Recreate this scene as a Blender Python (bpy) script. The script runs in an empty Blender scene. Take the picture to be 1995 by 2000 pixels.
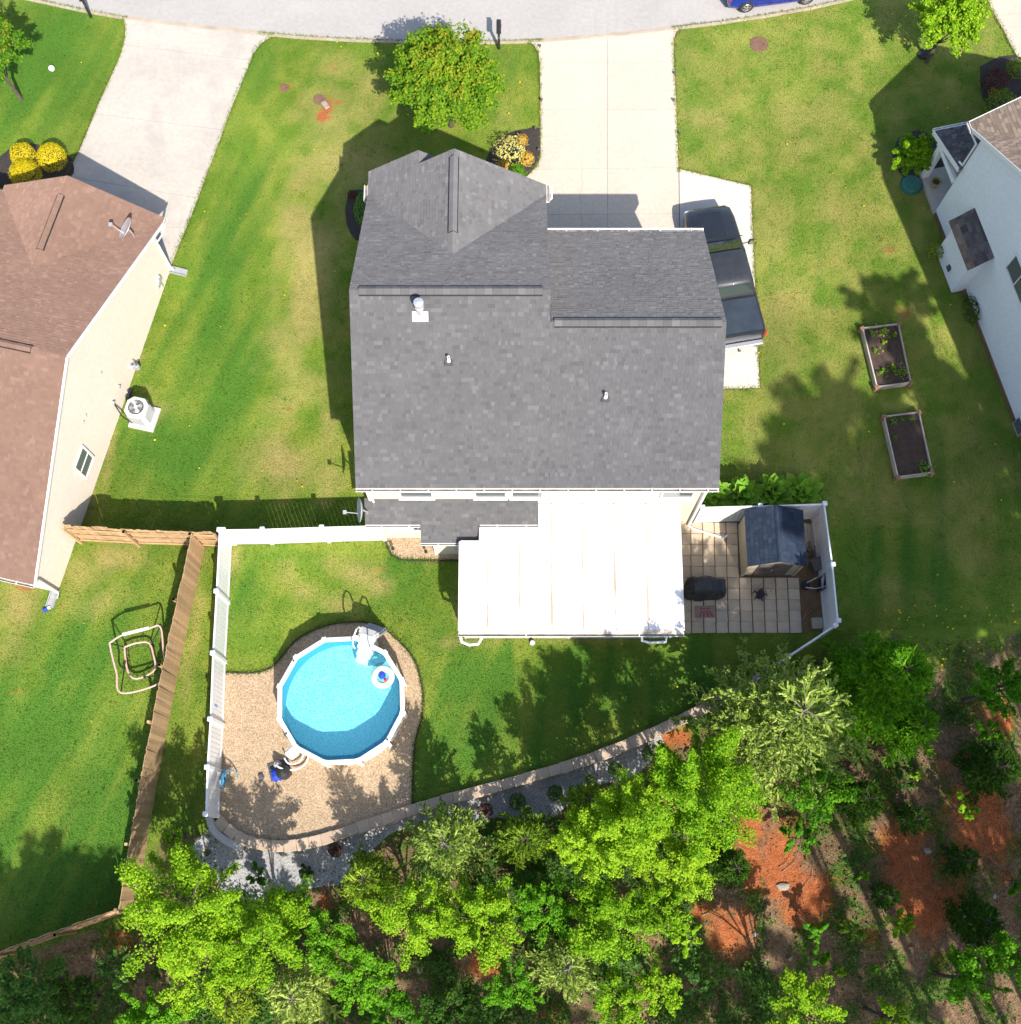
import bpy, math, random
import numpy as np
R = random.Random(7)
rng = np.random.default_rng(7)
S = bpy.context.scene
COL = S.collection
pi = math.pi
# ---------------------------------------------------------------- camera, sky, sun, exposure
FPX, NADIR, HC = 2250.0, 1695.0, 41.0
TILT = math.atan((NADIR - 1000.0) / FPX)
CT, ST = math.cos(TILT), math.sin(TILT)
cd = bpy.data.cameras.new('camera')
cam = bpy.data.objects.new('camera', cd)
COL.objects.link(cam)
cam.location = (0, 0, HC)
cam.rotation_euler = (TILT, 0, 0)
cd.sensor_fit = 'HORIZONTAL'
cd.sensor_width = 36
cd.lens = FPX / 1995 * 36
cd.clip_start = 1
cd.clip_end = 3000
S.camera = cam
SUN = (0.361, -0.930, 1.0)
EL = math.atan2(1.0, math.hypot(SUN[0], SUN[1]))
AZ = math.atan2(SUN[0], SUN[1])
w = bpy.data.worlds.new('World')
S.world = w
w.use_nodes = True
wn = w.node_tree.nodes
sky = wn.new('ShaderNodeTexSky')
sky.sky_type = 'NISHITA'
sky.sun_disc = False
sky.sun_elevation = EL
sky.sun_rotation = AZ
sky.air_density = 1.0
sky.dust_density = 1.5
wn['Background'].inputs[1].default_value = 0.13
w.node_tree.links.new(sky.outputs[0], wn['Background'].inputs[0])
ld = bpy.data.lights.new('sun', 'SUN')
ld.energy = 4.3
ld.angle = math.radians(0.53)
ld.color = (1.0, 0.94, 0.85)
sun = bpy.data.objects.new('sun', ld)
COL.objects.link(sun)
sun.location = (20, -40, 60)
sun.rotation_euler = (math.radians(90) - EL, 0, math.atan2(SUN[0], -SUN[1]))
S.view_settings.view_transform = 'Standard'
S.view_settings.look = 'None'
S.view_settings.gamma = 1
S.view_settings.use_curve_mapping = False
S.view_settings.exposure = 0.93
S.cycles.transparent_max_bounces = 12
S.cycles.max_bounces = 6
S.cycles.diffuse_bounces = 2
S.cycles.glossy_bounces = 2

# ---------------------------------------------------------------- geometry helpers
def P(px, py, z=0.0):
    a = (px - 997.5) / FPX
    b = (1000.0 - py) / FPX
    d = (a, ST + b * CT, -CT + b * ST)
    k = (z - HC) / d[2]
    return (d[0] * k, d[1] * k, z)
def P2(px, py, z=0.0):
    return P(px, py, z)[:2]
def onf(px, py, f):                       # point of a surface z=f(x,y) seen at this spot
    z = 0.0
    for _ in range(12):
        q = P(px, py, z)
        z = f(q[0], q[1])
    return P(px, py, z)
def V(*a):
    return np.array(a, float)
def nrm(v):
    v = np.asarray(v, float)
    return v / (np.linalg.norm(v) + 1e-12)
def clip(poly, p, n):                     # keep the side of the line through p where (x-p).n >= 0
    out = []
    m = len(poly)
    for i in range(m):
        a, b = poly[i], poly[(i + 1) % m]
        da = (a[0] - p[0]) * n[0] + (a[1] - p[1]) * n[1]
        db = (b[0] - p[0]) * n[0] + (b[1] - p[1]) * n[1]
        if da >= 0:
            out.append(a)
        if (da >= 0) != (db >= 0):
            t = da / (da - db)
            out.append((a[0] + (b[0] - a[0]) * t, a[1] + (b[1] - a[1]) * t))
    return out
def area(poly):
    s = 0
    for i in range(len(poly)):
        a, b = poly[i], poly[(i + 1) % len(poly)]
        s += a[0] * b[1] - a[1] * b[0]
    return s / 2
def clip_convex(poly, conv):
    if area(conv) < 0:
        conv = conv[::-1]
    for i in range(len(conv)):
        a, b = conv[i], conv[(i + 1) % len(conv)]
        poly = clip(poly, a, (-(b[1] - a[1]), b[0] - a[0]))
        if len(poly) < 3:
            return []
    return poly
def smooth_path(pts, step=0.3):           # Catmull-Rom through points
    pts = [np.asarray(p, float) for p in pts]
    q = [2 * pts[0] - pts[1]] + pts + [2 * pts[-1] - pts[-2]]
    out = []
    for i in range(1, len(q) - 2):
        n = max(1, int(np.linalg.norm(q[i + 1] - q[i]) / step))
        for k in range(n):
            t = k / n
            out.append(0.5 * (2 * q[i] + (q[i + 1] - q[i - 1]) * t + (2 * q[i - 1] - 5 * q[i] + 4 * q[i + 1] - q[i + 2]) * t * t + (3 * q[i] - q[i - 1] - 3 * q[i + 1] + q[i + 2]) * t ** 3))
    out.append(pts[-1])
    return out
def resample(pts, step):
    pts = [np.asarray(p, float) for p in pts]
    d = [0]
    for a, b in zip(pts, pts[1:]):
        d.append(d[-1] + np.linalg.norm(b - a))
    n = max(1, int(round(d[-1] / step)))
    arr = np.array(pts)
    t = np.linspace(0, d[-1], n + 1)
    return [np.array([np.interp(x, d, arr[:, k]) for k in range(arr.shape[1])]) for x in t]

class MB:
    def __init__(s):
        s.v, s.f, s.uv = [], [], None
    def add(s, vs, fs):
        o = len(s.v)
        s.v += [tuple(map(float, p)) for p in vs]
        s.f += [tuple(i + o for i in f) for f in fs]
        return s
    def box(s, c, d, rz=0.0):
        x, y, z = d[0] / 2, d[1] / 2, d[2] / 2
        cr, sr = math.cos(rz), math.sin(rz)
        vs = []
        for k in (-1, 1):
            for i, j in ((-1, -1), (1, -1), (1, 1), (-1, 1)):
                a, b = i * x, j * y
                vs.append((c[0] + a * cr - b * sr, c[1] + a * sr + b * cr, c[2] + k * z))
        return s.add(vs, [(3, 2, 1, 0), (4, 5, 6, 7), (0, 1, 5, 4), (1, 2, 6, 5), (2, 3, 7, 6), (3, 0, 4, 7)])
    def cbox(s, c, d, b=0.02, rz=0.0):     # box with chamfered vertical and top edges
        x, y, z = d[0] / 2, d[1] / 2, d[2] / 2
        cr, sr = math.cos(rz), math.sin(rz)
        def ring(x, y, b, zz):
            o = []
            for a, q in ((x - b, -y), (x, -y + b), (x, y - b), (x - b, y), (-x + b, y), (-x, y - b), (-x, -y + b), (-x + b, -y)):
                o.append((c[0] + a * cr - q * sr, c[1] + a * sr + q * cr, c[2] + zz))
            return o
        rs = [ring(x, y, b, -z), ring(x, y, b, z - b), ring(x - b, y - b, b, z)]
        return s.loft(rs)
    def beam(s, a, b, wd, h, up=(0, 0, 1)):
        a, b = V(*a), V(*b)
        d = nrm(b - a)
        sd = np.cross(d, up)
        if np.linalg.norm(sd) < 1e-4:
            sd = np.cross(d, (1, 0, 0))
        sd = nrm(sd)
        u = np.cross(sd, d)
        vs = []
        for p in (a, b):
            for i, j in ((-1, -1), (1, -1), (1, 1), (-1, 1)):
                vs.append(p + sd * i * wd / 2 + u * j * h / 2)
        return s.add(vs, [(3, 2, 1, 0), (4, 5, 6, 7), (0, 1, 5, 4), (1, 2, 6, 5), (2, 3, 7, 6), (3, 0, 4, 7)])
    def tube(s, pts, r, n=8, cap=True):
        pts = [V(*p) for p in pts]
        m = len(pts)
        rr = r if hasattr(r, '__len__') else [r] * m
        ref = V(0.13, 0.31, 0.94)
        rings = []
        for i, p in enumerate(pts):
            d = nrm(pts[min(i + 1, m - 1)] - pts[max(i - 1, 0)])
            a = np.cross(d, ref)
            if np.linalg.norm(a) < 0.15:
                a = np.cross(d, V(1, 0, 0))
            a = nrm(a)
            b = np.cross(d, a)
            rings.append([p + (a * math.cos(k * 2 * pi / n) + b * math.sin(k * 2 * pi / n)) * rr[i] for k in range(n)])
        return s.loft(rings, cap)
    def loft(s, rings, cap=True, close=True):
        n = len(rings[0])
        o = len(s.v)
        for r in rings:
            s.v += [tuple(map(float, p)) for p in r]
        for i in range(len(rings) - 1):
            for k in range(n if close else n - 1):
                a, b = o + i * n + k, o + i * n + (k + 1) % n
                s.f.append((a, b, b + n, a + n))
        if cap:
            s.f.append(tuple(o + k for k in range(n))[::-1])
            s.f.append(tuple(o + (len(rings) - 1) * n + k for k in range(n)))
        return s
    def lathe(s, prof, c=(0, 0, 0), n=16, cap=True):
        return s.loft([[(c[0] + r * math.cos(k * 2 * pi / n), c[1] + r * math.sin(k * 2 * pi / n), c[2] + z) for k in range(n)] for r, z in prof], cap)
    def prism(s, poly, z0, z1):
        if area(poly) < 0:
            poly = poly[::-1]
        n = len(poly)
        vs = [(p[0], p[1], z0) for p in poly] + [(p[0], p[1], z1) for p in poly]
        return s.add(vs, [tuple(range(n))[::-1], tuple(range(n, 2 * n))] + [(i, (i + 1) % n, n + (i + 1) % n, n + i) for i in range(n)])
    def slab(s, poly3, th):                # planar polygon in space thickened downwards
        n = len(poly3)
        p = [V(*q) for q in poly3]
        nn = np.cross(p[1] - p[0], p[2] - p[0])
        if nn[2] < 0:
            p = p[::-1]
        vs = p + [q - V(0, 0, th) for q in p]
        return s.add(vs, [tuple(range(n)), tuple(range(n, 2 * n))[::-1]] + [((i + 1) % n, i, n + i, n + (i + 1) % n) for i in range(n)])
    def mesh(s, name):
        m = bpy.data.meshes.new(name)
        m.from_pydata(s.v, [], s.f)
        return m
    def build(s, name, mt, parent=None, loc=None, rz=0, smooth=False, W=False, bevel=0):
        if W and parent is not None:
            r = parent
            while r.parent:
                r = r.parent
            o = V(*r.location)
            s.v = [tuple(V(*p) - o) for p in s.v]
        m = s.mesh(name)
        return put(name, m, mt, parent, loc, rz, smooth, bevel)
def put(name, m, mt, parent=None, loc=None, rz=0, smooth=False, bevel=0):
    if mt is not None and not m.materials:
        m.materials.append(mt)
    if smooth:
        m.shade_smooth()
        m.set_sharp_from_angle(angle=math.radians(38))
    o = bpy.data.objects.new(name, m)
    COL.objects.link(o)
    if parent is not None:
        o.parent = parent
    if loc is not None:
        o.location = loc
    if rz:
        o.rotation_euler = (0, 0, rz)
    if bevel:
        b = o.modifiers.new('bevel', 'BEVEL')
        b.width = bevel
        b.segments = 2
        b.limit_method = 'ANGLE'
    return o
def tag(o, label, cat, group=None):
    o['label'] = label
    o['category'] = cat
    if group:
        o['group'] = group
    return o
def thing(name, label, cat, loc=(0, 0, 0), rz=0, group=None):
    o = bpy.data.objects.new(name, None)
    o.empty_display_size = 0.2
    COL.objects.link(o)
    o.location = loc
    o.rotation_euler = (0, 0, rz)
    return tag(o, label, cat, group)
def struct(o, label=None):
    o['kind'] = 'structure'
    if label:
        o['label'] = label
    return o
def stuff(o, label=None):
    o['kind'] = 'stuff'
    if label:
        o['label'] = label
    return o
def copy_tree(root, loc, rz, label, parent=None):
    def rec(o, par):
        c = o.copy()
        COL.objects.link(c)
        c.parent = par
        for ch in list(o.children):
            rec(ch, c)
        return c
    c = rec(root, parent)
    c.location = loc
    c.rotation_euler = (0, 0, rz)
    c['label'] = label
    return c

# ---------------------------------------------------------------- materials
class N:
    def __init__(s, name):
        s.m = bpy.data.materials.new(name)
        s.m.use_nodes = True
        s.t = s.m.node_tree
        s.b = s.t.nodes['Principled BSDF']
        s.out = s.t.nodes['Material Output']
    def n(s, kind, **kw):
        x = s.t.nodes.new('ShaderNode' + kind)
        for k, v in kw.items():
            setattr(x, k, v)
        return x
    def l(s, a, b):
        s.t.links.new(a, b)
    def put(s, inp, v):
        if hasattr(v, 'is_linked') or hasattr(v, 'links'):
            s.l(v, inp)
        else:
            inp.default_value = v
    def coord(s, kind='Object'):
        return s.n('TexCoord').outputs[kind]
    def noise(s, sc, det=4, rough=0.55, co=None, dist=0.0):
        x = s.n('TexNoise')
        s.l(co if co is not None else s.coord(), x.inputs['Vector'])
        x.inputs['Scale'].default_value = sc
        x.inputs['Detail'].default_value = det
        x.inputs['Roughness'].default_value = rough
        x.inputs['Distortion'].default_value = dist
        return x.outputs['Fac']
    def math(s, op, a, b=0.0, c=0.0):
        x = s.n('Math', operation=op)
        for i, v in enumerate((a, b, c)):
            s.put(x.inputs[i], v)
        return x.outputs[0]
    def ramp(s, f, stops, interp='LINEAR'):
        x = s.n('ValToRGB')
        x.color_ramp.interpolation = interp
        e = x.color_ramp.elements
        while len(e) < len(stops):
            e.new(0.5)
        for i, (p, c) in enumerate(stops):
            e[i].position = p
            e[i].color = tuple(c) + (1,) if hasattr(c, '__len__') else (c, c, c, 1)
        s.put(x.inputs[0], f)
        return x.outputs[0]
    def mix(s, f, a, b, mode='MIX'):
        x = s.n('Mix', data_type='RGBA', blend_type=mode)
        s.put(x.inputs[0], f)
        for i, v in ((6, a), (7, b)):
            if hasattr(v, '__len__') and not hasattr(v, 'links'):
                v = tuple(v) + (1,) if len(v) == 3 else v
            s.put(x.inputs[i], v)
        return x.outputs[2]
    def scale(s, col, f):                  # colour times a value
        x = s.n('VectorMath', operation='SCALE')
        s.put(x.inputs[0], col)
        s.put(x.inputs['Scale'], f)
        return x.outputs[0]
    def bump(s, h, st=0.3, d=0.02):
        x = s.n('Bump')
        x.inputs['Strength'].default_value = st
        x.inputs['Distance'].default_value = d
        s.l(h, x.inputs['Height'])
        s.l(x.outputs[0], s.b.inputs['Normal'])
    def set(s, col=None, rough=0.8, metal=0.0, spec=0.4):
        if col is not None:
            s.put(s.b.inputs['Base Color'], tuple(col) + (1,) if (hasattr(col, '__len__') and not hasattr(col, 'links')) else col)
        s.put(s.b.inputs['Roughness'], rough)
        s.b.inputs['Metallic'].default_value = metal
        s.b.inputs['Specular IOR Level'].default_value = spec
        return s.m
def mat(name, c1, c2=None, sc=3.0, rough=0.8, bump=0.0, bsc=60.0, bd=0.01, metal=0.0, spec=0.4, rand=0.0, island=0.0, stain=None, coat=0.0):
    k = N(name)
    col = k.mix(k.ramp(k.noise(sc, 3, 0.62), [(0.3, 0.0), (0.7, 1.0)]), c1, c2 or tuple(x * 0.82 for x in c1))
    fine = k.math('MULTIPLY_ADD', k.noise(sc * 14, 1), 0.24, 0.88)
    if rand:
        fine = k.math('MULTIPLY', fine, k.math('MULTIPLY_ADD', k.n('ObjectInfo').outputs['Random'], rand, 1 - rand / 2))
    if island:
        fine = k.math('MULTIPLY', fine, k.math('MULTIPLY_ADD', k.n('NewGeometry').outputs['Random Per Island'], island, 1 - island / 2))
    col = k.scale(col, fine)
    if stain:
        col = k.mix(k.ramp(k.noise(stain[1], 3, 0.6, dist=0.6), [(stain[2], 0.0), (stain[2] + 0.16, stain[3])]), col, stain[0])
    if bump:
        k.bump(k.noise(bsc, 1), bump, bd)
    k.set(col, rough, metal, spec)
    if coat:
        k.b.inputs['Coat Weight'].default_value = coat
        k.b.inputs['Coat Roughness'].default_value = 0.04
    return k.m
def leaf_mat(name, stops, clump=1.2, trans=0.46, tip=None):
    k = N(name)
    g = k.n('NewGeometry').outputs['Random Per Island']
    f = k.math('ADD', k.math('MULTIPLY', g, 0.62), k.math('MULTIPLY', k.noise(clump, 3), 0.42))
    f = k.math('ADD', f, k.math('MULTIPLY_ADD', k.n('ObjectInfo').outputs['Random'], 0.26, -0.13))
    col = k.ramp(f, stops)
    if tip:                                # young coloured leaves at the top of the crown
        hz = k.n('Attribute', attribute_name='tip').outputs['Fac']
        tf = k.math('ADD', k.math('ADD', k.math('MULTIPLY', g, 0.25), hz), k.math('MULTIPLY_ADD', k.noise(1.6, 3), 0.9, -0.45))
        col = k.mix(k.ramp(tf, [(0.55, 0.0), (0.95, 0.7)]), col, tip)
    k.set(col, 0.65, 0, 0.12)
    tr = k.n('BsdfTranslucent')
    k.l(k.mix(0.3 if trans > .3 else 0.0, col, (0.30, 0.55, 0.008), 'MIX'), tr.inputs[0])
    mx = k.n('MixShader')
    mx.inputs[0].default_value = trans
    k.l(k.b.outputs[0], mx.inputs[1])
    k.l(tr.outputs[0], mx.inputs[2])
    k.l(mx.outputs[0], k.out.inputs[0])
    return k.m
def shingle_mat(name, stops, tint=0.0):
    k = N(name)
    r = k.math('FRACT', k.math('ADD', k.n('NewGeometry').outputs['Random Per Island'], k.n('ObjectInfo').outputs['Random']))
    col = k.ramp(r, stops)
    f = k.math('MULTIPLY', k.math('MULTIPLY_ADD', k.noise(90, 2), 0.5, 0.75), k.math('MULTIPLY_ADD', k.noise(0.7, 4), 0.35, 0.83))
    k.bump(k.noise(300, 2), 0.4, 0.004)
    if 'Diffuse Roughness' in k.b.inputs:
        k.b.inputs['Diffuse Roughness'].default_value = 1.0
    return k.set(k.scale(col, f), 0.92, 0, 0.25)

m_white = mat('white_vinyl', (0.80, 0.80, 0.80), (0.74, 0.74, 0.73), 1.5, 0.42, rand=0.05)
m_trim = mat('white_trim', (0.80, 0.79, 0.77), (0.72, 0.71, 0.68), 2.0, 0.5)
m_gutter_in = mat('gutter_shadow_paint', (0.30, 0.27, 0.23), (0.16, 0.13, 0.10), 3, 0.9)
m_wood = mat('weathered_fence_wood', (0.46, 0.31, 0.165), (0.36, 0.225, 0.115), 2.5, 0.85, 0.3, 30, rand=0.40, stain=((0.36, 0.31, 0.24), 1.1, 0.58, 0.6))
m_greywood = mat('grey_lumber', (0.50, 0.44, 0.37), (0.36, 0.31, 0.26), 3, 0.85, 0.2, 40, rand=0.25)
m_brownpost = mat('brown_corner_block', (0.34, 0.19, 0.12), (0.24, 0.13, 0.08), 5, 0.85, rand=0.2)
m_conc = mat('driveway_concrete', (0.50, 0.43, 0.35), (0.465, 0.40, 0.33), 0.5, 0.9, 0.15, 90, rand=0.06, stain=((0.42, 0.375, 0.325), 0.6, 0.56, 0.5))
m_conc2 = mat('new_concrete', (0.53, 0.485, 0.43), (0.49, 0.45, 0.40), 0.6, 0.9, 0.15, 90, rand=0.05)
m_conc_old = mat('stained_concrete', (0.46, 0.412, 0.358), (0.40, 0.358, 0.314), 0.45, 0.9, 0.15, 90, rand=0.06, stain=((0.35, 0.322, 0.29), 0.7, 0.49, 0.6))
m_joint = mat('joint_sand', (0.27, 0.23, 0.18), (0.18, 0.15, 0.11), 8, 0.95)
m_road = mat('pale_asphalt', (0.365, 0.345, 0.325), (0.33, 0.312, 0.295), 0.4, 0.92, 0.3, 120, stain=((0.41, 0.385, 0.355), 0.25, 0.56, 0.5))
m_gutterpan = mat('road_edge_concrete', (0.42, 0.37, 0.30), (0.33, 0.26, 0.19), 1.2, 0.92, 0.2, 80)
m_siding_cream = mat('cream_siding', (0.58, 0.53, 0.40), (0.55, 0.50, 0.38), 0.8, 0.65)
m_siding_beige = mat('beige_siding', (0.66, 0.57, 0.485), (0.63, 0.545, 0.465), 0.6, 0.65)
m_siding_white = mat('white_siding', (0.74, 0.76, 0.79), (0.71, 0.735, 0.765), 0.6, 0.6)
m_deck = mat('roof_felt', (0.10, 0.10, 0.105), (0.07, 0.07, 0.075), 4, 0.95)
m_deck_brown = mat('brown_roof_felt', (0.19, 0.12, 0.095), (0.14, 0.09, 0.07), 4, 0.95)
m_sh = shingle_mat('grey_shingle', [(0.0, (0.106, 0.103, 0.107)), (0.15, (0.122, 0.119, 0.123)), (0.7, (0.132, 0.129, 0.133)), (0.9, (0.140, 0.137, 0.141)), (1.0, (0.164, 0.162, 0.166))])
m_sh_brown = shingle_mat('brown_shingle', [(0.0, (0.190, 0.116, 0.088)), (0.5, (0.205, 0.126, 0.096)), (0.85, (0.216, 0.134, 0.103)), (1.0, (0.24, 0.154, 0.120))])
m_sh_tan = shingle_mat('tan_shingle', [(0.0, (0.155, 0.118, 0.092)), (0.5, (0.195, 0.152, 0.122)), (1.0, (0.26, 0.207, 0.168))])
m_sh_dark = shingle_mat('dark_shingle', [(0.0, (0.07, 0.062, 0.062)), (0.6, (0.11, 0.10, 0.10)), (1.0, (0.16, 0.145, 0.14))])
m_sh_blue = shingle_mat('blue_grey_shed_shingle', [(0.0, (0.018, 0.028, 0.050)), (0.6, (0.023, 0.036, 0.062)), (1.0, (0.032, 0.047, 0.076))])
m_ventstrip = mat('ridge_vent_black', (0.02, 0.02, 0.022), None, 5, 0.8)
m_galv = mat('galvanised_metal', (0.72, 0.72, 0.73), (0.60, 0.60, 0.62), 6, 0.35, metal=0.6)
m_grey = mat('grey_plastic', (0.34, 0.35, 0.36), (0.28, 0.29, 0.30), 4, 0.55)
m_dgrey = mat('dark_grey_metal', (0.09, 0.09, 0.095), (0.06, 0.06, 0.065), 6, 0.5)
m_black = mat('black_plastic', (0.018, 0.018, 0.02), (0.03, 0.03, 0.032), 8, 0.5)
m_rubber = mat('tyre_rubber', (0.02, 0.02, 0.02), (0.035, 0.035, 0.035), 10, 0.85)
m_blackcloth = mat('black_cover_cloth', (0.022, 0.023, 0.026), (0.05, 0.05, 0.055), 4, 0.6, 0.5, 6, 0.05)
m_glass = N('window_glass').set((0.10, 0.115, 0.12), 0.06, 0, 0.8)
m_carglass = N('tinted_car_glass').set((0.03, 0.045, 0.04), 0.03, 0, 0.9)
m_truck = mat('graphite_truck_paint', (0.030, 0.034, 0.042), (0.022, 0.026, 0.034), 1.2, 0.34, metal=0.35, coat=0.6)
m_trucktop = mat('dusty_truck_roof', (0.042, 0.045, 0.052), (0.030, 0.033, 0.040), 3, 0.45, metal=0.2, coat=0.3)
m_tonneau = mat('dusty_bed_cover', (0.020, 0.030, 0.045), (0.032, 0.045, 0.064), 1.6, 0.6, 0.15, 20)
m_blue = mat('blue_car_paint', (0.008, 0.035, 0.33), (0.006, 0.025, 0.26), 1, 0.25, metal=0.2, coat=0.9)
m_chrome = N('bright_metal').set((0.75, 0.75, 0.76), 0.22, 0.9)
m_red = N('red_lens').set((0.55, 0.02, 0.015), 0.25)
m_lens = N('clear_lens').set((0.6, 0.62, 0.63), 0.15)
m_paver = mat('grey_tan_paver', (0.52, 0.415, 0.295), (0.43, 0.345, 0.25), 2.5, 0.92, 0.3, 70, rand=0.22, stain=((0.24, 0.215, 0.185), 1.6, 0.58, 0.5))
m_brickred = mat('worn_red_paver', (0.36, 0.23, 0.19), (0.30, 0.19, 0.155), 6, 0.9, rand=0.15)
m_brickprint = mat('dark_red_print', (0.30, 0.085, 0.07), None, 6, 0.9)
m_patiosoil = mat('patio_joint_soil', (0.20, 0.115, 0.055), (0.12, 0.075, 0.04), 4, 0.95, 0.4, 60)
m_cap = mat('tan_cap_stone', (0.46, 0.345, 0.25), (0.37, 0.28, 0.205), 3, 0.93, 0.4, 60, rand=0.22)
m_block = mat('wall_block', (0.33, 0.255, 0.20), (0.25, 0.195, 0.155), 4, 0.95, 0.5, 40, rand=0.25)
m_palecurb = mat('pale_curb', (0.47, 0.45, 0.42), (0.40, 0.38, 0.35), 3, 0.85)
m_mulch = mat('black_mulch', (0.035, 0.028, 0.026), (0.06, 0.048, 0.042), 14, 0.97, 0.9, 45, 0.05)
m_darksoil = mat('dark_bed_soil', (0.095, 0.062, 0.045), (0.055, 0.038, 0.03), 5, 0.97, 0.9, 40, 0.05)
m_bark = mat('bark', (0.13, 0.095, 0.07), (0.075, 0.056, 0.042), 5, 0.95, 0.6, 25, 0.03)
m_greybark = mat('grey_bark', (0.25, 0.22, 0.19), (0.16, 0.14, 0.12), 6, 0.95, 0.5, 30)
m_edging = mat('black_edging', (0.03, 0.027, 0.025), None, 4, 0.8)
m_manhole = mat('rusty_cover', (0.20, 0.105, 0.07), (0.13, 0.07, 0.05), 8, 0.85, 0.4, 60)
m_pink = mat('faded_pink_foam', (0.62, 0.34, 0.28), (0.56, 0.40, 0.36), 2.5, 0.8)
m_net = mat('black_net', (0.03, 0.03, 0.03), None, 4, 0.9)
m_tan_shed = mat('tan_resin', (0.42, 0.36, 0.25), (0.37, 0.315, 0.22), 1.5, 0.6)
m_doorbrown = mat('brown_resin_door', (0.13, 0.105, 0.09), (0.10, 0.08, 0.07), 2, 0.6)
m_poolwhite = mat('pool_white_resin', (0.80, 0.79, 0.77), (0.75, 0.74, 0.71), 2, 0.4)
m_liner = mat('pool_wall_liner', (0.015, 0.33, 0.47), (0.012, 0.29, 0.43), 3, 0.5)
m_hoseblue = mat('blue_hose', (0.08, 0.28, 0.42), (0.05, 0.2, 0.33), 4, 0.45)
m_bluecloth = mat('blue_cloth', (0.015, 0.06, 0.48), (0.01, 0.04, 0.36), 5, 0.7)
m_float = mat('pale_green_vinyl', (0.42, 0.62, 0.36), (0.66, 0.70, 0.58), 3.5, 0.25)
m_dead = mat('dead_leaf', (0.22, 0.11, 0.05), (0.13, 0.07, 0.035), 6, 0.9, island=0.6)
m_stick = mat('dry_stick', (0.30, 0.22, 0.15), (0.2, 0.14, 0.1), 6, 0.9)
m_rock = mat('pale_rock', (0.34, 0.29, 0.23), (0.24, 0.20, 0.16), 5, 0.9, 0.4, 30)
m_gblue = mat('green_plastic', (0.04, 0.16, 0.13), (0.03, 0.12, 0.1), 4, 0.5)

# gravel
def gravel_mat(name, stops, vs=26):
    k = N(name)
    vor = k.n('TexVoronoi')
    vor.inputs['Scale'].default_value = vs
    k.l(k.coord(), vor.inputs['Vector'])
    sep = k.n('SeparateColor')
    k.l(vor.outputs['Color'], sep.inputs[0])
    col = k.ramp(sep.outputs[0], stops)
    col = k.scale(col, k.math('MULTIPLY_ADD', k.noise(0.8, 5), 0.4, 0.80))
    col = k.scale(col, k.ramp(vor.outputs['Distance'], [(0.0, 1.05), (0.75, 0.72)]))
    k.bump(k.math('MULTIPLY', vor.outputs['Distance'], -1.0), 0.5, 0.015)
    return k.set(col, 0.9, 0, 0.3)
m_gravel = gravel_mat('tan_pea_gravel', [(0.0, (0.30, 0.205, 0.12)), (0.35, (0.42, 0.300, 0.185)), (0.7, (0.49, 0.362, 0.235)), (1.0, (0.58, 0.45, 0.32))], 30)
m_ggravel = gravel_mat('grey_gravel', [(0.0, (0.27, 0.265, 0.26)), (0.5, (0.36, 0.355, 0.35)), (1.0, (0.46, 0.455, 0.45))], 26)

# ---------------------------------------------------------------- terrain
WALL_PX = [(428, 1600), (450, 1622), (483, 1641), (516, 1650), (559, 1652), (599, 1647), (654, 1632), (723, 1609), (795, 1585), (868, 1563), (941, 1544), (1013, 1524), (1086, 1503), (1159, 1480), (1231, 1451), (1304, 1418), (1368, 1387), (1455, 1340), (1540, 1290), (1610, 1243)]
WALL = smooth_path([P2(*p) for p in WALL_PX], 0.25)
_lx = [P2(*p) for p in ((-900, 2040), (-300, 1940), (0, 1872), (228, 1792), (330, 1690))] + [tuple(p) for p in WALL] + [P2(*p) for p in ((1720, 1225), (1995, 1210), (2600, 1200))]
LX = np.array([p[0] for p in _lx]); LY = np.array([p[1] for p in _lx])
WX0, WX1 = WALL[0][0], WALL[-1][0]
def zg(x, y):
    x = np.asarray(x, float); y = np.asarray(y, float)
    d = np.interp(x, LX, LY) - y
    a = np.clip((x - WX0 + 0.3) / 0.6, 0, 1) * np.clip((WX1 + 1.2 - x) / 1.5, 0, 1)
    s = np.clip((d + 0.10) / 0.22, 0, 1)
    s = s * s * (3 - 2 * s)
    far = np.clip(d, 0, 25)
    return -0.5 * a * s - 0.05 * far - 0.35 * (1 - a) * np.clip(d / 3, 0, 1)
def zf(x, y):
    return float(zg(x, y))
def PG(px, py, dz=0.0):
    q = onf(px, py, zf)
    return (q[0], q[1], q[2] + dz)

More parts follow.
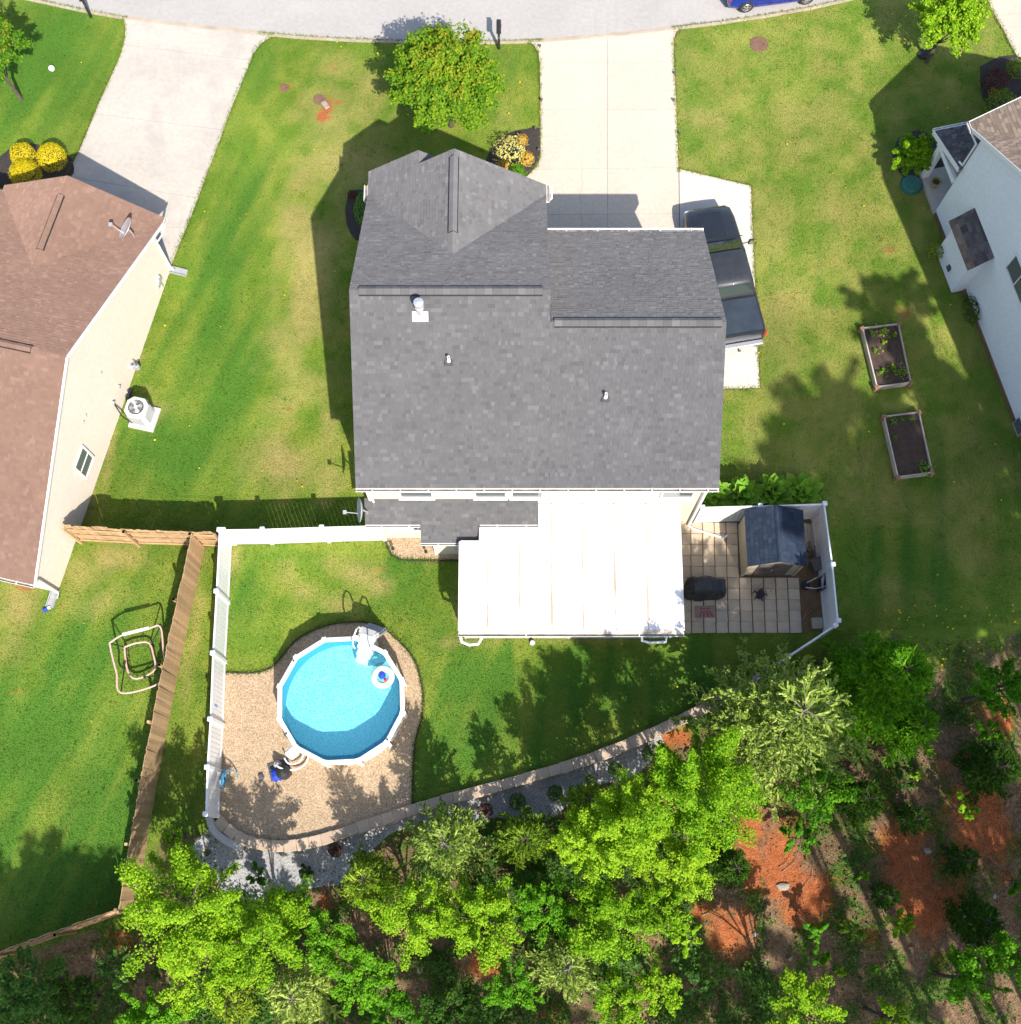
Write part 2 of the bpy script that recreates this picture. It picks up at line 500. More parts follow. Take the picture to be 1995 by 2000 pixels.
def axis(lo, hi, step):
    a = list(np.arange(lo, hi + 1e-6, step))
    s, x = step, a[-1]
    while x < 900:
        s *= 1.5; x += s; a.append(x)
    s, x = step, a[0]
    while x > -900:
        s *= 1.5; x -= s; a.insert(0, x)
    return np.array(a)
gx, gy = axis(-25, 26, 0.2), axis(-10, 38, 0.2)
GX, GY = np.meshgrid(gx, gy)
GZ = zg(GX, GY)
nx, ny = len(gx), len(gy)
idx = np.arange(nx * ny).reshape(ny, nx)
faces = np.stack([idx[:-1, :-1], idx[:-1, 1:], idx[1:, 1:], idx[1:, :-1]], -1).reshape(-1, 4)
gm = bpy.data.meshes.new('ground')
gm.from_pydata(np.stack([GX, GY, GZ], -1).reshape(-1, 3).tolist(), [], faces.tolist())
gm.shade_smooth()
def blobs(lst):
    a = np.zeros_like(GX)
    for b in lst:
        px, py, rx, ry = b[:4]
        st = b[4] if len(b) > 4 else 1.0
        c = P2(px, py)
        ex, ey = P2(px + rx, py), P2(px, py - ry)
        rxm, rym = abs(ex[0] - c[0]) + 1e-3, abs(ey[1] - c[1]) + 1e-3
        q = ((GX - c[0]) / rxm) ** 2 + ((GY - c[1]) / rym) ** 2
        v = st * np.exp(-q * 0.9)
        a = np.maximum(a, v) if st > 0 else a * (1 + v)
    return a
dry = blobs([(600, 560, 70, 260, .85), (590, 420, 50, 140, .8), (560, 900, 70, 70, .85), (640, 930, 40, 50, .7), (560, 700, 40, 120, .6), (650, 800, 40, 100, .7),
    (680, 320, 120, 60, .7), (640, 230, 80, 90, .65), (720, 200, 60, 120, .5), (660, 130, 50, 50, .5), (985, 230, 40, 30, .45), (930, 130, 60, 60, .35),
    (1400, 240, 80, 60, .62), (1380, 230, 40, 40, .7), (1500, 120, 70, 60, .55), (1560, 260, 120, 110, .55), (1650, 180, 90, 60, .5), (1500, 430, 110, 140, .6), (1420, 300, 50, 60, .6), (1620, 400, 70, 120, .55),
    (1520, 600, 110, 120, .62), (1560, 700, 60, 60, .6), (1650, 560, 60, 100, .5), (1700, 640, 60, 80, .55), (1880, 100, 60, 60, .55), (1545, 740, 60, 40, .6), (1420, 800, 40, 60, .4), (1600, 820, 80, 50, .45), (1660, 960, 50, 60, .55),
    (1720, 820, 40, 60, .5), (1840, 750, 60, 60, .4), (1900, 1050, 100, 120, .35), (1750, 1150, 120, 60, .35),
    (220, 1085, 60, 30, .8), (160, 1120, 60, 40, .6), (40, 1180, 60, 50, .75), (20, 1260, 40, 40, .5), (180, 1180, 60, 30, .5), (230, 1160, 60, 40, .35),
    (700, 1120, 50, 30, .75), (660, 1180, 60, 30, .65), (600, 1160, 40, 30, .55), (740, 1150, 40, 30, .6), (560, 1110, 30, 40, .5), (460, 1090, 15, 40, .6), (640, 1100, 40, 20, .5), (850, 1090, 30, 20, .4),
    (385, 1200, 16, 90, .7), (365, 1320, 20, 80, .6), (330, 1480, 20, 80, .4), (395, 1090, 15, 40, .6),
    (900, 1255, 60, 12, .5), (1100, 1250, 160, 10, .5), (893, 1180, 8, 40, .6), (270, 690, 12, 60, .7), (290, 800, 40, 40, .6), (215, 880, 12, 120, .7), (235, 700, 12, 60, .6), (300, 1050, 60, 8, .6), (280, 760, 30, 20, .5), (180, 980, 12, 40, .7)])
for b in ((590, 860, 26, 22), (620, 690, 26, 30), (600, 812, 20, 18), (660, 780, 20, 26), (555, 560, 20, 60), (690, 870, 26, 50), (1430, 420, 30, 30), (1480, 160, 40, 20), (1500, 270, 26, 26), (640, 410, 26, 20), (590, 385, 26, 20)):
    dry = dry * (1 - blobs([b + (.9,)]))
dry = np.where((GX > 6.5) & (GY > 12), np.maximum(dry * .8, .34), dry)
lush = blobs([(440, 700, 70, 160, .8), (430, 480, 50, 130, .75), (470, 350, 50, 120, .7), (330, 870, 120, 80, .75), (110, 130, 120, 140, .8), (160, 60, 60, 60, .7), (520, 150, 40, 60, .5),
    (60, 1450, 200, 140, .9), (140, 1290, 120, 90, .65), (180, 1600, 120, 200, .9), (50, 1700, 200, 140, .9), (490, 1180, 50, 110, .8), (560, 1080, 60, 30, .6), (960, 1330, 160, 80, .95), (880, 1250, 80, 60, .8), (800, 1130, 70, 90, .75), (1200, 1330, 220, 110, .9), (950, 1450, 150, 110, .85), (620, 1200, 60, 30, .5),
    (1880, 900, 100, 120, .55), (1800, 1100, 140, 80, .5), (1450, 900, 100, 60, .3), (330, 1540, 50, 160, .5), (1000, 120, 40, 40, .4)])
clay = blobs([(640, 205, 16, 24, 1.0), (628, 228, 18, 14, 1.0), (662, 200, 12, 7, .9), (556, 171, 14, 12, .8), (645, 165, 26, 12, .45), (652, 130, 8, 18, .45), (1745, 540, 18, 10, .5), (1760, 600, 22, 22, .6), (1780, 500, 12, 10, .5), (1690, 600, 8, 8, .5), (1740, 490, 14, 8, .5), (1820, 830, 14, 18, .4), (1880, 780, 10, 18, .4), (1845, 880, 10, 14, .4), (1765, 620, 10, 16, .5),
    (740, 1112, 22, 7, .55), (775, 1128, 10, 6, .6), (1000, 1243, 220, 4, .5), (893, 1150, 5, 60, .45), (310, 775, 8, 14, .7), (290, 838, 20, 5, .7), (265, 650, 5, 60, .6), (205, 900, 5, 90, .55), (235, 770, 5, 40, .5), (328, 540, 4, 20, .5), (60, 1150, 24, 12, .45), (115, 1190, 14, 8, .4), (700, 1062, 30, 5, .4), (40, 1350, 6, 4, .5), (168, 1352, 5, 4, .5), (452, 1200, 3, 90, .6),
    (1475, 1655, 34, 90, 1.0), (1540, 1690, 56, 110, 1.0), (1595, 1745, 54, 60, 1.0), (1500, 1600, 30, 40, .8), (1440, 1815, 60, 76, .95), (1380, 1780, 40, 40, .6), (1560, 1790, 34, 40, .8), (1790, 1700, 60, 130, 1.0), (1830, 1795, 48, 76, 1.0), (1860, 1760, 60, 60, .7), (1740, 1620, 36, 50, .6), (1930, 1600, 80, 110, .85), (1960, 1400, 50, 40, .7), (1870, 1490, 60, 40, .6), (1980, 1700, 30, 80, .6), (1330, 1440, 50, 26, .8), (1290, 1470, 40, 20, .6), (630, 1760, 22, 40, .8), (945, 1885, 60, 50, .75), (1000, 1940, 50, 40, .5), (460, 1660, 26, 22, .45), (1655, 1440, 30, 20, .3), (1850, 1850, 60, 40, .45), (160, 1860, 60, 30, .4), (1060, 1980, 40, 30, .5), (900, 1760, 40, 24, .4), (240, 1850, 40, 40, .4), (1900, 1300, 60, 20, .3), (1650, 1870, 40, 30, .4), (1720, 1840, 30, 40, .5)])
d = np.interp(GX, LX, LY) - GY
edge = np.where((GX > WX1) , 0.0, 0.25)
litter = np.clip((d - edge) / 0.8, 0, 1)
_t = np.clip((GX - WX1) / 1.0, 0, 1)
_wv = np.sin(GX * 1.1) * .5 + np.sin(GX * 2.7 + 1) * .35 + np.sin(GX * 6.1 + GY * 3) * .25 + np.sin(GX * 4.3 - GY * 5) * .2
litter = np.where(GX > WX1, np.clip((d - .2 + _wv * _t) / 1.3, 0, 1), litter)
litter = np.where(GX < P2(228, 1790)[0], np.clip((d + 0.1) / 0.4, 0, 1), litter)
gpath = np.exp(-((GX - np.interp(GY, [P2(240, 1780)[1], P2(330, 1400)[1]], [P2(300, 1780)[0], P2(370, 1400)[0]])) / 0.8) ** 2) * (d < 0.4) * np.clip((P2(0, 1560)[1] - GY) / 2, 0, 1) * (GX < WX0 + 1) * (GX > P2(240, 1780)[0] - 0.2)
litter = np.maximum(litter, gpath * 0.75)
def vnoise(sx, sy, seed, oct=4):
    r = np.random.default_rng(seed)
    out = np.zeros_like(GX); amp, tot = 1.0, 0.0
    for _ in range(oct):
        T = r.random((64, 64))
        X, Y = GX * sx, GY * sy
        xi, yi = np.floor(X).astype(int), np.floor(Y).astype(int)
        fx, fy = X - xi, Y - yi
        fx, fy = fx * fx * (3 - 2 * fx), fy * fy * (3 - 2 * fy)
        g = lambda i, j: T[(xi + i) % 64, (yi + j) % 64]
        out += amp * ((g(0, 0) * (1 - fx) + g(1, 0) * fx) * (1 - fy) + (g(0, 1) * (1 - fx) + g(1, 1) * fx) * fy)
        tot += amp; amp *= .6; sx *= 2.1; sy *= 2.1
    return out / tot
broad, mid = vnoise(.35, .35, 1), vnoise(1.3, 1.3, 2)
_c, _s = math.cos(math.radians(13)), math.sin(math.radians(13))
_gx, _gy = GX, GY
GX, GY = _gx - _gy * np.where(_gx < 0, .40, .10), _gy
streak_v = vnoise(1.7, .10, 3, 2)
GX, GY = _gx, _gy
for nm, a in (('broad', broad), ('mid', mid), ('streak', streak_v), ('dry', dry), ('lush', lush), ('clay', clay), ('litter', litter)):
    at = gm.attributes.new(nm, 'FLOAT', 'POINT')
    at.data.foreach_set('value', a.reshape(-1).astype(np.float32))
k = N('lawn_and_forest_floor')
def att(nm):
    return k.n('Attribute', attribute_name=nm).outputs['Fac']
co = k.coord()
n1, n3 = att('broad'), att('mid')
n10, n40 = k.noise(3.6, 4, 0.72), k.noise(11, 2, 0.75)
n110 = k.noise(26, 1, 0.8)
def soft(a, lo, hi):
    return k.ramp(a, [(lo, 0.0), (hi, 1.0)])
wob = k.math('ADD', k.math('MULTIPLY_ADD', n3, 0.9, -0.45), k.math('MULTIPLY_ADD', n10, 0.7, -0.35))
wob = k.math('ADD', wob, k.math('MULTIPLY_ADD', n40, 0.5, -0.25))
streak = att('streak')
green = k.mix(soft(k.math('ADD', n3, k.math('MULTIPLY_ADD', n40, 0.5, -0.25)), 0.32, 0.72), (0.108, 0.186, 0.019), (0.205, 0.245, 0.036))
green = k.mix(soft(k.math('ADD', att('lush'), k.math('ADD', k.math('MULTIPLY', wob, 0.5), k.math('MULTIPLY_ADD', streak, 1.3, -0.65))), 0.15, 0.80), green, (0.066, 0.156, 0.017))
dryc = k.mix(soft(k.math('ADD', n10, k.math('MULTIPLY_ADD', n40, 0.6, -0.3)), 0.3, 0.7), (0.345, 0.280, 0.105), (0.225, 0.220, 0.052))
c = k.mix(soft(k.math('ADD', att('dry'), k.math('MULTIPLY', wob, 0.65)), 0.20, 0.80), green, dryc)
lit = k.mix(soft(k.math('ADD', n10, k.math('MULTIPLY_ADD', n40, 0.8, -0.4)), 0.28, 0.75), (0.105, 0.068, 0.038), (0.27, 0.175, 0.10))
weed = k.mix(soft(n40, 0.35, 0.65), (0.030, 0.075, 0.008), (0.085, 0.14, 0.022))
lit = k.mix(soft(k.math('ADD', k.math('MULTIPLY', n3, 0.7), k.math('MULTIPLY', n10, 0.45)), 0.51, 0.64), lit, weed)
lit = k.mix(soft(n110, 0.68, 0.76), lit, (0.34, 0.25, 0.17))
c = k.mix(soft(k.math('ADD', att('litter'), k.math('MULTIPLY', wob, 0.8)), 0.30, 0.75), c, lit)
clayc = k.mix(soft(k.math('ADD', n10, k.math('MULTIPLY_ADD', n110, 0.6, -0.3)), 0.3, 0.75), (0.27, 0.070, 0.022), (0.41, 0.145, 0.055))
c = k.mix(soft(k.math('ADD', att('clay'), k.math('MULTIPLY', wob, 1.1)), 0.34, 0.74), c, clayc)
c = k.scale(c, k.math('MULTIPLY_ADD', n110, 1.3, 0.35))
c = k.scale(c, k.math('MULTIPLY_ADD', n1, 0.5, 0.75))
k.bump(k.math('ADD', k.math('MULTIPLY', n40, 0.6), n110), 0.9, 0.05)
k.set(c, 0.95, 0, 0.15)
m_ground = k.m
ground = struct(put('ground', gm, k.m), 'lawns, bare clay and leaf-littered forest floor')

# ---------------------------------------------------------------- road, drives, gravel beds, mulch
def sheet(name, poly, z, mt, label=None):
    o = MB().add([(p[0], p[1], z) for p in poly], [tuple(range(len(poly))) if area(poly) > 0 else tuple(range(len(poly)))[::-1]]).build(name, mt)
    return struct(o, label)
road_edge = smooth_path([P2(*p) for p in ((-500, -140), (-200, -60), (80, 2), (242, 34), (530, 67), (700, 78), (870, 82), (1040, 80), (1180, 70), (1330, 53), (1480, 33), (1650, 0), (1900, -70), (2300, -200))], 0.4)
rd = [tuple(p) for p in road_edge] + [(60, 44), (60, 80), (-60, 80), (-60, 44)]
sheet('road', rd, 0.012, m_road, 'pale grey street along the top')
kerb_root = struct(MB().add([(p[0], p[1], 0.016) for p in road_edge] + [(p[0], p[1] + 0.12, 0.016) for p in road_edge], [(i, i + 1, len(road_edge) + i + 1, len(road_edge) + i) for i in range(len(road_edge) - 1)]).build('road_edge_strip', m_gutterpan), 'thin concrete strip along the road edge')
kr = resample([V(p[0], p[1] - 0.05, 0.0) for p in road_edge], 2.0)
for a, b in zip(kr, kr[1:]):
    dd = (b - a) * 0.004
    MB().beam(a + dd + V(0, 0, 0.01), b - dd + V(0, 0, 0.01), 0.12, 0.09).build('kerb_piece', m_gutterpan, kerb_root)

def slabs(name, poly, cuts, mt, label, top=0.045, gap=0.012):
    base = struct(MB().prism(poly, -0.05, top - 0.03).build(name, m_joint), label)
    pieces = [poly]
    for p, q in cuts:
        d = nrm(V(q[0] - p[0], q[1] - p[1]))
        n = (-d[1], d[0])
        new = []
        for pc in pieces:
            for sg in (1, -1):
                nn = (n[0] * sg, n[1] * sg)
                a = clip(pc, (p[0] + nn[0] * gap / 2, p[1] + nn[1] * gap / 2), nn)
                if len(a) > 2 and abs(area(a)) > 0.02:
                    new.append(a)
        pieces = new
    for pc in pieces:
        MB().prism(pc, top - 0.028, top).build('slab', mt, base)
    return base
def px(*pts):
    return [P2(*p) for p in pts]
slabs('driveway', px((1030, 81), (1043, 88), (1052, 102), (1055, 125), (1056, 200), (1056.5, 305), (1050, 325), (1030, 345), (1010, 360), (1010, 500), (1328, 500), (1325.5, 331), (1321, 210), (1316, 110), (1316, 80), (1320, 66), (1330, 54), (1180, 71)),
    [px((1187, 70), (1187, 460)), px((1040, 125), (1320, 121)), px((1040, 215), (1325, 215)), px((1040, 332), (1330, 328)), px((1040, 420), (1330, 418))], m_conc, 'pale concrete two-lane driveway of the grey-roofed house')
slabs('parking_slab', px((1327, 331), (1467, 364), (1470, 450), (1475, 560), (1484, 758), (1400, 760), (1400, 600), (1329, 500)), [px((1380, 450), (1480, 450)), px((1380, 610), (1490, 610))], m_conc2, 'newer whitish concrete parking slab beside the driveway')
slabs('neighbour_driveway', px((242, 35), (246, 55), (244, 80), (235, 112), (220, 145), (195, 200), (160, 285), (128, 350), (100, 420), (250, 480), (335, 520), (350, 480), (375, 420), (420, 300), (455, 205), (480, 145), (495, 105), (510, 85), (535, 69), (400, 55)),
    [px((240, 88), (500, 120)), px((200, 225), (440, 255)), px((130, 345), (400, 390)), px((120, 442), (390, 445))], m_conc_old, 'stained concrete driveway of the brown-roofed house')
slabs('far_driveway', px((1925, -10), (1938, 20), (1958, 55), (1975, 90), (1996, 128), (2060, 200), (2300, 200), (2200, -60)), [px((1900, 40), (2100, 10))], m_conc, 'corner of a concrete driveway at the upper right')

POOLBED = px((438, 1313), (475, 1315), (507, 1313), (528, 1306), (546, 1288), (562, 1268), (581, 1249), (618, 1228), (657, 1218), (684, 1215), (710, 1215), (744, 1224), (776, 1249), (808, 1286), (822, 1328), (827, 1365), (823, 1407), (813, 1442), (808, 1487), (806, 1579)) + [tuple(p) for p in WALL[:0]]
bedtop = smooth_path(POOLBED, 0.2)
wl = [p for p in WALL if p[0] < P2(806, 1579)[0] + 0.05][::-1]
sheet('pool_gravel_bed', [tuple(p) for p in bedtop] + [tuple(p) for p in wl] + px((418, 1590)), 0.02, m_gravel, 'tan pea gravel bed round the pool')
ed = thing('lawn_edging', 'thin black edging strip round the tan gravel of the pool', 'edging', (bedtop[0][0], bedtop[0][1], 0))
MB().tube([(p[0], p[1], 0.04) for p in bedtop], 0.03, 6).build('edging_strip', m_edging, ed, W=True)
bed2 = px((752, 1046), (757, 1068), (768, 1086), (785, 1094), (830, 1095), (905, 1095), (905, 1030), (752, 1030))
sheet('house_gravel_bed', bed2, 0.02, m_gravel, 'small tan gravel bed against the back wall of the house')
ed = thing('lawn_edging', 'short dark edging round the small gravel bed behind the house', 'edging', P(757, 1068))
MB().tube([(p[0], p[1], 0.04) for p in smooth_path(bed2[:6], 0.2)], 0.028, 6).build('edging_strip', m_edging, ed, W=True)
# grey gravel outside the retaining wall
b = MB()
gr = [p for p in WALL if P2(470, 0)[0] < p[0] < P2(1300, 1430)[0]]
rows = []
for i, p in enumerate(gr):
    t = nrm(gr[min(i + 1, len(gr) - 1)] - gr[max(i - 1, 0)])
    n = V(t[1], -t[0])
    wd = 1.0 + 0.25 * math.sin(i * 0.5) + 0.35 * math.sin(i * 0.17 + 1)
    if P2(480, 1650)[0] < p[0] < P2(680, 1650)[0]:
        wd += 0.6
    rows.append([(p + n * (0.12 + wd * q / 4)) for q in range(5)])
b.loft([[(q[0], q[1], zf(q[0], q[1]) + 0.03 - (0.05 if j == 4 else 0)) for j, q in enumerate(r)] for r in rows], cap=False, close=False)
b.f = [f[::-1] for f in b.f]
struct(b.build('grey_gravel_path', m_ggravel, smooth=True), 'grey gravel strip below the retaining wall')
def mulch(name, pts, label, mt=m_mulch, h=0.05):
    pl = [tuple(p) for p in smooth_path([P2(*p) for p in pts] + [P2(*pts[0])], 0.2)][:-1]
    b = MB()
    c = np.mean(pl, 0)
    rings = []
    for f, z in ((1, -0.02), (1, h * .6), (0.93, h), (0.6, h * 1.25), (0.25, h * 1.3)):
        rings.append([(c[0] + (p[0] - c[0]) * f, c[1] + (p[1] - c[1]) * f, z) for p in (pl if area(pl) > 0 else pl[::-1])])
    b.loft(rings)
    return struct(b.build(name, mt, smooth=True), label)
mulch('mulch_bed', [(1005, 256), (1030, 252), (1055, 251), (1056, 300), (1046, 322), (1026, 344), (985, 345), (950, 330), (955, 300), (975, 272)], 'black mulch bed between driveway and front gable')
mulch('mulch_bed', [(680, 380), (690, 372), (720, 380), (725, 460), (712, 474), (695, 468), (680, 445), (675, 410)], 'black mulch strip along the left wall of the house')
mulch('mulch_bed', [(20, 290), (60, 280), (125, 300), (148, 320), (140, 350), (60, 365), (0, 365), (-10, 320)], 'dark mulch under the yellow shrubs')
mulch('mulch_bed', [(1754, 270), (1800, 255), (1835, 290), (1840, 340), (1800, 365), (1765, 345), (1745, 310)], 'dark mulch under the round shrub by the porch')
mulch('mulch_bed', [(1915, 130), (1960, 110), (2010, 120), (2010, 215), (1950, 225), (1920, 190)], 'dark planting bed by the white house front')
mulch('mulch_bed', [(1370, 955), (1400, 942), (1590, 945), (1600, 965), (1590, 982), (1370, 986)], 'dark soil under the hostas', m_darksoil)
mulch('mulch_ring', [(1791, 107), (1800, 96), (1816, 97), (1824, 107), (1814, 116), (1798, 116)], 'dark mulch ring round the young tree', h=0.08)

# ---------------------------------------------------------------- building helpers
from mathutils import Matrix, Vector
def root_loc(o):
    while o.parent:
        o = o.parent
    return V(*o.location)
TAB = {}
def tab_mesh(wd, e, t, mt):
    key = (round(wd, 3), round(e, 3), round(t, 3), mt.name)
    if key not in TAB:
        b = MB()
        vs = [(0, -0.01, t), (wd, -0.01, t), (wd, e, 0.003), (0, e, 0.003), (0, -0.01, 0), (wd, -0.01, 0), (wd, e, 0), (0, e, 0)]
        b.add(vs, [(0, 1, 2, 3), (4, 5, 1, 0), (5, 6, 2, 1), (7, 4, 0, 3)])
        m = b.mesh('shingle')
        m.materials.append(mt)
        TAB[key] = m
    return TAB[key]
def roof_slope(house, poly, mt, deck, th=0.14, expo=0.13, single=0, name='roof_slope', widths=(0.08, 0.11, 0.14, 0.18, 0.24)):
    ro = root_loc(house)
    p = [V(*q) - ro for q in poly]
    nn = nrm(np.cross(p[1] - p[0], p[2] - p[0]))
    if nn[2] < 0:
        nn = -nn
        p = p[::-1]
    vv = nrm(V(0, 0, 1) - nn * nn[2])
    uu = np.cross(vv, nn)
    o = min(p, key=lambda q: q[2])
    pl = [((q - o) @ uu, (q - o) @ vv) for q in p]
    slope = MB().slab(p, th).build(name, deck, house)
    v0, v1 = min(a[1] for a in pl), max(a[1] for a in pl)
    u0, u1 = min(a[0] for a in pl), max(a[0] for a in pl)
    tabs = []
    v = v0
    while v < v1:
        u = u0 - R.random() * 0.3
        while u < u1:
            wd = R.choice(widths)
            t = R.choice((0.007, 0.009, 0.016, 0.018))
            tabs.append((u, v, wd, t))
            u += wd
        v += expo
    cands = []
    b = MB()
    for (u, v, wd, t) in tabs:
        q = [(u + .002, v), (u + wd - .002, v), (u + wd - .002, v + expo), (u + .002, v + expo)]
        c = clip_convex(q, pl)
        if len(c) < 3 or abs(area(c)) < 1e-4:
            continue
        if single and len(c) == 4 and abs(abs(area(c)) - (wd - .004) * expo) < 1e-4:
            w = o + uu * u + vv * v + ro
            cands.append((np.linalg.norm(w - V(0, 0, HC)) - wd * 30, u, v, wd, t))
            continue
        shingle_add(b, c, v, expo, t, o, uu, vv, nn)
    cands.sort()
    for i, (_, u, v, wd, t) in enumerate(cands):
        if i < single:
            ob = bpy.data.objects.new('shingle', tab_mesh(wd - .004, expo, t, mt))
            COL.objects.link(ob)
            ob.parent = slope
            w = o + uu * (u + .002) + vv * v + nn * 0.004
            ob.matrix_basis = Matrix([[uu[0], vv[0], nn[0], w[0]], [uu[1], vv[1], nn[1], w[1]], [uu[2], vv[2], nn[2], w[2]], [0, 0, 0, 1]])
        else:
            q = [(u + .002, v), (u + wd - .002, v), (u + wd - .002, v + expo), (u + .002, v + expo)]
            shingle_add(b, q, v, expo, t, o, uu, vv, nn)
    stuff(b.build('shingles', mt, slope))
    return slope
def shingle_add(b, c, v, expo, t, o, uu, vv, nn):
    if area(c) < 0:
        c = c[::-1]
    n = len(c)
    top = [o + uu * a + vv * q + nn * (0.004 + t + (0.004 - t) * (q - v) / expo) for a, q in c]
    bot = [o + uu * a + vv * q + nn * 0.002 for a, q in c]
    b.add(top + bot, [tuple(range(n))] + [((i + 1) % n, i, n + i, n + (i + 1) % n) for i in range(n) if abs(c[i][1] - c[(i + 1) % n][1]) > 1e-6 or c[i][1] < v + expo * .5])
def ridge(house, a, b, sl1, sl2, mt, wd=0.17, vent=True):
    """raised ridge vent: black core and a row of cap shingles; sl1, sl2 = downhill unit directions on both sides"""
    a, b = V(*a), V(*b)
    ro = root_loc(house)
    a, b = a - ro, b - ro
    sl1, sl2 = V(*sl1), V(*sl2)
    up = V(0, 0, 0.02 if not vent else 0.035)
    core = MB()
    if vent:
        for p in (a, b):
            core.v += [tuple(p + sl1 * (wd + .035)), tuple(p + up * .9), tuple(p + sl2 * (wd + .035)), tuple(p + sl1 * (wd + .035) + up * .9), tuple(p + up * 1.9), tuple(p + sl2 * (wd + .035) + up * .9)]
        core.f = [(0, 3, 4, 5, 2, 1), (6, 7, 8, 11, 10, 9), (0, 6, 9, 3), (3, 9, 10, 4), (4, 10, 11, 5), (5, 11, 8, 2)]
        par = core.build('ridge_vent', m_ventstrip, house)
    else:
        par = house
    L = np.linalg.norm(b - a)
    d = (b - a) / L
    n = max(1, int(L / 0.26))
    for i in range(n):
        c0, c1 = a + d * (L * i / n + .003), a + d * (L * (i + 1) / n - .003)
        h = up * (2.0 if vent else 1.0) + V(0, 0, .004 * (i % 2))
        k = MB()
        vs = []
        for c, e in ((c0, .0), (c1, .008)):
            vs += [c + sl1 * wd + h * .55, c + h + V(0, 0, e), c + sl2 * wd + h * .55]
        vs += [q - V(0, 0, .02) for q in vs]
        k.add(vs, [(0, 1, 4, 3), (1, 2, 5, 4), (0, 3, 9, 6), (5, 2, 8, 11), (1, 0, 6, 7), (2, 1, 7, 8), (3, 4, 10, 9), (4, 5, 11, 10)])
        k.build('ridge_cap', mt, par)
def gutter(house, a, b, out, hang=0.9, wd=0.125):
    a, b, out = V(*a), V(*b), nrm(V(out[0], out[1], 0))
    z = V(0, 0, 1)
    prof = [(0, 0.0), (0, -.115), (wd * .8, -.115), (wd, 0.0), (wd - .014, 0.0), (wd * .8 - .012, -.10), (.012, -.10), (.012, 0.0)]
    g = MB().loft([[p + out * x + z * y for x, y in prof] for p in (a, b)]).build('gutter', m_trim, house, W=True)
    MB().loft([[p + out * x + z * y for x, y in ((.014, -.06), (.014, -.07), (wd * .86, -.07), (wd * .86, -.06))] for p in (a + (b - a) * .004, b - (b - a) * .004)]).build('gutter_shade_strip', m_gutter_in, g, W=True)  # dark strip painted to stand for the shade inside the gutter
    L = np.linalg.norm(b - a)
    n = int(L / hang)
    for i in range(n):
        c = a + (b - a) * ((i + .6) / n) + z * 0.004
        MB().beam(c - out * .03, c + out * wd, .035, .012).build('hanger', m_trim, g, W=True)
    return g
def pipe(parent, pts, name='downspout', mt=None, r=0.04):
    return MB().tube(pts, r, 8).build(name, mt or m_trim, parent, smooth=True, W=True)
def siding(house, a, b, sz, mt, out, pitch=0.11, name='wall'):
    """lap siding on the wall plane a->b; sz: convex outline in (distance, height); out: outward normal"""
    a, b, out = V(a[0], a[1], 0), V(b[0], b[1], 0), nrm(V(out[0], out[1], 0))
    d = nrm(b - a)
    back = MB().add([a + d * s + V(0, 0, z) - out * .02 for s, z in sz] + [a + d * s + V(0, 0, z) - out * .10 for s, z in sz],
                    [tuple(range(len(sz))), tuple(range(len(sz), 2 * len(sz)))[::-1]] + [(i, (i + 1) % len(sz), len(sz) + (i + 1) % len(sz), len(sz) + i) for i in range(len(sz))])
    wall = back.build(name, mt, house, W=True)
    k = MB()
    z0, z1 = min(q[1] for q in sz), max(q[1] for q in sz)
    s0, s1 = min(q[0] for q in sz), max(q[0] for q in sz)
    z = z0
    while z < z1:
        c = clip_convex([(s0, z), (s1, z), (s1, z + pitch), (s0, z + pitch)], list(sz))
        if len(c) >= 3:
            n = len(c)
            vs = [a + d * s + V(0, 0, q) + out * (.014 - .013 * (q - z) / pitch) for s, q in c]
            k.add(vs, [tuple(range(n))])
            lo = [i for i in range(n) if abs(c[i][1] - z) < 1e-5]
            if len(lo) == 2:
                p, q = vs[lo[0]], vs[lo[1]]
                k.add([p, q, q - out * .014, p - out * .014], [(0, 1, 2, 3)])
        z += pitch
    stuff(k.build('siding_boards', mt, wall, W=True))
    return wall
def window(house, c, d, out, wd, h, panes=2, vert=True, sill=True, trim=0.07, blind=False):
    c, d, out = V(*c), nrm(V(*d)), nrm(V(*out))
    z = V(0, 0, 1)
    f = MB()
    for s in (-1, 1):
        f.beam(c + d * s * (wd / 2 + trim / 2) - z * (h / 2 + trim) + out * .03, c + d * s * (wd / 2 + trim / 2) + z * (h / 2 + trim) + out * .03, trim, .06, up=out)
        f.beam(c - d * wd / 2 + z * s * (h / 2 + trim / 2) + out * .03, c + d * wd / 2 + z * s * (h / 2 + trim / 2) + out * .03, .06, trim)
    fr = f.build('window', m_trim, house, W=True)
    for i in range(panes):
        t = (i + .5) / panes - .5
        if vert:
            cc, w2, h2 = c + z * h * t, wd - .03, h / panes - .03
        else:
            cc, w2, h2 = c + d * wd * t, wd / panes - .03, h - .03
        cc = cc + out * (.022 + .01 * i)
        MB().add([cc - d * w2 / 2 - z * h2 / 2, cc + d * w2 / 2 - z * h2 / 2, cc + d * w2 / 2 + z * h2 / 2, cc - d * w2 / 2 + z * h2 / 2], [(0, 1, 2, 3)]).build('pane', m_glass, fr, W=True)
    m = MB()
    if vert:
        m.beam(c - d * wd / 2 + out * .03, c + d * wd / 2 + out * .03, .05, .035)
    else:
        m.beam(c - z * h / 2 + out * .03, c + z * h / 2 + out * .03, .035, .05, up=out)
    m.build('meeting_rail', m_trim, fr, W=True)
    if sill:
        MB().beam(c - d * (wd / 2 + .1) - z * (h / 2 + trim + .02) + out * .05, c + d * (wd / 2 + .1) - z * (h / 2 + trim + .02) + out * .05, .1, .04).build('sill', m_trim, fr, W=True)
    return fr
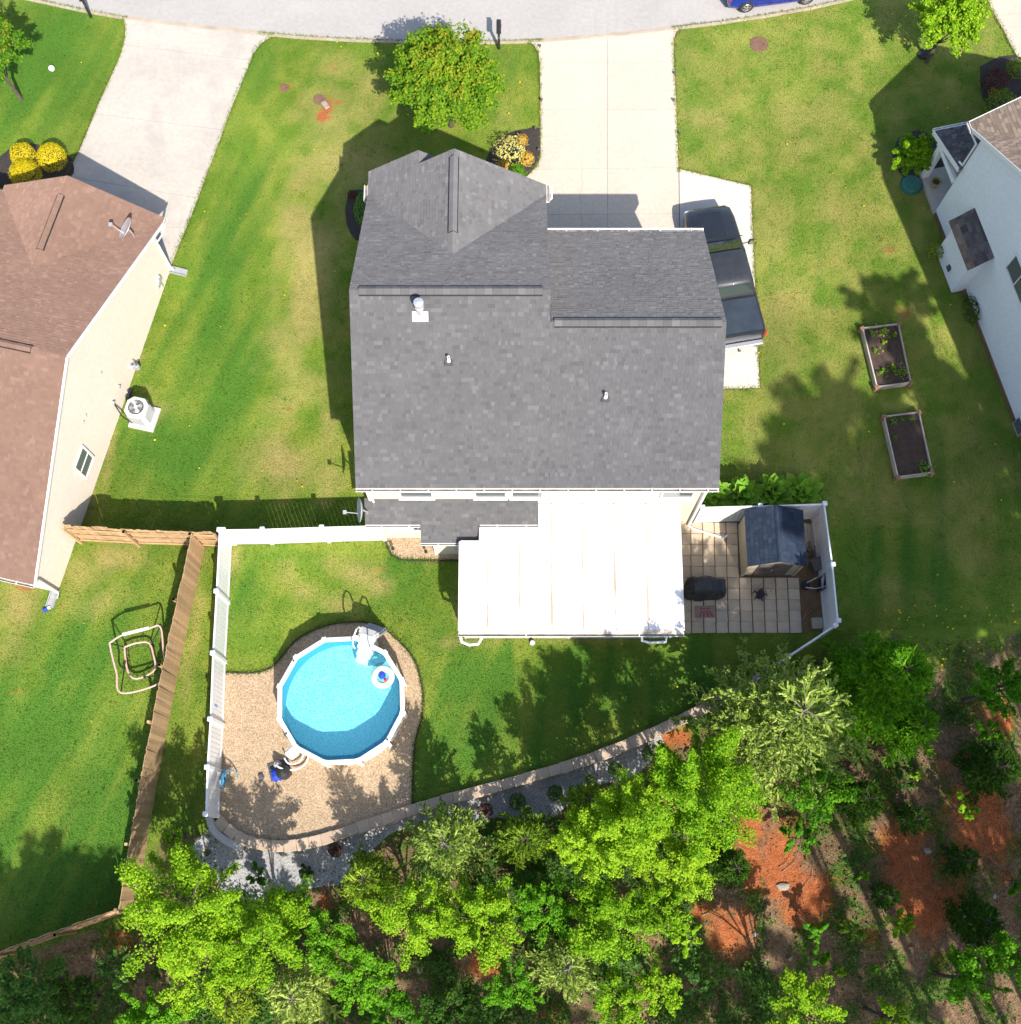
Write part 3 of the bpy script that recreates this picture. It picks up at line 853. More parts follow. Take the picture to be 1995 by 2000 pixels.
def fascia(house, pts, h=0.17, t=0.03, mt=None):
    for a, b in zip(pts, pts[1:]):
        MB().beam(V(*a) - V(0, 0, h / 2 - .01), V(*b) - V(0, 0, h / 2 - .01), t, h).build('fascia', mt or m_trim, house, W=True)
def on_wall(px_, py_, O, n):
    lo, hi = -1.0, 12.0
    f = lambda z: (P2(px_, py_, z)[0] - O[0]) * n[0] + (P2(px_, py_, z)[1] - O[1]) * n[1]
    for _ in range(50):
        m = (lo + hi) / 2
        if (f(lo) < 0) == (f(m) < 0):
            lo = m
        else:
            hi = m
    return P(px_, py_, lo)

# ---------------------------------------------------------------- the grey-roofed house
XL, XR, XM, YE, ZE = -5.1, 6.87, 1.27, 11.95, 5.0
hs = thing('house', 'two-storey house with large grey shingle roof and white gutters in the middle', 'house', (0.9, 17.0, 0))
rearL = [(XL, YE, ZE), (XM, YE, ZE), (XM, 17.45, 8.3), (XL, 17.45, 8.3)]
rearR = [(XM + .002, YE, ZE), (XR, YE, ZE), (XR, 16.6, 7.79), (XM + .002, 16.6, 7.79)]
roof_rear = roof_slope(hs, rearL, m_sh, m_deck, single=160)
roof_slope(hs, rearR, m_sh, m_deck, single=140)
roof_slope(hs, [(XM + .03, 16.6, 7.79), (XR, 16.6, 7.79), (XR, 21.6, 4.85), (XM + .03, 21.6, 4.85)], m_sh, m_deck)
AP = (-1.92, 19.37, 7.16)
roof_slope(hs, [(XL, 17.45, 8.3), (XL, 22.98, 5.01), AP, (-1.92, 17.45, 8.3)], m_sh, m_deck)
roof_slope(hs, [(-1.92, 17.45, 8.3), AP, (XM, 22.98, 5.01), (XM, 17.45, 8.3)], m_sh, m_deck)
YF = 23.4
roof_slope(hs, [(XL, 22.98, 5.0), (XL, YF, 5.0), (-1.92, YF, 7.18), (-1.92, 19.35, 7.18)], m_sh, m_deck)
roof_slope(hs, [(XM, 22.98, 5.0), (-1.92, 19.35, 7.18), (-1.92, YF, 7.18), (XM, YF, 5.0)], m_sh, m_deck)
roof_slope(hs, [(XL, YF + .002, 5.0), (XL, 23.95, 5.0), (-3.22, 23.95, 6.29), (-3.22, YF + .002, 6.29)], m_sh, m_deck)
roof_slope(hs, [(-3.22, YF + .002, 6.29), (-3.22, 23.95, 6.29), (-1.34, 23.95, 5.0), (-1.34, YF + .002, 5.0)], m_sh, m_deck)
sR, sF = nrm((0, -1, -.6)), nrm((0, 1, -.6))
ridge(hs, (XL + .3, 17.45, 8.31), (XM - .25, 17.45, 8.31), sR, sF, m_sh)
ridge(hs, (XM + .12, 16.6, 7.80), (XR - .15, 16.6, 7.80), sR, sF, m_sh)
ridge(hs, (-1.92, 20.2, 7.20), (-1.92, YF - .3, 7.20), nrm((-1, 0, -.68)), nrm((1, 0, -.68)), m_sh)
ridge(hs, (-1.92, 19.42, 7.185), (-1.92, 20.2, 7.185), nrm((-1, 0, -.68)), nrm((1, 0, -.68)), m_sh, vent=False)
# walls
siding(hs, (XL + .28, 12.2), (XR - .28, 12.2), [(0, 0), (11.41, 0), (11.41, 5.0), (0, 5.0)], m_siding_cream, (0, -1))
siding(hs, (XL + .26, 12.2), (XL + .26, 23.0), [(0, 0), (10.8, 0), (10.8, 4.95), (5.25, 8.15), (0, 5.0)], m_siding_cream, (-1, 0))
siding(hs, (XR - .26, 12.2), (XR - .26, 21.2), [(0, 0), (9.0, 0), (9.0, 4.9), (4.4, 7.6), (0, 5.0)], m_siding_cream, (1, 0))
siding(hs, (XL + .26, 23.2), (XM - .26, 23.2), [(0, 0), (5.85, 0), (5.85, 5.0), (2.92, 6.95), (0, 5.0)], m_siding_cream, (0, 1))
siding(hs, (XM - .2, 21.3), (XR - .26, 21.3), [(0, 0), (5.54, 0), (5.54, 4.85), (0, 4.85)], m_siding_cream, (0, 1))
siding(hs, (XM - .02, 16.6), (XM - .02, 23.2), [(0, 4.2), (6.6, 4.2), (6.38, 5.0), (.85, 8.2), (0, 7.7)], m_siding_cream, (1, 0))
MB().box((1.2, 21.33, 3.4), (.02, .05, .1)).build('trim_board', m_trim, hs, W=True)
for x in (2.6, 5.2):                       # garage doors
    MB().box((x, 21.33, 1.15), (2.4, .06, 2.2)).build('garage_door', m_trim, hs, W=True)
for x in (XL + .27, XR - .27):
    MB().box((x, 12.18, 2.5), (.13, .11, 5.0)).build('corner_trim', m_trim, hs, W=True)
MB().box((XM - .1, 23.18, 2.5), (.13, .11, 5.0)).build('corner_trim', m_trim, hs, W=True)
fascia(hs, [(XL + .03, YE, ZE - .14), (XL + .03, 17.45, 8.16), (XL + .03, 22.98, 4.86)])
fascia(hs, [(XR - .03, YE, ZE - .14), (XR - .03, 16.6, 7.65), (XR - .03, 21.6, 4.71)])
fascia(hs, [(XL, YF - .03, 4.86), (-1.92, YF - .03, 7.04), (XM, YF - .03, 4.86)])
gutter(hs, (XL, YE - .01, ZE), (XR, YE - .01, ZE), (0, -1))
gutter(hs, (XM + .05, 21.61, 4.85), (XR, 21.61, 4.85), (0, 1), 1.0)
gutter(hs, (XL - .02, 22.75, 5.0), (XL - .02, YF, 5.0), (-1, 0))
gutter(hs, (XM + .02, 22.75, 5.0), (XM + .02, YF, 5.0), (1, 0))
MB().add([(XL, YE, ZE - .16), (XR, YE, ZE - .16), (XR, 12.2, ZE - .16), (XL, 12.2, ZE - .16)], [(0, 1, 2, 3)]).build('soffit', m_trim, hs, W=True)
pipe(hs, [(XM + .1, 23.42, 4.85), (XM + .22, 23.42, 4.8), (XM + .22, 23.1, 4.6), (XM + .0, 23.0, 4.5)])
pipe(hs, [(XL + .2, YE - .08, 4.88), (XL + .36, 12.08, 4.6), (XL + .36, 12.10, 3.0)])
pipe(hs, [(XR - .2, YE - .08, 4.88), (XR - .3, 12.08, 4.6), (XR - .3, 12.10, .15), (XR - .1, 11.98, .1), (7.9, 11.62, .09), (8.0, 11.72, .12)])
pipe(hs, [(XL - .1, 23.3, 4.88), (XL + .12, 23.1, 4.6), (XL + .16, 23.1, .1)])
for a, wd in ((812, 1.05), (958, 1.0), (1030, 1.0), (1326, 1.0)):
    q = on_wall(a, 960, (0, 12.18), (0, -1))
    window(hs, (q[0], 12.19, 3.95), (1, 0, 0), (0, -1, 0), wd, 1.25)
# bump-out at the back with its own low roof
roof_slope(hs, [(-5.06, 11.42, 2.55), (.95, 11.42, 2.55), (.95, 12.22, 3.08), (-5.06, 12.22, 3.08)], m_sh, m_deck, th=.1)
roof_slope(hs, [(-3.13, 10.86, 2.18), (-1.09, 10.86, 2.18), (-1.09, 11.42, 2.55), (-3.13, 11.42, 2.55)], m_sh, m_deck, th=.1)
gutter(hs, (-5.06, 11.41, 2.55), (-3.15, 11.41, 2.55), (0, -1), .75, .09)
gutter(hs, (-1.07, 11.41, 2.55), (.95, 11.41, 2.55), (0, -1), .75, .09)
gutter(hs, (-3.15, 10.85, 2.18), (-1.07, 10.85, 2.18), (0, -1), .75, .09)
siding(hs, (-4.84, 11.68), (.75, 11.68), [(0, 0), (5.59, 0), (5.59, 2.6), (0, 2.6)], m_siding_cream, (0, -1))
siding(hs, (-4.84, 12.2), (-4.84, 11.68), [(0, 0), (.52, 0), (.52, 2.6), (0, 2.9)], m_siding_cream, (-1, 0))
siding(hs, (-2.72, 11.05), (-1.3, 11.05), [(0, 0), (1.42, 0), (1.42, 2.2), (0, 2.2)], m_siding_cream, (0, -1))
siding(hs, (-2.72, 11.68), (-2.72, 11.05), [(0, 0), (.63, 0), (.63, 2.2), (0, 2.5)], m_siding_cream, (-1, 0))
MB().box((-2.72, 11.04, 1.1), (.1, .08, 2.2)).build('corner_trim', m_trim, hs, W=True)
q = on_wall(790, 1031, (0, 11.67), (0, -1))
window(hs, (q[0], 11.67, 1.75), (1, 0, 0), (0, -1, 0), .95, 1.0)
b = MB().box((-2.05, 10.99, 1.55), (.16, .1, .2))
b.tube([(-2.05, 10.95, 1.5), (-1.95, 10.9, 1.2), (-1.6, 10.85, .9), (-1.2, 10.85, .95)], .012, 6)
b.build('utility_box', m_grey, hs, W=True)
# roof pipes
def rearz(x, y):
    return ZE + .6 * (y - YE)
def roof_pipe(px_, py_, kind):
    q = onf(px_, py_, rearz)
    if kind == 'flue':
        p = MB().add([(q[0] - .25, q[1] - .22, q[2] - .10), (q[0] + .25, q[1] - .22, q[2] - .10), (q[0] + .25, q[1] + .05, q[2] + .07), (q[0] - .25, q[1] + .05, q[2] + .07)], [(0, 1, 2, 3)]).build('flashing', m_galv, hs, W=True)
        MB().lathe([(.13, -.1), (.12, .12), (.11, .14), (.11, .34), (.14, .36), (.14, .42), (.11, .45), (.11, .56), (.16, .58), (.16, .74), (.06, .80)], (q[0], q[1] + .03, q[2]), 16).build('flue_pipe', m_galv, p, smooth=True, W=True)
    else:
        p = MB().box((q[0], q[1], q[2] + .02), (.26, .3, .05)).build('flashing', m_dgrey, hs, W=True)
        MB().lathe([(.07, -.05), (.06, .12), (.05, .14), (.05, .34), (.04, .34), (.035, .2)], (q[0], q[1], q[2]), 12).build('vent_pipe', m_trim, p, smooth=True, W=True)
roof_pipe(821, 613, 'flue')
roof_pipe(877, 706, 'vent')
roof_pipe(1183, 777, 'vent')
# patio cover
pc = thing('patio_cover', 'flat white panel patio cover with dirty seams behind the house', 'patio cover', (2, 9.8, 0))
def pcz(y):
    return 2.62 + (y - 12.15) * .058
segs = [-1.74, -.78, .32, 1.42, 2.5, 3.6, 4.71, 5.88]
for i in range(7):
    x0, x1 = segs[i] + .012, segs[i + 1] - .012
    k2 = MB()
    for c0, c1, yt in ((-9, -1.09, 10.84), (-1.09, .97, 11.30), (.97, 9, 12.16)):
        e0_, e1_ = max(x0, c0), min(x1, c1)
        if e1_ - e0_ < .01:
            continue
        k2.loft([[(e0_, y, pcz(y) - .08), (e1_, y, pcz(y) - .08), (e1_, y, pcz(y)), (e0_, y, pcz(y))] for y in (7.72, yt)])
    k2.build('roof_panel', m_white, pc, W=True)
m_seam = mat('dirty_seam', (0.34, 0.25, 0.17), (0.52, 0.43, 0.34), 1.2, .9)
for i in range(1, 7):
    yt = 12.1 if i >= 3 else 11.2
    k2 = MB()
    ys = np.linspace(7.8, yt, 26)
    L, Rr = [], []
    for j, y in enumerate(ys):
        wd = .018 + .034 * max(0, math.sin(j * .37 + i * 2.1)) * (1 - j / 30) + .008 * R.random()
        L.append((segs[i] - wd, y, pcz(y) + .014))
        Rr.append((segs[i] + wd * .8, y, pcz(y) + .014))
    k2.add(L + Rr, [(j, 26 + j, 27 + j, j + 1) for j in range(25)])
    k2.build('seam_grime', m_seam, pc, W=True)
m_chan = mat('beige_channel', (0.50, 0.42, 0.33), (0.62, 0.56, 0.48), 2, .8)
MB().beam((-1.76, 7.68, pcz(7.7) + .0), (5.9, 7.68, pcz(7.7) + .0), .10, .05).build('beige_channel', m_chan, pc, W=True)
gutter(pc, (-1.78, 7.62, 2.36), (5.92, 7.62, 2.36), (0, -1), 2.6, .12)
for x in (-1.76, 5.9):
    MB().beam((x, 7.7, pcz(7.7) - .04), (x, 12.1 if x > 0 else 10.8, pcz(12.1 if x > 0 else 10.8) - .04), .05, .14).build('edge_trim', m_trim, pc, W=True)
for x in (-1.6, 2.1, 5.75):
    MB().box((x, 7.95, 1.13), (.1, .1, 2.26)).build('post', m_trim, pc, W=True)
MB().beam((-1.7, 7.95, 2.22), (5.85, 7.95, 2.22), .1, .14).build('beam', m_trim, pc, W=True)
MB().box((-1.68, 9.4, 1.1), (.04, 2.8, 2.1)).build('side_screen', m_trim, pc, W=True)
pipe(pc, [(-1.7, 7.5, 2.25), (-1.66, 7.35, 2.2), (-1.4, 7.25, 2.18), (-1.1, 7.28, 2.2), (-.95, 7.55, 2.15), (-.95, 7.9, 2.0), (-.95, 8.05, .1)], r=.05)
pipe(pc, [(5.3, 7.54, 2.3), (5.3, 7.35, 2.2), (4.75, 7.32, 2.18), (4.5, 7.4, 2.15), (4.5, 7.9, 2.0), (4.5, 8.05, .1)], r=.05)
struct(MB().add([(-1.6, 7.9, .024), (5.7, 7.9, .024), (5.7, 12.2, .024), (-1.6, 12.2, .024)], [(0, 1, 2, 3)]).build('patio_floor', m_conc2), 'concrete floor under the patio cover')

# ---------------------------------------------------------------- brown-roofed house at the left
A = V(*P2(334, 523)); B = V(*P2(113, 1156))
u = nrm(B - A); n = V(-u[1], u[0])
def L3(s, q, z):
    p = A + u * s + n * q
    return (p[0], p[1], z)
lh = thing('house', 'brown-roofed single-storey house with long beige side wall at the left edge', 'house', L3(6.7, -4, 0))
RO = .22
sl = lambda s: 5.9 - (s - 6.7) * .4749 if s > 6.7 else 5.9 - (6.7 - s) * .4658
roof_slope(lh, [L3(6.7, RO, 5.9), L3(13.86, RO, 2.5), L3(13.86, -12, 2.5), L3(6.7, -12, 5.9)], m_sh_brown, m_deck_brown, th=.12)
zs = sl(3.05)
roof_slope(lh, [L3(6.7, RO, 5.9), L3(-.6, RO, 2.5), L3(3.05, -2.98, zs), L3(6.7, -2.98, 5.9)], m_sh_brown, m_deck_brown, th=.12)
roof_slope(lh, [L3(6.7, -2.98, 5.9), L3(3.05, -2.98, zs), L3(-.6, -6.18, 2.5), L3(6.7, -6.18, 5.9)], m_sh_brown, m_deck_brown, th=.12)
roof_slope(lh, [L3(6.7, -6.18, 5.9), L3(-.6, -6.18, 2.5), L3(-.6, -12, 2.5), L3(6.7, -12, 5.9)], m_sh_brown, m_deck_brown, th=.12)
roof_slope(lh, [L3(-.6, RO, 2.5), L3(-.82, RO, 2.5), L3(-.82, -2.98, zs), L3(3.05, -2.98, zs)], m_sh_brown, m_deck_brown, th=.12)
roof_slope(lh, [L3(-.6, -6.18, 2.5), L3(3.05, -2.98, zs), L3(-.82, -2.98, zs), L3(-.82, -6.18, 2.5)], m_sh_brown, m_deck_brown, th=.12)
d1 = nrm((u[0], u[1], -.4749)); d2 = nrm((-u[0], -u[1], -.4658))
ridge(lh, L3(6.7, -1.0, 5.91), L3(6.7, -11, 5.91), d1, d2, m_sh_brown, wd=.13)
ridge(lh, L3(-.0, -2.98, zs + .01), L3(2.3, -2.98, zs + .01), nrm((n[0], n[1], -.53)), nrm((-n[0], -n[1], -.53)), m_sh_brown, wd=.13)
siding(lh, L3(0, 0, 0)[:2], L3(13.57, 0, 0)[:2], [(0, .02), (13.57, .02), (13.57, 2.58), (6.75, 5.76), (0, 2.72)], m_siding_beige, n, .115)
siding(lh, L3(0, 0, 0)[:2], L3(0, -6, 0)[:2], [(0, 0), (6, 0), (6, 2.6), (3, 4.0), (0, 2.6)], m_siding_beige, -u, .115)
siding(lh, L3(13.57, 0, 0)[:2], L3(13.57, -12, 0)[:2], [(0, 0), (12, 0), (12, 2.55), (0, 2.55)], m_siding_beige, u, .115)
fascia(lh, [L3(13.86, RO + .02, 2.5), L3(6.7, RO + .02, 5.9), L3(-.6, RO + .02, 2.5)], .15, .03)
MB().box(L3(0.02, -.02, 1.3), (.12, .12, 2.6), math.atan2(u[1], u[0])).build('corner_trim', m_siding_beige, lh, W=True)
gutter(lh, L3(13.87, RO, 2.48), L3(13.87, -12, 2.48), (u[0], u[1], 0), 1.0, .11)
gutter(lh, L3(-.83, RO, 2.48), L3(-.55, RO, 2.48), (n[0], n[1], 0), 5, .10)
pipe(lh, [L3(-.55, .26, 2.36), L3(-.3, .22, 2.2), L3(.05, .05, 2.0), L3(.05, .05, .15), L3(.12, .2, .1)], r=.045)
pipe(lh, [L3(13.92, .12, 2.4), L3(13.75, .1, 2.2), L3(13.6, .06, 2.0), L3(13.6, .06, .15), L3(13.8, .12, .08)], r=.06)
q = on_wall(163, 903, A, n)
window(lh, q, (u[0], u[1], 0), (n[0], n[1], 0), .78, 1.12, 2, vert=True, sill=False)
def wallpt(a, b_):
    return on_wall(a, b_, A, n)
def wall_bits(c, parts, name):
    k2 = MB()
    for (ds, dz, do, sx, sz, so) in parts:
        p = V(*c) + V(u[0], u[1], 0) * ds + V(0, 0, dz) + V(n[0], n[1], 0) * do
        k2.box(p, (so, sx, sz), math.atan2(n[1], n[0]))
    return k2.build(name, m_galv, lh, W=True)
wall_bits(wallpt(308, 545), [(0, 0, .06, .2, .3, .12), (0, -.35, .04, .06, .5, .05), (.2, -.15, .05, .16, .2, .1)], 'electric_meter')
wall_bits(wallpt(230, 755), [(0, 0, .05, .1, .1, .1)], 'hose_bib')
wall_bits(wallpt(196, 728), [(0, 0, .03, .07, .07, .05)], 'vent_hood')
wall_bits(wallpt(166, 811), [(0, 0, .03, .07, .07, .05), (.25, 0, .03, .06, .06, .05)], 'vent_hood')
wall_bits(wallpt(218, 786), [(0, 0, .06, .09, .1, .12)], 'line_cover')
pipe(lh, [wallpt(218, 786), V(*wallpt(222, 790)) + V(n[0], n[1], 0) * .05, P(238, 812, .35), P(258, 826, .3)], 'refrigerant_line', m_black, .025)
# satellite dish on the brown roof
def dish(lbl, base, aim, r, mt=m_galv):
    root = thing('satellite_dish', lbl, 'satellite dish', base)
    aim = nrm(aim)
    MB().tube([(0, 0, 0), (.02, 0, .25), (aim[0] * .1, aim[1] * .1, .48)], .03, 8).build('mast', m_galv, root, smooth=True)
    s1 = nrm(np.cross(aim, (0, 0, 1))); s2 = np.cross(s1, aim)
    c = V(aim[0] * .12, aim[1] * .12, .5)
    k2 = MB()
    rings = [[c + aim * (.25 * t * t * r) + (s1 * math.cos(a) + s2 * math.sin(a) * 1.1) * r * t for a in np.linspace(0, 2 * pi, 20, endpoint=False)] for t in (.05, .35, .65, .9, 1.0)]
    rings += [[p - aim * .02 for p in rr] for rr in rings[::-1]]
    k2.loft(rings)
    k2.build('reflector', mt, root, smooth=True)
    tip = c + aim * r * 1.35 - s2 * r * .5
    MB().tube([c - s2 * r * .95, tip], .018, 6).build('feed_arm', m_galv, root)
    MB().box(tip, (.12, .12, .09)).build('receiver', m_galv, root)
def lroof(x, y):
    s = float((V(x, y) - A) @ u); q2 = float((V(x, y) - A) @ n)
    return max(sl(s), 2.5 + .53 * (RO - q2) if s < 3 else 0)
q = onf(262, 462, lroof)
dish('white satellite dish on the brown roof near its front corner', q, (-.75, .1, .65), .42)
dish('grey satellite dish on the low back roof beside the house corner', (-4.98, 11.75, 2.74), (-.93, -.1, .25), .42, m_grey)

# ---------------------------------------------------------------- white house at the right
A2 = V(*P2(1831, 427)); B2 = V(*P2(1985, 830))
u2 = nrm(B2 - A2); n2 = V(u2[1], -u2[0])
def R3(s, q, z):
    p = A2 + u2 * s + n2 * q
    return (p[0], p[1], z)
rh = thing('house', 'white-sided two-storey house with tan shingle roof at the right edge', 'house', R3(6, -4, 0))
e0, ez = -.8, 4.9
main = lambda s: ez + .57 * (s - e0)
zr = main(7.0); za = 4.9 + .6 * 3.67; sa = e0 + (za - ez) / .57
roof_slope(rh, [R3(e0, .17, ez), R3(7, .17, zr), R3(7, -3.5, zr), R3(sa, -3.5, za)], m_sh_tan, m_deck_brown, th=.14, single=60, widths=(.16, .22, .3))
roof_slope(rh, [R3(e0, .17, ez), R3(sa, -3.5, za), R3(e0 - .3, -3.5, za), R3(e0 - .3, .17, ez)], m_sh_tan, m_deck_brown, th=.14, single=140, widths=(.16, .22, .3))
roof_slope(rh, [R3(7, .17, zr), R3(14.8, .17, ez), R3(14.8, -9, ez), R3(7, -9, zr)], m_sh_tan, m_deck_brown)
roof_slope(rh, [R3(7, -3.5, zr), R3(sa, -3.5, za), R3(e0, -7.2, ez), R3(7, -9, zr)][:3] + [R3(7, -9, zr)], m_sh_tan, m_deck_brown)
roof_slope(rh, [R3(sa, -3.5, za), R3(e0, -7.2, ez), R3(e0 - .3, -7.2, ez), R3(e0 - .3, -3.5, za)], m_sh_tan, m_deck_brown)
siding(rh, R3(-.3, 0, 0)[:2], R3(14.3, 0, 0)[:2], [(0, .1), (14.6, .1), (14.6, 4.95), (7.3, 9.1), (0, 5.05)], m_siding_white, n2, .11)
MB().beam(R3(-.3, .02, .05), R3(14.3, .02, .05), .12, .2).build('foundation', m_patiosoil, rh, W=True)
siding(rh, R3(-.3, 0, 0)[:2], R3(-.3, -8, 0)[:2], [(0, 0), (7.2, 0), (7.2, 5), (3.6, 6.9), (0, 5)], m_siding_white, -u2, .11)
siding(rh, R3(14.3, 0, 0)[:2], R3(14.3, -9, 0)[:2], [(0, 0), (9, 0), (9, 5), (0, 5)], m_siding_white, u2, .11)
fascia(rh, [R3(e0, .19, ez), R3(7, .19, zr), R3(14.8, .19, ez)], .15)
fascia(rh, [R3(e0 - .32, .17, ez), R3(e0 - .32, -3.5, za), R3(e0 - .32, -7.2, ez)], .15)
gutter(rh, R3(e0 - .3, .19, ez), R3(e0 + .12, .19, ez), (n2[0], n2[1], 0), 5, .11)
pipe(rh, [R3(e0 + .1, .22, ez - .1), R3(-.35, .06, ez - .35), R3(-.36, .06, 3.2), R3(-.6, .06, 3.1)], r=.04)
# porch
roof_slope(rh, [R3(-2.5, .16, 2.42), R3(-.3, .16, 3.12), R3(-.3, -3.2, 3.12), R3(-2.5, -3.2, 2.42)], m_sh_dark, m_deck, th=.12)
fascia(rh, [R3(-2.52, -3.2, 2.42), R3(-2.52, .16, 2.42), R3(-.3, .18, 3.12)], .2, .03)
gutter(rh, R3(-2.54, -3.2, 2.42), R3(-2.54, .16, 2.42), (-u2[0], -u2[1], 0), .8, .10)
MB().beam(R3(-2.1, 0, 2.2), R3(-.3, 0, 2.2), .14, .25).build('porch_beam', m_siding_white, rh, W=True)
MB().cbox(V(*R3(-1.95, -.1, 1.15)), (.26, .26, 2.3), .03, math.atan2(u2[1], u2[0])).build('porch_column', m_trim, rh, W=True)
b = MB().prism([R3(-2.15, .1, 0)[:2], R3(-.2, .1, 0)[:2], R3(-.2, -3.0, 0)[:2], R3(-2.15, -3.0, 0)[:2]], 0, .18)
b.build('porch_slab', m_conc_old, rh, W=True)
# fireplace bump-out
siding(rh, R3(1.45, .55, 0)[:2], R3(3.3, .55, 0)[:2], [(0, .05), (1.85, .05), (1.85, 2.3), (0, 2.3)], m_siding_white, n2, .11)
siding(rh, R3(3.3, .55, 0)[:2], R3(3.3, 0, 0)[:2], [(0, .05), (.55, .05), (.55, 2.7), (0, 2.35)], m_siding_white, u2, .11)
siding(rh, R3(1.45, .55, 0)[:2], R3(1.45, 0, 0)[:2], [(0, .05), (.55, .05), (.55, 2.7), (0, 2.35)], m_siding_white, -u2, .11)
roof_slope(rh, [R3(1.3, .78, 2.22), R3(3.45, .78, 2.22), R3(3.45, .56, 2.36), R3(1.3, .56, 2.36)], m_sh_tan, m_deck_brown, th=.08, widths=(.22, .3))
roof_slope(rh, [R3(1.3, .56, 2.362), R3(3.45, .56, 2.362), R3(3.45, 0, 2.86), R3(1.3, 0, 2.86)], m_sh_dark, m_deck, th=.08, single=60, widths=(.22, .3))
q = on_wall(1855, 523, A2 + n2 * .57, n2)
b = MB().cbox(q, (.1, .2, .26), .02, math.atan2(n2[1], n2[0]))
b.box((q[0] + n2[0] * .08, q[1] + n2[1] * .08, q[2] + .1), (.14, .1, .06), math.atan2(n2[1], n2[0]))
b.build('wall_vent', m_dgrey, rh, W=True)
q = on_wall(1992, 545, A2, n2)
window(rh, q, (u2[0], u2[1], 0), (n2[0], n2[1], 0), 1.5, .9, 2, vert=False, sill=False)
fl = thing('flower_pot', 'round dark pot with yellow rim on the porch slab of the white house', 'pot', P(1824, 363, .18))
MB().lathe([(.13, 0), (.2, .3), (.215, .32), (.215, .36), (.18, .36), (.17, .3), (.02, .28)], n=18).build('pot_body', mat('yellowish_pot', (.35, .3, .1), None, 4, .6), fl, smooth=True)
MB().lathe([(.165, .29), (.0, .33)], n=14).build('soil', m_darksoil, fl)
ac = thing('utility_box', 'grey metal box at the foot of the white wall at the right edge', 'utility box', P(1990, 838, 0), math.atan2(u2[1], u2[0]))
MB().cbox((0, .1, .35), (.6, .5, .7), .03).build('casing', m_galv, ac)
k2 = MB()
for i in range(7):
    k2.box((0, -.16, .15 + i * .075), (.5, .02, .03))
k2.build('louvre', m_dgrey, ac)

# ---------------------------------------------------------------- fences
def board_fence(label, pts, side, h=1.83, group=None, pitch=0.150, bw=0.148, post_gap=2.4, step=None):
    """wooden board fence; pts world polyline (ground), side=+1 puts the boards on the left of travel"""
    root = thing('wooden_fence', label, 'fence', (pts[0][0], pts[0][1], 0), group=group)
    bm = {}
    def board(hh):
        key = round(hh, 2)
        if key not in bm:
            m = MB().box((0, 0, key / 2), (bw, .02, key)).mesh('board')
            m.materials.append(m_wood)
            bm[key] = m
        return bm[key]
    o = V(*root.location)[:2]
    for a, b in zip(pts, pts[1:]):
        a, b = V(a[0], a[1]), V(b[0], b[1])
        L = np.linalg.norm(b - a)
        d = (b - a) / L
        nn = V(-d[1], d[0]) * side
        n_ = max(1, math.ceil(L / .1465))
        for i in range(n_):
            c = a + d * (i + .5) * L / n_ + nn * (.003 if i % 2 else -.003)
            hh = h + R.choice((-.02, -.01, 0, 0, .01, .02)) + (step(c) if step else 0)
            ob = put('board', board(hh), m_wood, root, (c[0] + nn[0] * .045 - o[0], c[1] + nn[1] * .045 - o[1], zf(*c) + .02), math.atan2(d[1], d[0]) + R.uniform(-.02, .02))
            ob.rotation_euler = (R.uniform(-.012, .012), R.uniform(-.008, .008), ob.rotation_euler[2])
        npn = max(1, int(round(L / post_gap)))
        cs = [a + d * L * i / npn for i in range(npn + 1)]
        for c in cs:
            p = c - nn * .06
            z = zf(*c)
            MB().box((p[0], p[1], z + h / 2 + .04), (.09, .09, h + .10), math.atan2(d[1], d[0])).build('post', m_wood, root, W=True)
        for p, q in zip(cs, cs[1:]):
            for hz in (.28, .95, 1.6):
                e = 0.01
                MB().beam((*(p - nn * .01 + d * e), zf(*p) + hz), (*(q - nn * .01 - d * e), zf(*q) + hz), .04, .09).build('rail', m_wood, root, W=True)
    return root
ft = 1.83
longpts = [P2(a, b, ft) for a, b in ((372, 1043), (344, 1172), (316, 1300), (272, 1525), (229, 1778))]
board_fence('long weathered wooden fence running down between the two back lawns', longpts, +1)
board_fence('grey-brown wooden fence along the wood edge at the lower left', [longpts[-1]] + [P2(a, b, ft - .1) for a, b in ((110, 1822), (0, 1862), (-90, 1900))], -1)
board_fence('short wooden fence joining the beige wall to the white fence', [P2(a, b, ft) for a, b in ((420, 1043), (372, 1041), (243, 1037), (125, 1031))], -1, step=lambda c: .14 if c[0] < P2(243, 1037)[0] else 0)
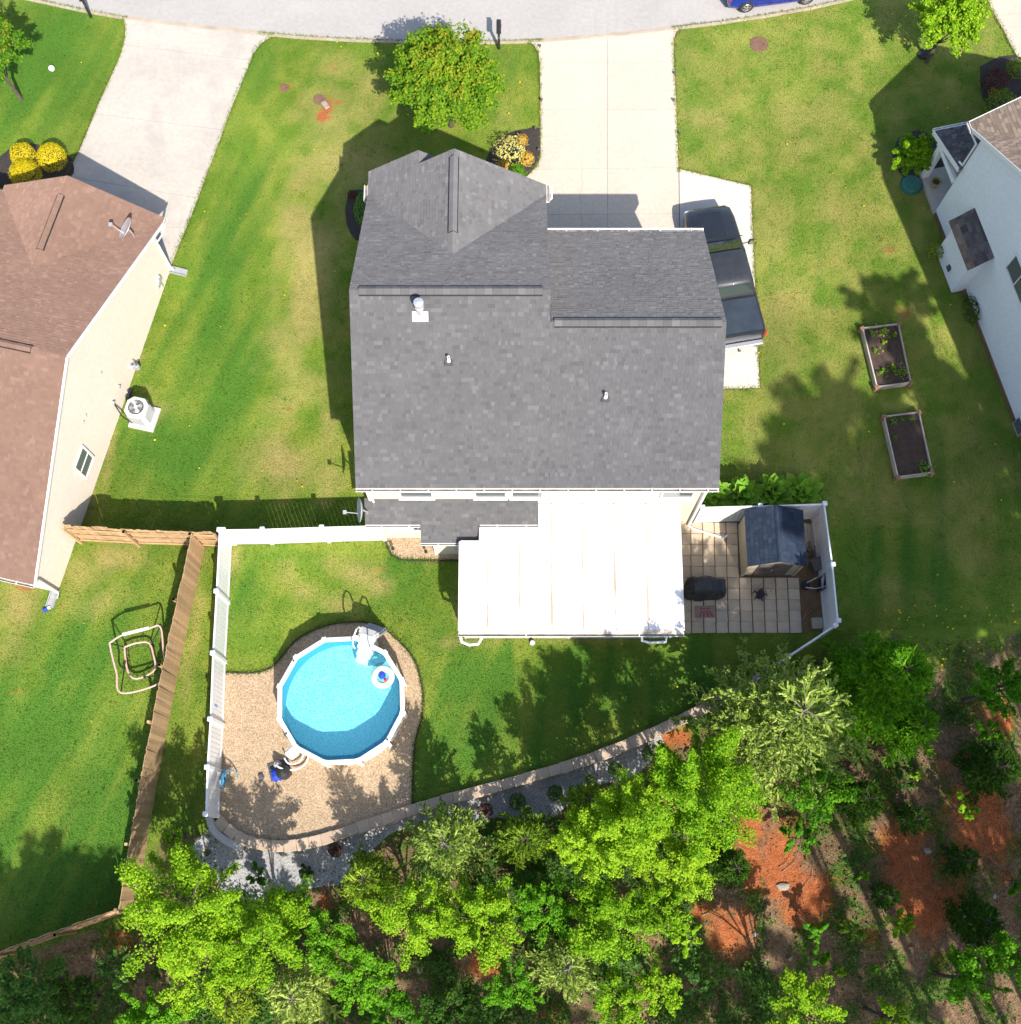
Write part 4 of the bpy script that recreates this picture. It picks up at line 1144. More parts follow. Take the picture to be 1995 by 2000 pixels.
def vinyl_fence(label, pts, group='white vinyl fences', h=1.78):
    """pts: post positions (world). posts with caps, top and bottom rail and boards between"""
    root = thing('vinyl_fence', label, 'fence', (pts[0][0], pts[0][1], 0), group=group)
    o = V(*root.location)[:2]
    m = MB().box((0, 0, .77), (.148, .022, 1.54)).mesh('board')
    m.materials.append(m_white)
    for i, p in enumerate(pts):
        q = pts[min(i + 1, len(pts) - 1)] if i < len(pts) - 1 else p
        r0 = pts[i - 1] if i else q
        dd = V(q[0] - p[0], q[1] - p[1]) if i < len(pts) - 1 else V(p[0] - r0[0], p[1] - r0[1])
        an = math.atan2(dd[1], dd[0])
        z = zf(*p)
        po = MB().box((p[0], p[1], z + h / 2 + .05), (.127, .127, h + .1), an).build('post', m_white, root, W=True)
        MB().cbox((p[0], p[1], z + h + .13), (.17, .17, .06), .025, an).build('post_cap', m_white, po, W=True)
    for a, b in zip(pts, pts[1:]):
        a, b = V(*a[:2]), V(*b[:2])
        L = np.linalg.norm(b - a)
        d = (b - a) / L
        an = math.atan2(d[1], d[0])
        for z0, z1, hh in ((.12, .12, .15), (h - .04, h - .04, .11)):
            MB().beam((*(a + d * .065), zf(*a) + z0), (*(b - d * .065), zf(*b) + z1), .055, hh).build('rail', m_white, root, W=True)
        n_ = max(1, int((L - .13) / .152))
        for i in range(n_):
            c = a + d * (.065 + (i + .5) * (L - .13) / n_)
            put('board', m, m_white, root, (c[0] - o[0], c[1] - o[1], zf(*c) + .18), an)
    return root
vt = 1.9
vinyl_fence('white vinyl fence running down beside the pool gravel', [P2(a, b, vt) for a, b in ((428, 1034), (422, 1154), (415, 1275), (410, 1404), (404, 1498), (401, 1590))])
vinyl_fence('white vinyl fence from the house corner across to the wooden fence', [P2(a, b, vt) for a, b in ((436, 1034), (512, 1033), (628, 1029), (742, 1026))])
vinyl_fence('white vinyl fence round the patio corner with the shed', [P2(a, b, vt) for a, b in ((1373, 990), (1486, 987), (1612, 983), (1628, 1102), (1639, 1212))])
vinyl_fence('white vinyl fence half hidden under the feathery cedar', [P2(a, b, vt) for a, b in ((1633, 1221), (1540, 1282), (1475, 1330))])

# ---------------------------------------------------------------- retaining wall
rw = thing('retaining_wall', 'curved block retaining wall with tan cap stones below the back lawn', 'wall', (WALL[0][0], WALL[0][1], 0))
wp = resample(WALL, .43)
o = V(*rw.location)
capm, blkm = [], []
for i in range(5):
    L = .42
    k2 = MB().cbox((0, 0, .045), (L, .36 + .012 * i, .09), .012 + .002 * i)
    k2.v = [(x + R.uniform(-.006, .006), y + R.uniform(-.008, .008), z) for x, y, z in k2.v]
    m = k2.mesh('cap_stone'); m.materials.append(m_cap); capm.append(m)
    k2 = MB().cbox((0, 0, .095), (L, .28, .19), .018)
    k2.v = [(x + R.uniform(-.008, .008), y + R.uniform(-.015, .015), z) for x, y, z in k2.v]
    m = k2.mesh('block'); m.materials.append(m_block); blkm.append(m)
for i in range(len(wp) - 1):
    c = (wp[i] + wp[i + 1]) / 2
    if c[0] > P2(1500, 1312)[0]:
        break
    d = wp[i + 1] - wp[i]
    an = math.atan2(d[1], d[0])
    nn = V(d[1], -d[0]) / np.linalg.norm(d)
    z = .12
    early = i < 7
    ob = put('cap_stone', R.choice(capm), m_cap, rw, (c[0] - o[0] + nn[0] * .02, c[1] - o[1] + nn[1] * .02, z - .02 * (i < 4)), an + R.uniform(-.03, .03) + (R.uniform(-.15, .15) if early else 0))
    for j in range(4):
        put('block', R.choice(blkm), m_block, rw, (c[0] - o[0] + nn[0] * .04, c[1] - o[1] + nn[1] * .04, z - .19 * (j + 1) - .001), an + R.uniform(-.02, .02))
cb = thing('curved_curb', 'pale curved curb from the white fence end to the retaining wall', 'curb', P(410, 1597))
cpts = smooth_path([P2(a, b) for a, b in ((410, 1594), (417, 1616), (434, 1636), (463, 1652), (470, 1656))], .15)
k2 = MB()
rg = []
for i, p in enumerate(cpts):
    d = nrm(cpts[min(i + 1, len(cpts) - 1)] - cpts[max(i - 1, 0)])
    nn = V(d[1], -d[0])
    rg.append([(p[0] + nn[0] * a, p[1] + nn[1] * a, z) for a, z in ((-.13, -.5), (.13, -.5), (.13, .14), (.09, .17), (-.09, .17), (-.13, .14))])
k2.loft(rg).build('curb_strip', m_palecurb, cb, W=True)
# small lights along the wall path
for i, (a, b_) in enumerate(((476, 1676), (675, 1646), (743, 1624), (955, 1562), (1163, 1490), (596, 1660))):
    q = PG(a, b_)
    t_ = thing('path_light', ['path light at the far left end of the grey gravel', 'path light under the wall near the pale cedar', 'path light at the bend of the grey gravel', 'path light above the middle round boxwood', 'path light near the right end of the grey gravel', 'path light close below the pool gravel'][i], 'light', q, group='small path lights below the retaining wall')
    MB().tube([(0, 0, 0), (0, 0, .28)], .015, 6).build('stake', m_dgrey, t_)
    MB().lathe([(.05, .26), (.06, .30), (.02, .34)], n=10).build('cap', m_chrome, t_, smooth=True)

# ---------------------------------------------------------------- swimming pool
pc0 = P(666, 1366, 1.22)
pool = thing('swimming_pool', 'round above-ground pool with white rail and blue water', 'pool', (pc0[0], pc0[1], 0))
RO_, RI_ = 2.26, 2.10
va = [math.radians(-12 + 30 * i) for i in range(12)]
pt = lambda r, i, z: (r * math.cos(va[i % 12]), r * math.sin(va[i % 12]), z)
for i in range(12):
    k2 = MB()
    rg = []
    for f in (.006, .994):
        a0, a1 = V(*pt(RO_, i, 0)), V(*pt(RO_, i + 1, 0)); c0, c1 = V(*pt(RI_, i, 0)), V(*pt(RI_, i + 1, 0))
        po_, pi_ = a0 + (a1 - a0) * f, c0 + (c1 - c0) * f
        rg.append([po_ + V(0, 0, 1.16), po_ + V(0, 0, 1.21), po_ * .99 + V(0, 0, 1.23), pi_ * 1.01 + V(0, 0, 1.23), pi_ + V(0, 0, 1.21), pi_ + V(0, 0, 1.16)])
    k2.loft(rg).build('top_rail', m_poolwhite, pool)
    an = va[i]
    MB().cbox((2.18 * math.cos(an), 2.18 * math.sin(an), 1.235), (.19, .15, .03), .01, an).build('rail_joint', m_poolwhite, pool)
    MB().box((2.22 * math.cos(an), 2.22 * math.sin(an), .58), (.08, .14, 1.16), an).build('upright', m_poolwhite, pool)
ring = lambda r, z, n=48: [(r * math.cos(t), r * math.sin(t), z) for t in np.linspace(0, 2 * pi, n, endpoint=False)]
MB().loft([ring(2.13, .02), ring(2.13, 1.18)], cap=False).build('pool_wall', m_poolwhite, pool, smooth=True)
MB().loft([ring(2.10, .05)[::-1], ring(2.10, 1.18)[::-1]], cap=False).build('liner', m_liner, pool, smooth=True)
k = N('pool_floor_liner_caustics')
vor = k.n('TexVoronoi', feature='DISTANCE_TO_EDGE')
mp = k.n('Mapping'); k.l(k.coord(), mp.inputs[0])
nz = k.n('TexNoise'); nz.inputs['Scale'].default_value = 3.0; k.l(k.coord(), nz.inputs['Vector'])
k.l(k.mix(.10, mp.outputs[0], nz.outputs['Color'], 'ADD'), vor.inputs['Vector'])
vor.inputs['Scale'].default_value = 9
pat = k.ramp(vor.outputs['Distance'], [(0.0, (0.40, 0.72, 0.80)), (0.22, (0.19, 0.53, 0.67))])  # pale cell edges paint sunlight caustics into the floor colour
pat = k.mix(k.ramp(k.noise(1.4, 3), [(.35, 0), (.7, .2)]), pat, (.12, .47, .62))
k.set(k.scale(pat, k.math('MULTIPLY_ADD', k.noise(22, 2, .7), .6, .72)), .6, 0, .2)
MB().add([(0, 0, .06)] + ring(2.10, .06), [(0, i + 1, (i + 1) % 48 + 1) for i in range(48)]).build('pool_floor', k.m, pool)
k = N('pool_water')
tr = k.n('BsdfTransparent'); tr.inputs[0].default_value = (.80, .955, .985, 1)
gl = k.n('BsdfGlossy'); gl.inputs['Roughness'].default_value = .04
fr = k.n('Fresnel'); fr.inputs[0].default_value = 1.2
mx = k.n('MixShader')
bp = k.n('Bump'); bp.inputs['Strength'].default_value = .25; bp.inputs['Distance'].default_value = .03
k.l(k.noise(7, 3), bp.inputs['Height'])
k.l(bp.outputs[0], gl.inputs['Normal']); k.l(bp.outputs[0], fr.inputs['Normal'])
df = k.n('BsdfDiffuse'); df.inputs[0].default_value = (.13, .56, .72, 1)
m0 = k.n('MixShader'); m0.inputs[0].default_value = .17
k.l(tr.outputs[0], m0.inputs[1]); k.l(df.outputs[0], m0.inputs[2])
k.l(fr.outputs[0], mx.inputs[0]); k.l(m0.outputs[0], mx.inputs[1]); k.l(gl.outputs[0], mx.inputs[2]); k.l(mx.outputs[0], k.out.inputs[0])
MB().add([(0, 0, 1.05)] + ring(2.095, 1.05), [(0, i + 1, (i + 1) % 48 + 1) for i in range(48)]).build('water', k.m, pool)
# solar lamps / fittings on the rail
for dg in (63, 142, 213, -40):
    a = math.radians(dg)
    MB().lathe([(.035, 1.23), (.035, 1.27), (.02, 1.29)], (2.15 * math.cos(a), 2.15 * math.sin(a), 0), 8).build('rail_fitting', m_dgrey, pool)
sk = math.radians(228)
MB().cbox((2.42 * math.cos(sk), 2.42 * math.sin(sk), 1.02), (.36, .32, .36), .05, sk).build('skimmer_box', m_poolwhite, pool)
# steps
st_ = P(716, 1252, 1.2)
step = thing('pool_steps', 'white moulded pool steps with handrails over the pool rim', 'pool steps', (st_[0], st_[1], 0), math.radians(-19))
for j, (y, z) in enumerate(((.08, 1.33), (-.16, 1.14), (-.38, .86), (-.58, .58))):
    MB().cbox((0, y, z / 2 + .05), (.54, .28, z - .1), .04).build('tread', m_poolwhite, step)
for s_ in (-.33, .33):
    MB().tube([(s_, -.35, 1.0), (s_, -.3, 1.75), (s_, -.1, 2.0), (s_, .15, 1.98), (s_, .3, 1.75), (s_, .34, 1.25)], .03, 8).build('handrail', m_poolwhite, step, smooth=True)
    MB().beam((s_, .25, 1.3), (s_, .75, 0.05), .06, .10).build('ladder_side', m_grey, step)
for j in range(4):
    MB().box((0, .38 + j * .11, 1.0 - j * .26), (.64, .16, .035)).build('ladder_tread', m_grey, step)
MB().box((0, .25, 1.26), (.66, .34, .04)).build('platform', m_grey, step)
# float
fp = P(748, 1322, 1.1)
fl = thing('pool_float', 'pale green inflatable ring floating in the pool', 'pool float', (fp[0], fp[1], 1.05))
k2 = MB()
T, n_ = 26, 10
rg = []
for i in range(T):
    a = 2 * pi * i / T
    rg.append([((.30 + .115 * math.cos(b)) * math.cos(a), (.30 + .115 * math.cos(b)) * math.sin(a), .07 + .10 * math.sin(b)) for b in np.linspace(0, 2 * pi, n_, endpoint=False)])
rg.append(rg[0])
k2.loft(rg, cap=False).build('ring', m_float, fl, smooth=True)
MB().lathe([(.0, .02), (.10, .03), (.13, .12), (.09, .2), (0, .22)], (-.02, .04, 0), 12).build('blue_ball', m_bluecloth, fl, smooth=True)
MB().lathe([(.0, .04), (.05, .06), (.06, .11), (.0, .16)], (.09, -.10, 0), 10).build('red_ball', m_red, fl, smooth=True)
# pump, filter and hoses
pp = P(545, 1503, .2)
pump = thing('pool_pump', 'black pool pump and filter with a blue cloth on the tan gravel', 'pump', (pp[0], pp[1], .02), .3)
MB().lathe([(.22, 0), (.24, .05), (.24, .42), (.20, .5), (.10, .55), (.06, .62), (0, .63)], (.14, -.16, 0), 18).build('filter_tank', m_black, pump, smooth=True)
MB().lathe([(.12, .0), (.13, .32), (.10, .36), (0, .38)], (0.0, .18, 0), 14).build('strainer_pot', m_grey, pump, smooth=True)
MB().tube([(-.02, .12, .18), (-.10, -.18, .18)], .11, 12).build('motor', m_black, pump, smooth=True)
MB().box((0, 0, .02), (.75, .62, .04)).build('base', m_dgrey, pump)
k2 = MB()
G = 9
for i in range(G):
    for j in range(G):
        x, y = -.28 + .38 * i / (G - 1), -.38 + .45 * j / (G - 1)
        k2.v.append((x + .04 * math.sin(j * 1.7), y + .03 * math.sin(i * 2.1), max(.04, .34 - 2.6 * ((x + .1) ** 2 + (y + .15) ** 2)) + .02 * math.sin(i * 3 + j * 2)))
k2.f = [(i * G + j, i * G + j + 1, (i + 1) * G + j + 1, (i + 1) * G + j) for i in range(G - 1) for j in range(G - 1)]
k2.f = [f[::-1] for f in k2.f]
k2.build('blue_cloth', m_bluecloth, pump, smooth=True)
def hose(lbl, pts, r, mt=m_poolwhite):
    sp = smooth_path([V(*p) for p in pts], .05)
    t_ = thing('hose', lbl, 'hose', (pts[0][0], pts[0][1], 0))
    k2 = MB().tube(sp, r, 8)
    k2.build('hose_body', mt, t_, smooth=True, W=True)
    MB().tube([sp[0], sp[1]], r * 1.35, 8).build('coupling', m_grey, t_, W=True)
hose('inner white hose curving from pump up to pool skimmer', [P(555, 1480, .4), P(562, 1490, .35), P(572, 1493, .2), P(586, 1487, .2), (P(592, 1475, .25)), P(588, 1464, .6)], .025)
hose('outer white hose curving from pump up to pool wall', [P(560, 1503, .35), P(574, 1504, .2), P(590, 1498, .15), P(600, 1487, .2), P(602, 1478, .5), P(606, 1472, .75)], .025)
hose('white pipe looping over the black pool pump', [P(538, 1492, .5), P(544, 1498, .6), P(552, 1502, .55), P(557, 1506, .4)], .03)
rk = thing('garden_stone', 'small dark grey block left of the pool pump', 'stone', P(511, 1517))
MB().cbox((0, 0, .06), (.18, .2, .12), .03, .4).build('stone_body', m_dgrey, rk)
rk = thing('garden_stone', 'small pale stone left of the pool pump', 'stone', P(511, 1528))
MB().cbox((0, 0, .05), (.14, .1, .1), .03, .2).build('stone_body', m_rock, rk)
# hose reel on the fence
hr = P(434, 1521, .5)
t_ = thing('coiled_hose', 'coiled blue garden hose hanging on the white fence', 'hose', (hr[0], hr[1], 0))
k2 = MB()
sp = []
for i in range(90):
    a = i / 90 * 2 * pi * 6
    rr = .12 + .16 * (i / 90)
    sp.append((.08 + .05 * math.sin(i), rr * math.cos(a) * 1.1, .65 + rr * math.sin(a) + 0.0))
sp += [(.25, .3, .4), (.4, .25, .1), (.42, .05, .04)]
k2.tube(sp, .022, 6).build('hose_loops', m_hoseblue, t_, smooth=True)
MB().box((.02, 0, .72), (.1, .12, .3)).build('hanger', m_dgrey, t_)
q = P(418, 1380, 1.2)
t_ = thing('hanging_tag', 'small blue ornament hanging on the white fence', 'ornament', (q[0] + .04, q[1], 1.0))
MB().lathe([(0, 0), (.05, .03), (.06, .3), (.03, .42), (0, .43)], n=10).build('ornament_body', mat('pale_blue', (.2, .42, .75), None, 4, .5), t_, smooth=True)

# ---------------------------------------------------------------- patio, shed and what stands there
pat = MB().prism(px((1325, 1015), (1440, 1018), (1600, 1012), (1622, 1232), (1330, 1236)), -.05, .03).build('patio', m_patiosoil)
struct(pat, 'paved patio with square grey pavers')
x0, y0 = P2(1334, 1012)
m_pv = []
for i in range(4):
    k2 = MB().cbox((0, 0, .03), (.408, .408, .06), .014)
    k2.v = [(a + R.uniform(-.004, .004), b + R.uniform(-.004, .004), c) for a, b, c in k2.v]
    m = k2.mesh('paver'); m.materials.append(m_paver); m_pv.append(m)
gxs = [1327, 1350, 1373, 1396, 1419, 1441, 1464, 1487, 1511, 1535, 1559]
for r_ in range(10):
    py_ = 1031 + r_ * 21.6
    n_c = 5 if py_ < 1125 else 10
    for c_ in range(n_c):
        t_ = (py_ - 1020) / 210
        px_ = (1338 + 22.9 * c_) + t_ * (1 + c_ * 1.15)
        q = P(px_, py_, .05)
        if (c_ in (1, 2) and r_ == 7 and False):
            continue
        ob = put('paver', R.choice(m_pv), m_paver, pat, (q[0], q[1], .005 + R.uniform(-.004, .006)), R.choice((0, pi / 2)) + R.uniform(-.02, .02))
        if py_ < 1125:
            ob.scale = (1.0, 1.02, 1)
q = P(1597, 1217, .05)
put('paver', m_pv[0], m_paver, pat, (q[0], q[1], .02), .05)
# red printed stepping stone set in the paving
q = P(1378, 1195, .07)
t_ = thing('stepping_stone', 'worn reddish stone slab with dark red fan print on the pavers', 'stone slab', (q[0], q[1], .066), .03)
MB().cbox((0, 0, .015), (.74, .44, .03), .008).build('stone_body', m_brickred, t_)
for a in (-.22, -.08, .08, .22):
    MB().add([(a - .03 + a * .1, -.19, .033), (a + .05 + a * .1, -.19, .033), (a * .45 + .02, .05, .033), (a * .45 - .02, .05, .033)], [(0, 1, 2, 3)]).build('printed_mark', m_brickprint, t_)
MB().add([(-.22, .10, .033), (.22, .10, .033), (.16, .13, .033), (-.16, .13, .033)], [(0, 1, 2, 3)]).build('printed_mark', m_brickprint, t_)
# shed
s0 = P(1451, 1128); s1 = P(1562, 1128)
rf0, rf1 = P(1462, 1106, 1.75), P(1577, 1106, 1.75)
rb0 = P(1458, 996, 1.75)
shed = thing('garden_shed', 'small tan shed with dark blue-grey shingle roof in the fenced corner', 'shed', ((s0[0] + s1[0]) / 2, s0[1] + 1.1, 0))
sx0, sx1, sy0, sy1 = rf0[0] + .07, rf1[0] - .07, rf0[1] + .10, rb0[1] - .08
xm = P(1522, 1098, 2.2)[0]
zE, zR = 1.72, 2.36
roof_slope(shed, [(rf0[0], rf0[1], zE), (rf0[0], rb0[1], zE), (xm, rb0[1], zR), (xm, rf0[1], zR)], m_sh_blue, m_deck, th=.05, single=90, expo=.16, widths=(.12, .15, .2))
roof_slope(shed, [(rf1[0], rf0[1], zE), (xm, rf0[1], zR), (xm, rb0[1], zR), (rf1[0], rb0[1], zE)], m_sh_blue, m_deck, th=.05, single=90, expo=.16, widths=(.12, .15, .2))
ridge(shed, (xm, rf0[1], zR + .01), (xm, rb0[1], zR + .01), nrm((-1, 0, -.5)), nrm((1, 0, -.5)), m_sh_blue, wd=.07, vent=False)
for nm_, pl in (('side_wall', [(sx0, sy0), (sx0 + .05, sy0), (sx0 + .05, sy1), (sx0, sy1)]), ('side_wall', [(sx1 - .05, sy0), (sx1, sy0), (sx1, sy1), (sx1 - .05, sy1)]), ('back_wall', [(sx0 + .051, sy1 - .05), (sx1 - .051, sy1 - .05), (sx1 - .051, sy1), (sx0 + .051, sy1)])):
    MB().prism(pl, .06, zE + .02).build(nm_, m_tan_shed, shed, W=True)
wr = MB()
wr.add([(sx0 + .051, sy0, .06), (sx1 - .051, sy0, .06), (sx1 - .051, sy0, zE + .02), (xm, sy0, zR - .03), (sx0 + .051, sy0, zE + .02)], [(0, 1, 2, 3, 4)])
wr.build('front_wall', m_tan_shed, shed, W=True)
for a, b_ in ((sx0 + .38, xm - .01), (xm + .01, sx1 - .38)):
    dr = MB().box(((a + b_) / 2, sy0 - .02, .88), (b_ - a, .035, 1.62)).build('door', m_doorbrown, shed, W=True)
    for q_ in range(3):
        MB().box(((a + b_) / 2, sy0 - .045, .42 + .45 * q_), ((b_ - a) * .8, .015, .36)).build('door_panel', m_doorbrown, dr, W=True)
MB().box((xm, sy0 - .06, .95), (.05, .04, .22)).build('door_handle', m_grey, shed, W=True)
MB().box(((sx0 + sx1) / 2, (sy0 + sy1) / 2, .03), (sx1 - sx0 + .08, sy1 - sy0 + .1, .07)).build('base', m_dgrey, shed, W=True)
for a, h_ in ((sx0 + .03, 1.7), (sx1 - .03, 1.7)):
    MB().box((a, sy0 - .02, h_ / 2), (.09, .05, h_)).build('corner_trim', m_tan_shed, shed, W=True)
# covered grill
q = P(1376, 1160, .2)
t_ = thing('covered_grill', 'barbecue grill under a black cloth cover on the pavers', 'grill', (q[0], q[1] + .12, .06))
secs = []
prof_ = np.array(((-.72, -.2, .2, .55), (-.68, -.3, .32, .85), (-.5, -.36, .38, 1.08), (-.2, -.34, .40, 1.12), (.15, -.35, .38, 1.08), (.42, -.30, .36, .98), (.5, -.28, .34, .88), (.68, -.24, .3, .84), (.73, -.2, .26, .5)))
for x in np.linspace(-.72, .73, 26):
    y0_, y1_, h_ = [np.interp(x, prof_[:, 0], prof_[:, c_]) for c_ in (1, 2, 3)]
    rg = []
    for a in np.linspace(0, pi, 17):
        yy = (y0_ + y1_) / 2 + (y1_ - y0_) / 2 * math.copysign(abs(math.cos(a)) ** .5, math.cos(a)) + R.uniform(-.02, .02) + .03 * math.sin(x * 9 + a * 2)
        rg.append((x + R.uniform(-.01, .01), yy, h_ * abs(math.sin(a)) ** .4 + R.uniform(-.016, .016) + .03 * math.sin(x * 7 - a * 3)))
    secs.append(rg)
MB().loft(secs, cap=True).build('cloth_cover', m_blackcloth, t_, smooth=True)
for a in (-.5, .5):
    MB().tube([(a, -.2, .08), (a, .2, .08)], .06, 10).build('wheel', m_black, t_)
# small black fire bowl / ornament on the pavers
q = P(1484, 1163, .2)
t_ = thing('fire_bowl', 'small black iron ornament standing on pale ash in the patio middle', 'ornament', (q[0], q[1], .065))
MB().lathe([(.10, .0), (.06, .05), (.03, .15), (.12, .3), (.15, .36), (.12, .36), (.04, .28)], n=14).build('bowl', m_black, t_, smooth=True)
for i in range(5):
    a = i * 2 * pi / 5
    MB().tube([(.05 * math.cos(a), .05 * math.sin(a), .2), (.24 * math.cos(a), .22 * math.sin(a), .25 + .06 * (i % 2)), (.3 * math.cos(a + .3), .2 * math.sin(a + .3), .12)], [.03, .03, .012], 6).build('scroll_arm', m_black, t_, smooth=True)
k2 = MB()
for i in range(60):
    a, r_ = R.uniform(0, 2 * pi), abs(R.gauss(0, .22))
    k2.box((.1 + r_ * math.cos(a), .18 + r_ * math.sin(a), .008), (R.uniform(.02, .06), R.uniform(.02, .05), .012), a)
stuff(tag(k2.build('scattered_ash', m_rock, None, (q[0], q[1], .066)), 'pale ash scattered on the pavers by the black ornament', 'ash'))
# wheelbarrow leaning on the fence
q = P(1597, 1143, .2)
wb = thing('wheelbarrow', 'black wheelbarrow tipped against the white fence by the shed', 'wheelbarrow', (q[0], q[1], .05), -.2)
k2 = MB().loft([[(.02, -.28, .12), (.02, .3, .12), (.06, .3, .85), (.06, -.28, .85)], [(.22, -.18, .25), (.22, .2, .25), (.26, .2, .72), (.26, -.18, .72)]], cap=False)
k2.f.append((4, 5, 6, 7))
k2.build('tray', m_black, wb)
for s_ in (-.2, .22):
    MB().tube([(-.45, s_ * .3 - .1, .12), (-.1, s_, .35), (.12, s_ * 1.1, 1.0)], .02, 6).build('handle', m_galv, wb)
MB().lathe([(.04, -.04), (.16, -.04), (.17, 0), (.16, .04), (.04, .04)], (-.42, -.1, .13), 14).build('wheel', m_rubber, wb, smooth=True)
# pallet boards, leaf heap and dark bin beside the shed
for i in range(6):
    xx = P(1585, 1060)[0] - .28 + .11 * i
    t_ = MB().box((0, 0, .03), (.1, 1.55 + .05 * (i % 3), .025)).build('loose_plank', m_greywood, None, (xx, P2(1585, 1066)[1] + .05 * (i % 2), .02 + .004 * (i % 3)), R.uniform(-.01, .01))
    tag(t_, 'weathered grey plank lying between the shed and the white fence', 'plank', 'planks beside the shed')
k2 = MB()
q = P(1583, 1082, .2)
for i in range(420):
    a, r_ = R.uniform(0, 2 * pi), abs(R.gauss(0, .2))
    x, y = r_ * math.cos(a) * .9, r_ * math.sin(a) * 1.6
    z = max(.03, .28 - r_ * .5) + R.uniform(-.03, .03)
    s_ = R.uniform(.03, .06)
    vv = [V(R.uniform(-1, 1), R.uniform(-1, 1), R.uniform(-.5, .5)) * s_ for _ in range(3)]
    k2.add([V(x, y, z) + vv[0], V(x, y, z) + vv[1], V(x, y, z) + vv[2]], [(0, 1, 2)])
stuff(tag(k2.build('leaf_heap', m_dead, None, (q[0], q[1], .03)), 'heap of brown dead leaves beside the shed', 'leaf heap'))
q = P(1597, 1103, .3)
t_ = thing('planter_box', 'dark brown box leaning by the white fence near the leaf heap', 'box', (q[0], q[1], .04), .35)
MB().cbox((0, 0, .24), (.46, .42, .48), .02).build('box_body', m_doorbrown, t_)
MB().box((0, 0, .49), (.5, .46, .03)).build('lid', m_doorbrown, t_)
for i, (a, b_, a2, b2, l_) in enumerate(((1570, 1204, 1582, 1186, 'upper'), (1568, 1210, 1586, 1190, 'lower'))):
    q, r_ = P(a, b_, .08), P(a2, b2, .08)
    t_ = thing('brown_stick', l_ + ' of two brown sticks lying on the soil at the patio corner', 'stick', (q[0], q[1], 0))
    MB().tube([q, r_], .022, 6).build('stick_body', m_brownpost, t_, W=True)

# ---------------------------------------------------------------- raised beds
def raised_bed(label, tl, tr_, br, bl):
    h = .34
    pts = [P2(*p, h) for p in (tl, tr_, br, bl)]
    root = thing('raised_bed', label, 'raised bed', (np.mean([p[0] for p in pts]), np.mean([p[1] for p in pts]), 0))
    for i in range(4):
        a, b = V(*pts[i]), V(*pts[(i + 1) % 4])
        d = nrm(b - a)
        for z in (.09, .255):
            MB().beam((*(a + d * .06), z), (*(b - d * .06), z), .045, .158).build('side_board', m_greywood, root, W=True)
    for p in pts:
        for z in (.09, .26):
            MB().cbox((p[0], p[1], z), (.17, .17, .165), .02, .3 + R.uniform(-.1, .1)).build('corner_block', m_brownpost, root, W=True)
        MB().tube([(p[0], p[1], .0), (p[0], p[1], .38)], .02, 6).build('corner_pin', m_brownpost, root, W=True)
    c = V(root.location[0], root.location[1])
    n_ = 14
    k2 = MB()
    for i in range(n_):
        for j in range(n_):
            f, g = i / (n_ - 1), j / (n_ - 1)
            t = (V(*pts[0]) * (1 - f) + V(*pts[1]) * f) * (1 - g) + (V(*pts[3]) * (1 - f) + V(*pts[2]) * f) * g
            t = c + (t - c) * .985
            k2.v.append((t[0], t[1], .24 + R.uniform(-.025, .025)))
    k2.f = [((j + 1) * n_ + i, (j + 1) * n_ + i + 1, j * n_ + i + 1, j * n_ + i) for i in range(n_ - 1) for j in range(n_ - 1)]
    k2.v = [k2.v[i * n_ + j] for j in range(n_) for i in range(n_)]
    k2.build('soil', m_darksoil, root, smooth=True, W=True)
    return root
raised_bed('upper raised bed with sunlit seedlings on the right lawn', (1686, 640), (1756, 632), (1780, 746), (1714, 755))
raised_bed('lower raised bed with mostly bare dark soil on the right lawn', (1728, 813), (1796, 804), (1822, 922), (1755, 931))

# ---------------------------------------------------------------- trampoline with pink enclosure
q = P(270, 1300)
tp = thing('trampoline', 'small trampoline with faded pink foam frame and net on the left lawn', 'trampoline', (q[0], q[1], 0))
low = smooth_path([V(*P(a, b_, .3)) for a, b_ in ((243, 1264), (266, 1256), (291, 1256), (300, 1280), (303, 1306), (285, 1320), (261, 1325), (248, 1305), (243, 1264))], .1)
top = [V(*P(a, b_, 1.15)) for a, b_ in ((214, 1256), (240, 1240), (292, 1227), (313, 1224), (319, 1268), (322, 1318), (300, 1340), (236, 1353), (228, 1315), (220, 1285), (214, 1256))]
MB().tube(low, .035, 8).build('frame_ring', m_pink, tp, smooth=True, W=True)
MB().tube(smooth_path(top, .12), .033, 8).build('top_ring', m_pink, tp, smooth=True, W=True)
k2 = MB()
lowc = np.mean(low, 0)
for i in range(0, len(low) - 1, 2):
    k2.beam(low[i], lowc + (low[i] - lowc) * .8 - V(0, 0, .12), .02, .008)
k2.tube([lowc + (p - lowc) * .8 - V(0, 0, .12) for p in low], .008, 4)
k2.build('sagging_net', m_net, tp, W=True)
for i, j in ((0, 0), (3, 9), (5, 20), (7, 30)):
    b_ = low[min(j, len(low) - 1)]
    MB().tube([(b_[0], b_[1], .02), b_, top[i]], .022, 6).build('pole', m_black, tp, smooth=True, W=True)
sl_ = MB().beam(top[1] + V(0, 0, .03), top[2] + V(0, 0, .03), .1, .06)
sl_.build('foam_sleeve', mat('pale_foam', (.72, .62, .58), None, 3, .8), tp, W=True)
k2 = MB()
for i in range(0, len(low) - 1, 3):
    f = i / (len(low) - 1) * (len(top) - 1)
    t = top[int(f)] + (top[min(int(f) + 1, len(top) - 1)] - top[int(f)]) * (f - int(f))
    k2.beam(low[i], t, .006, .006)
k2.build('net_cords', m_net, tp, W=True)

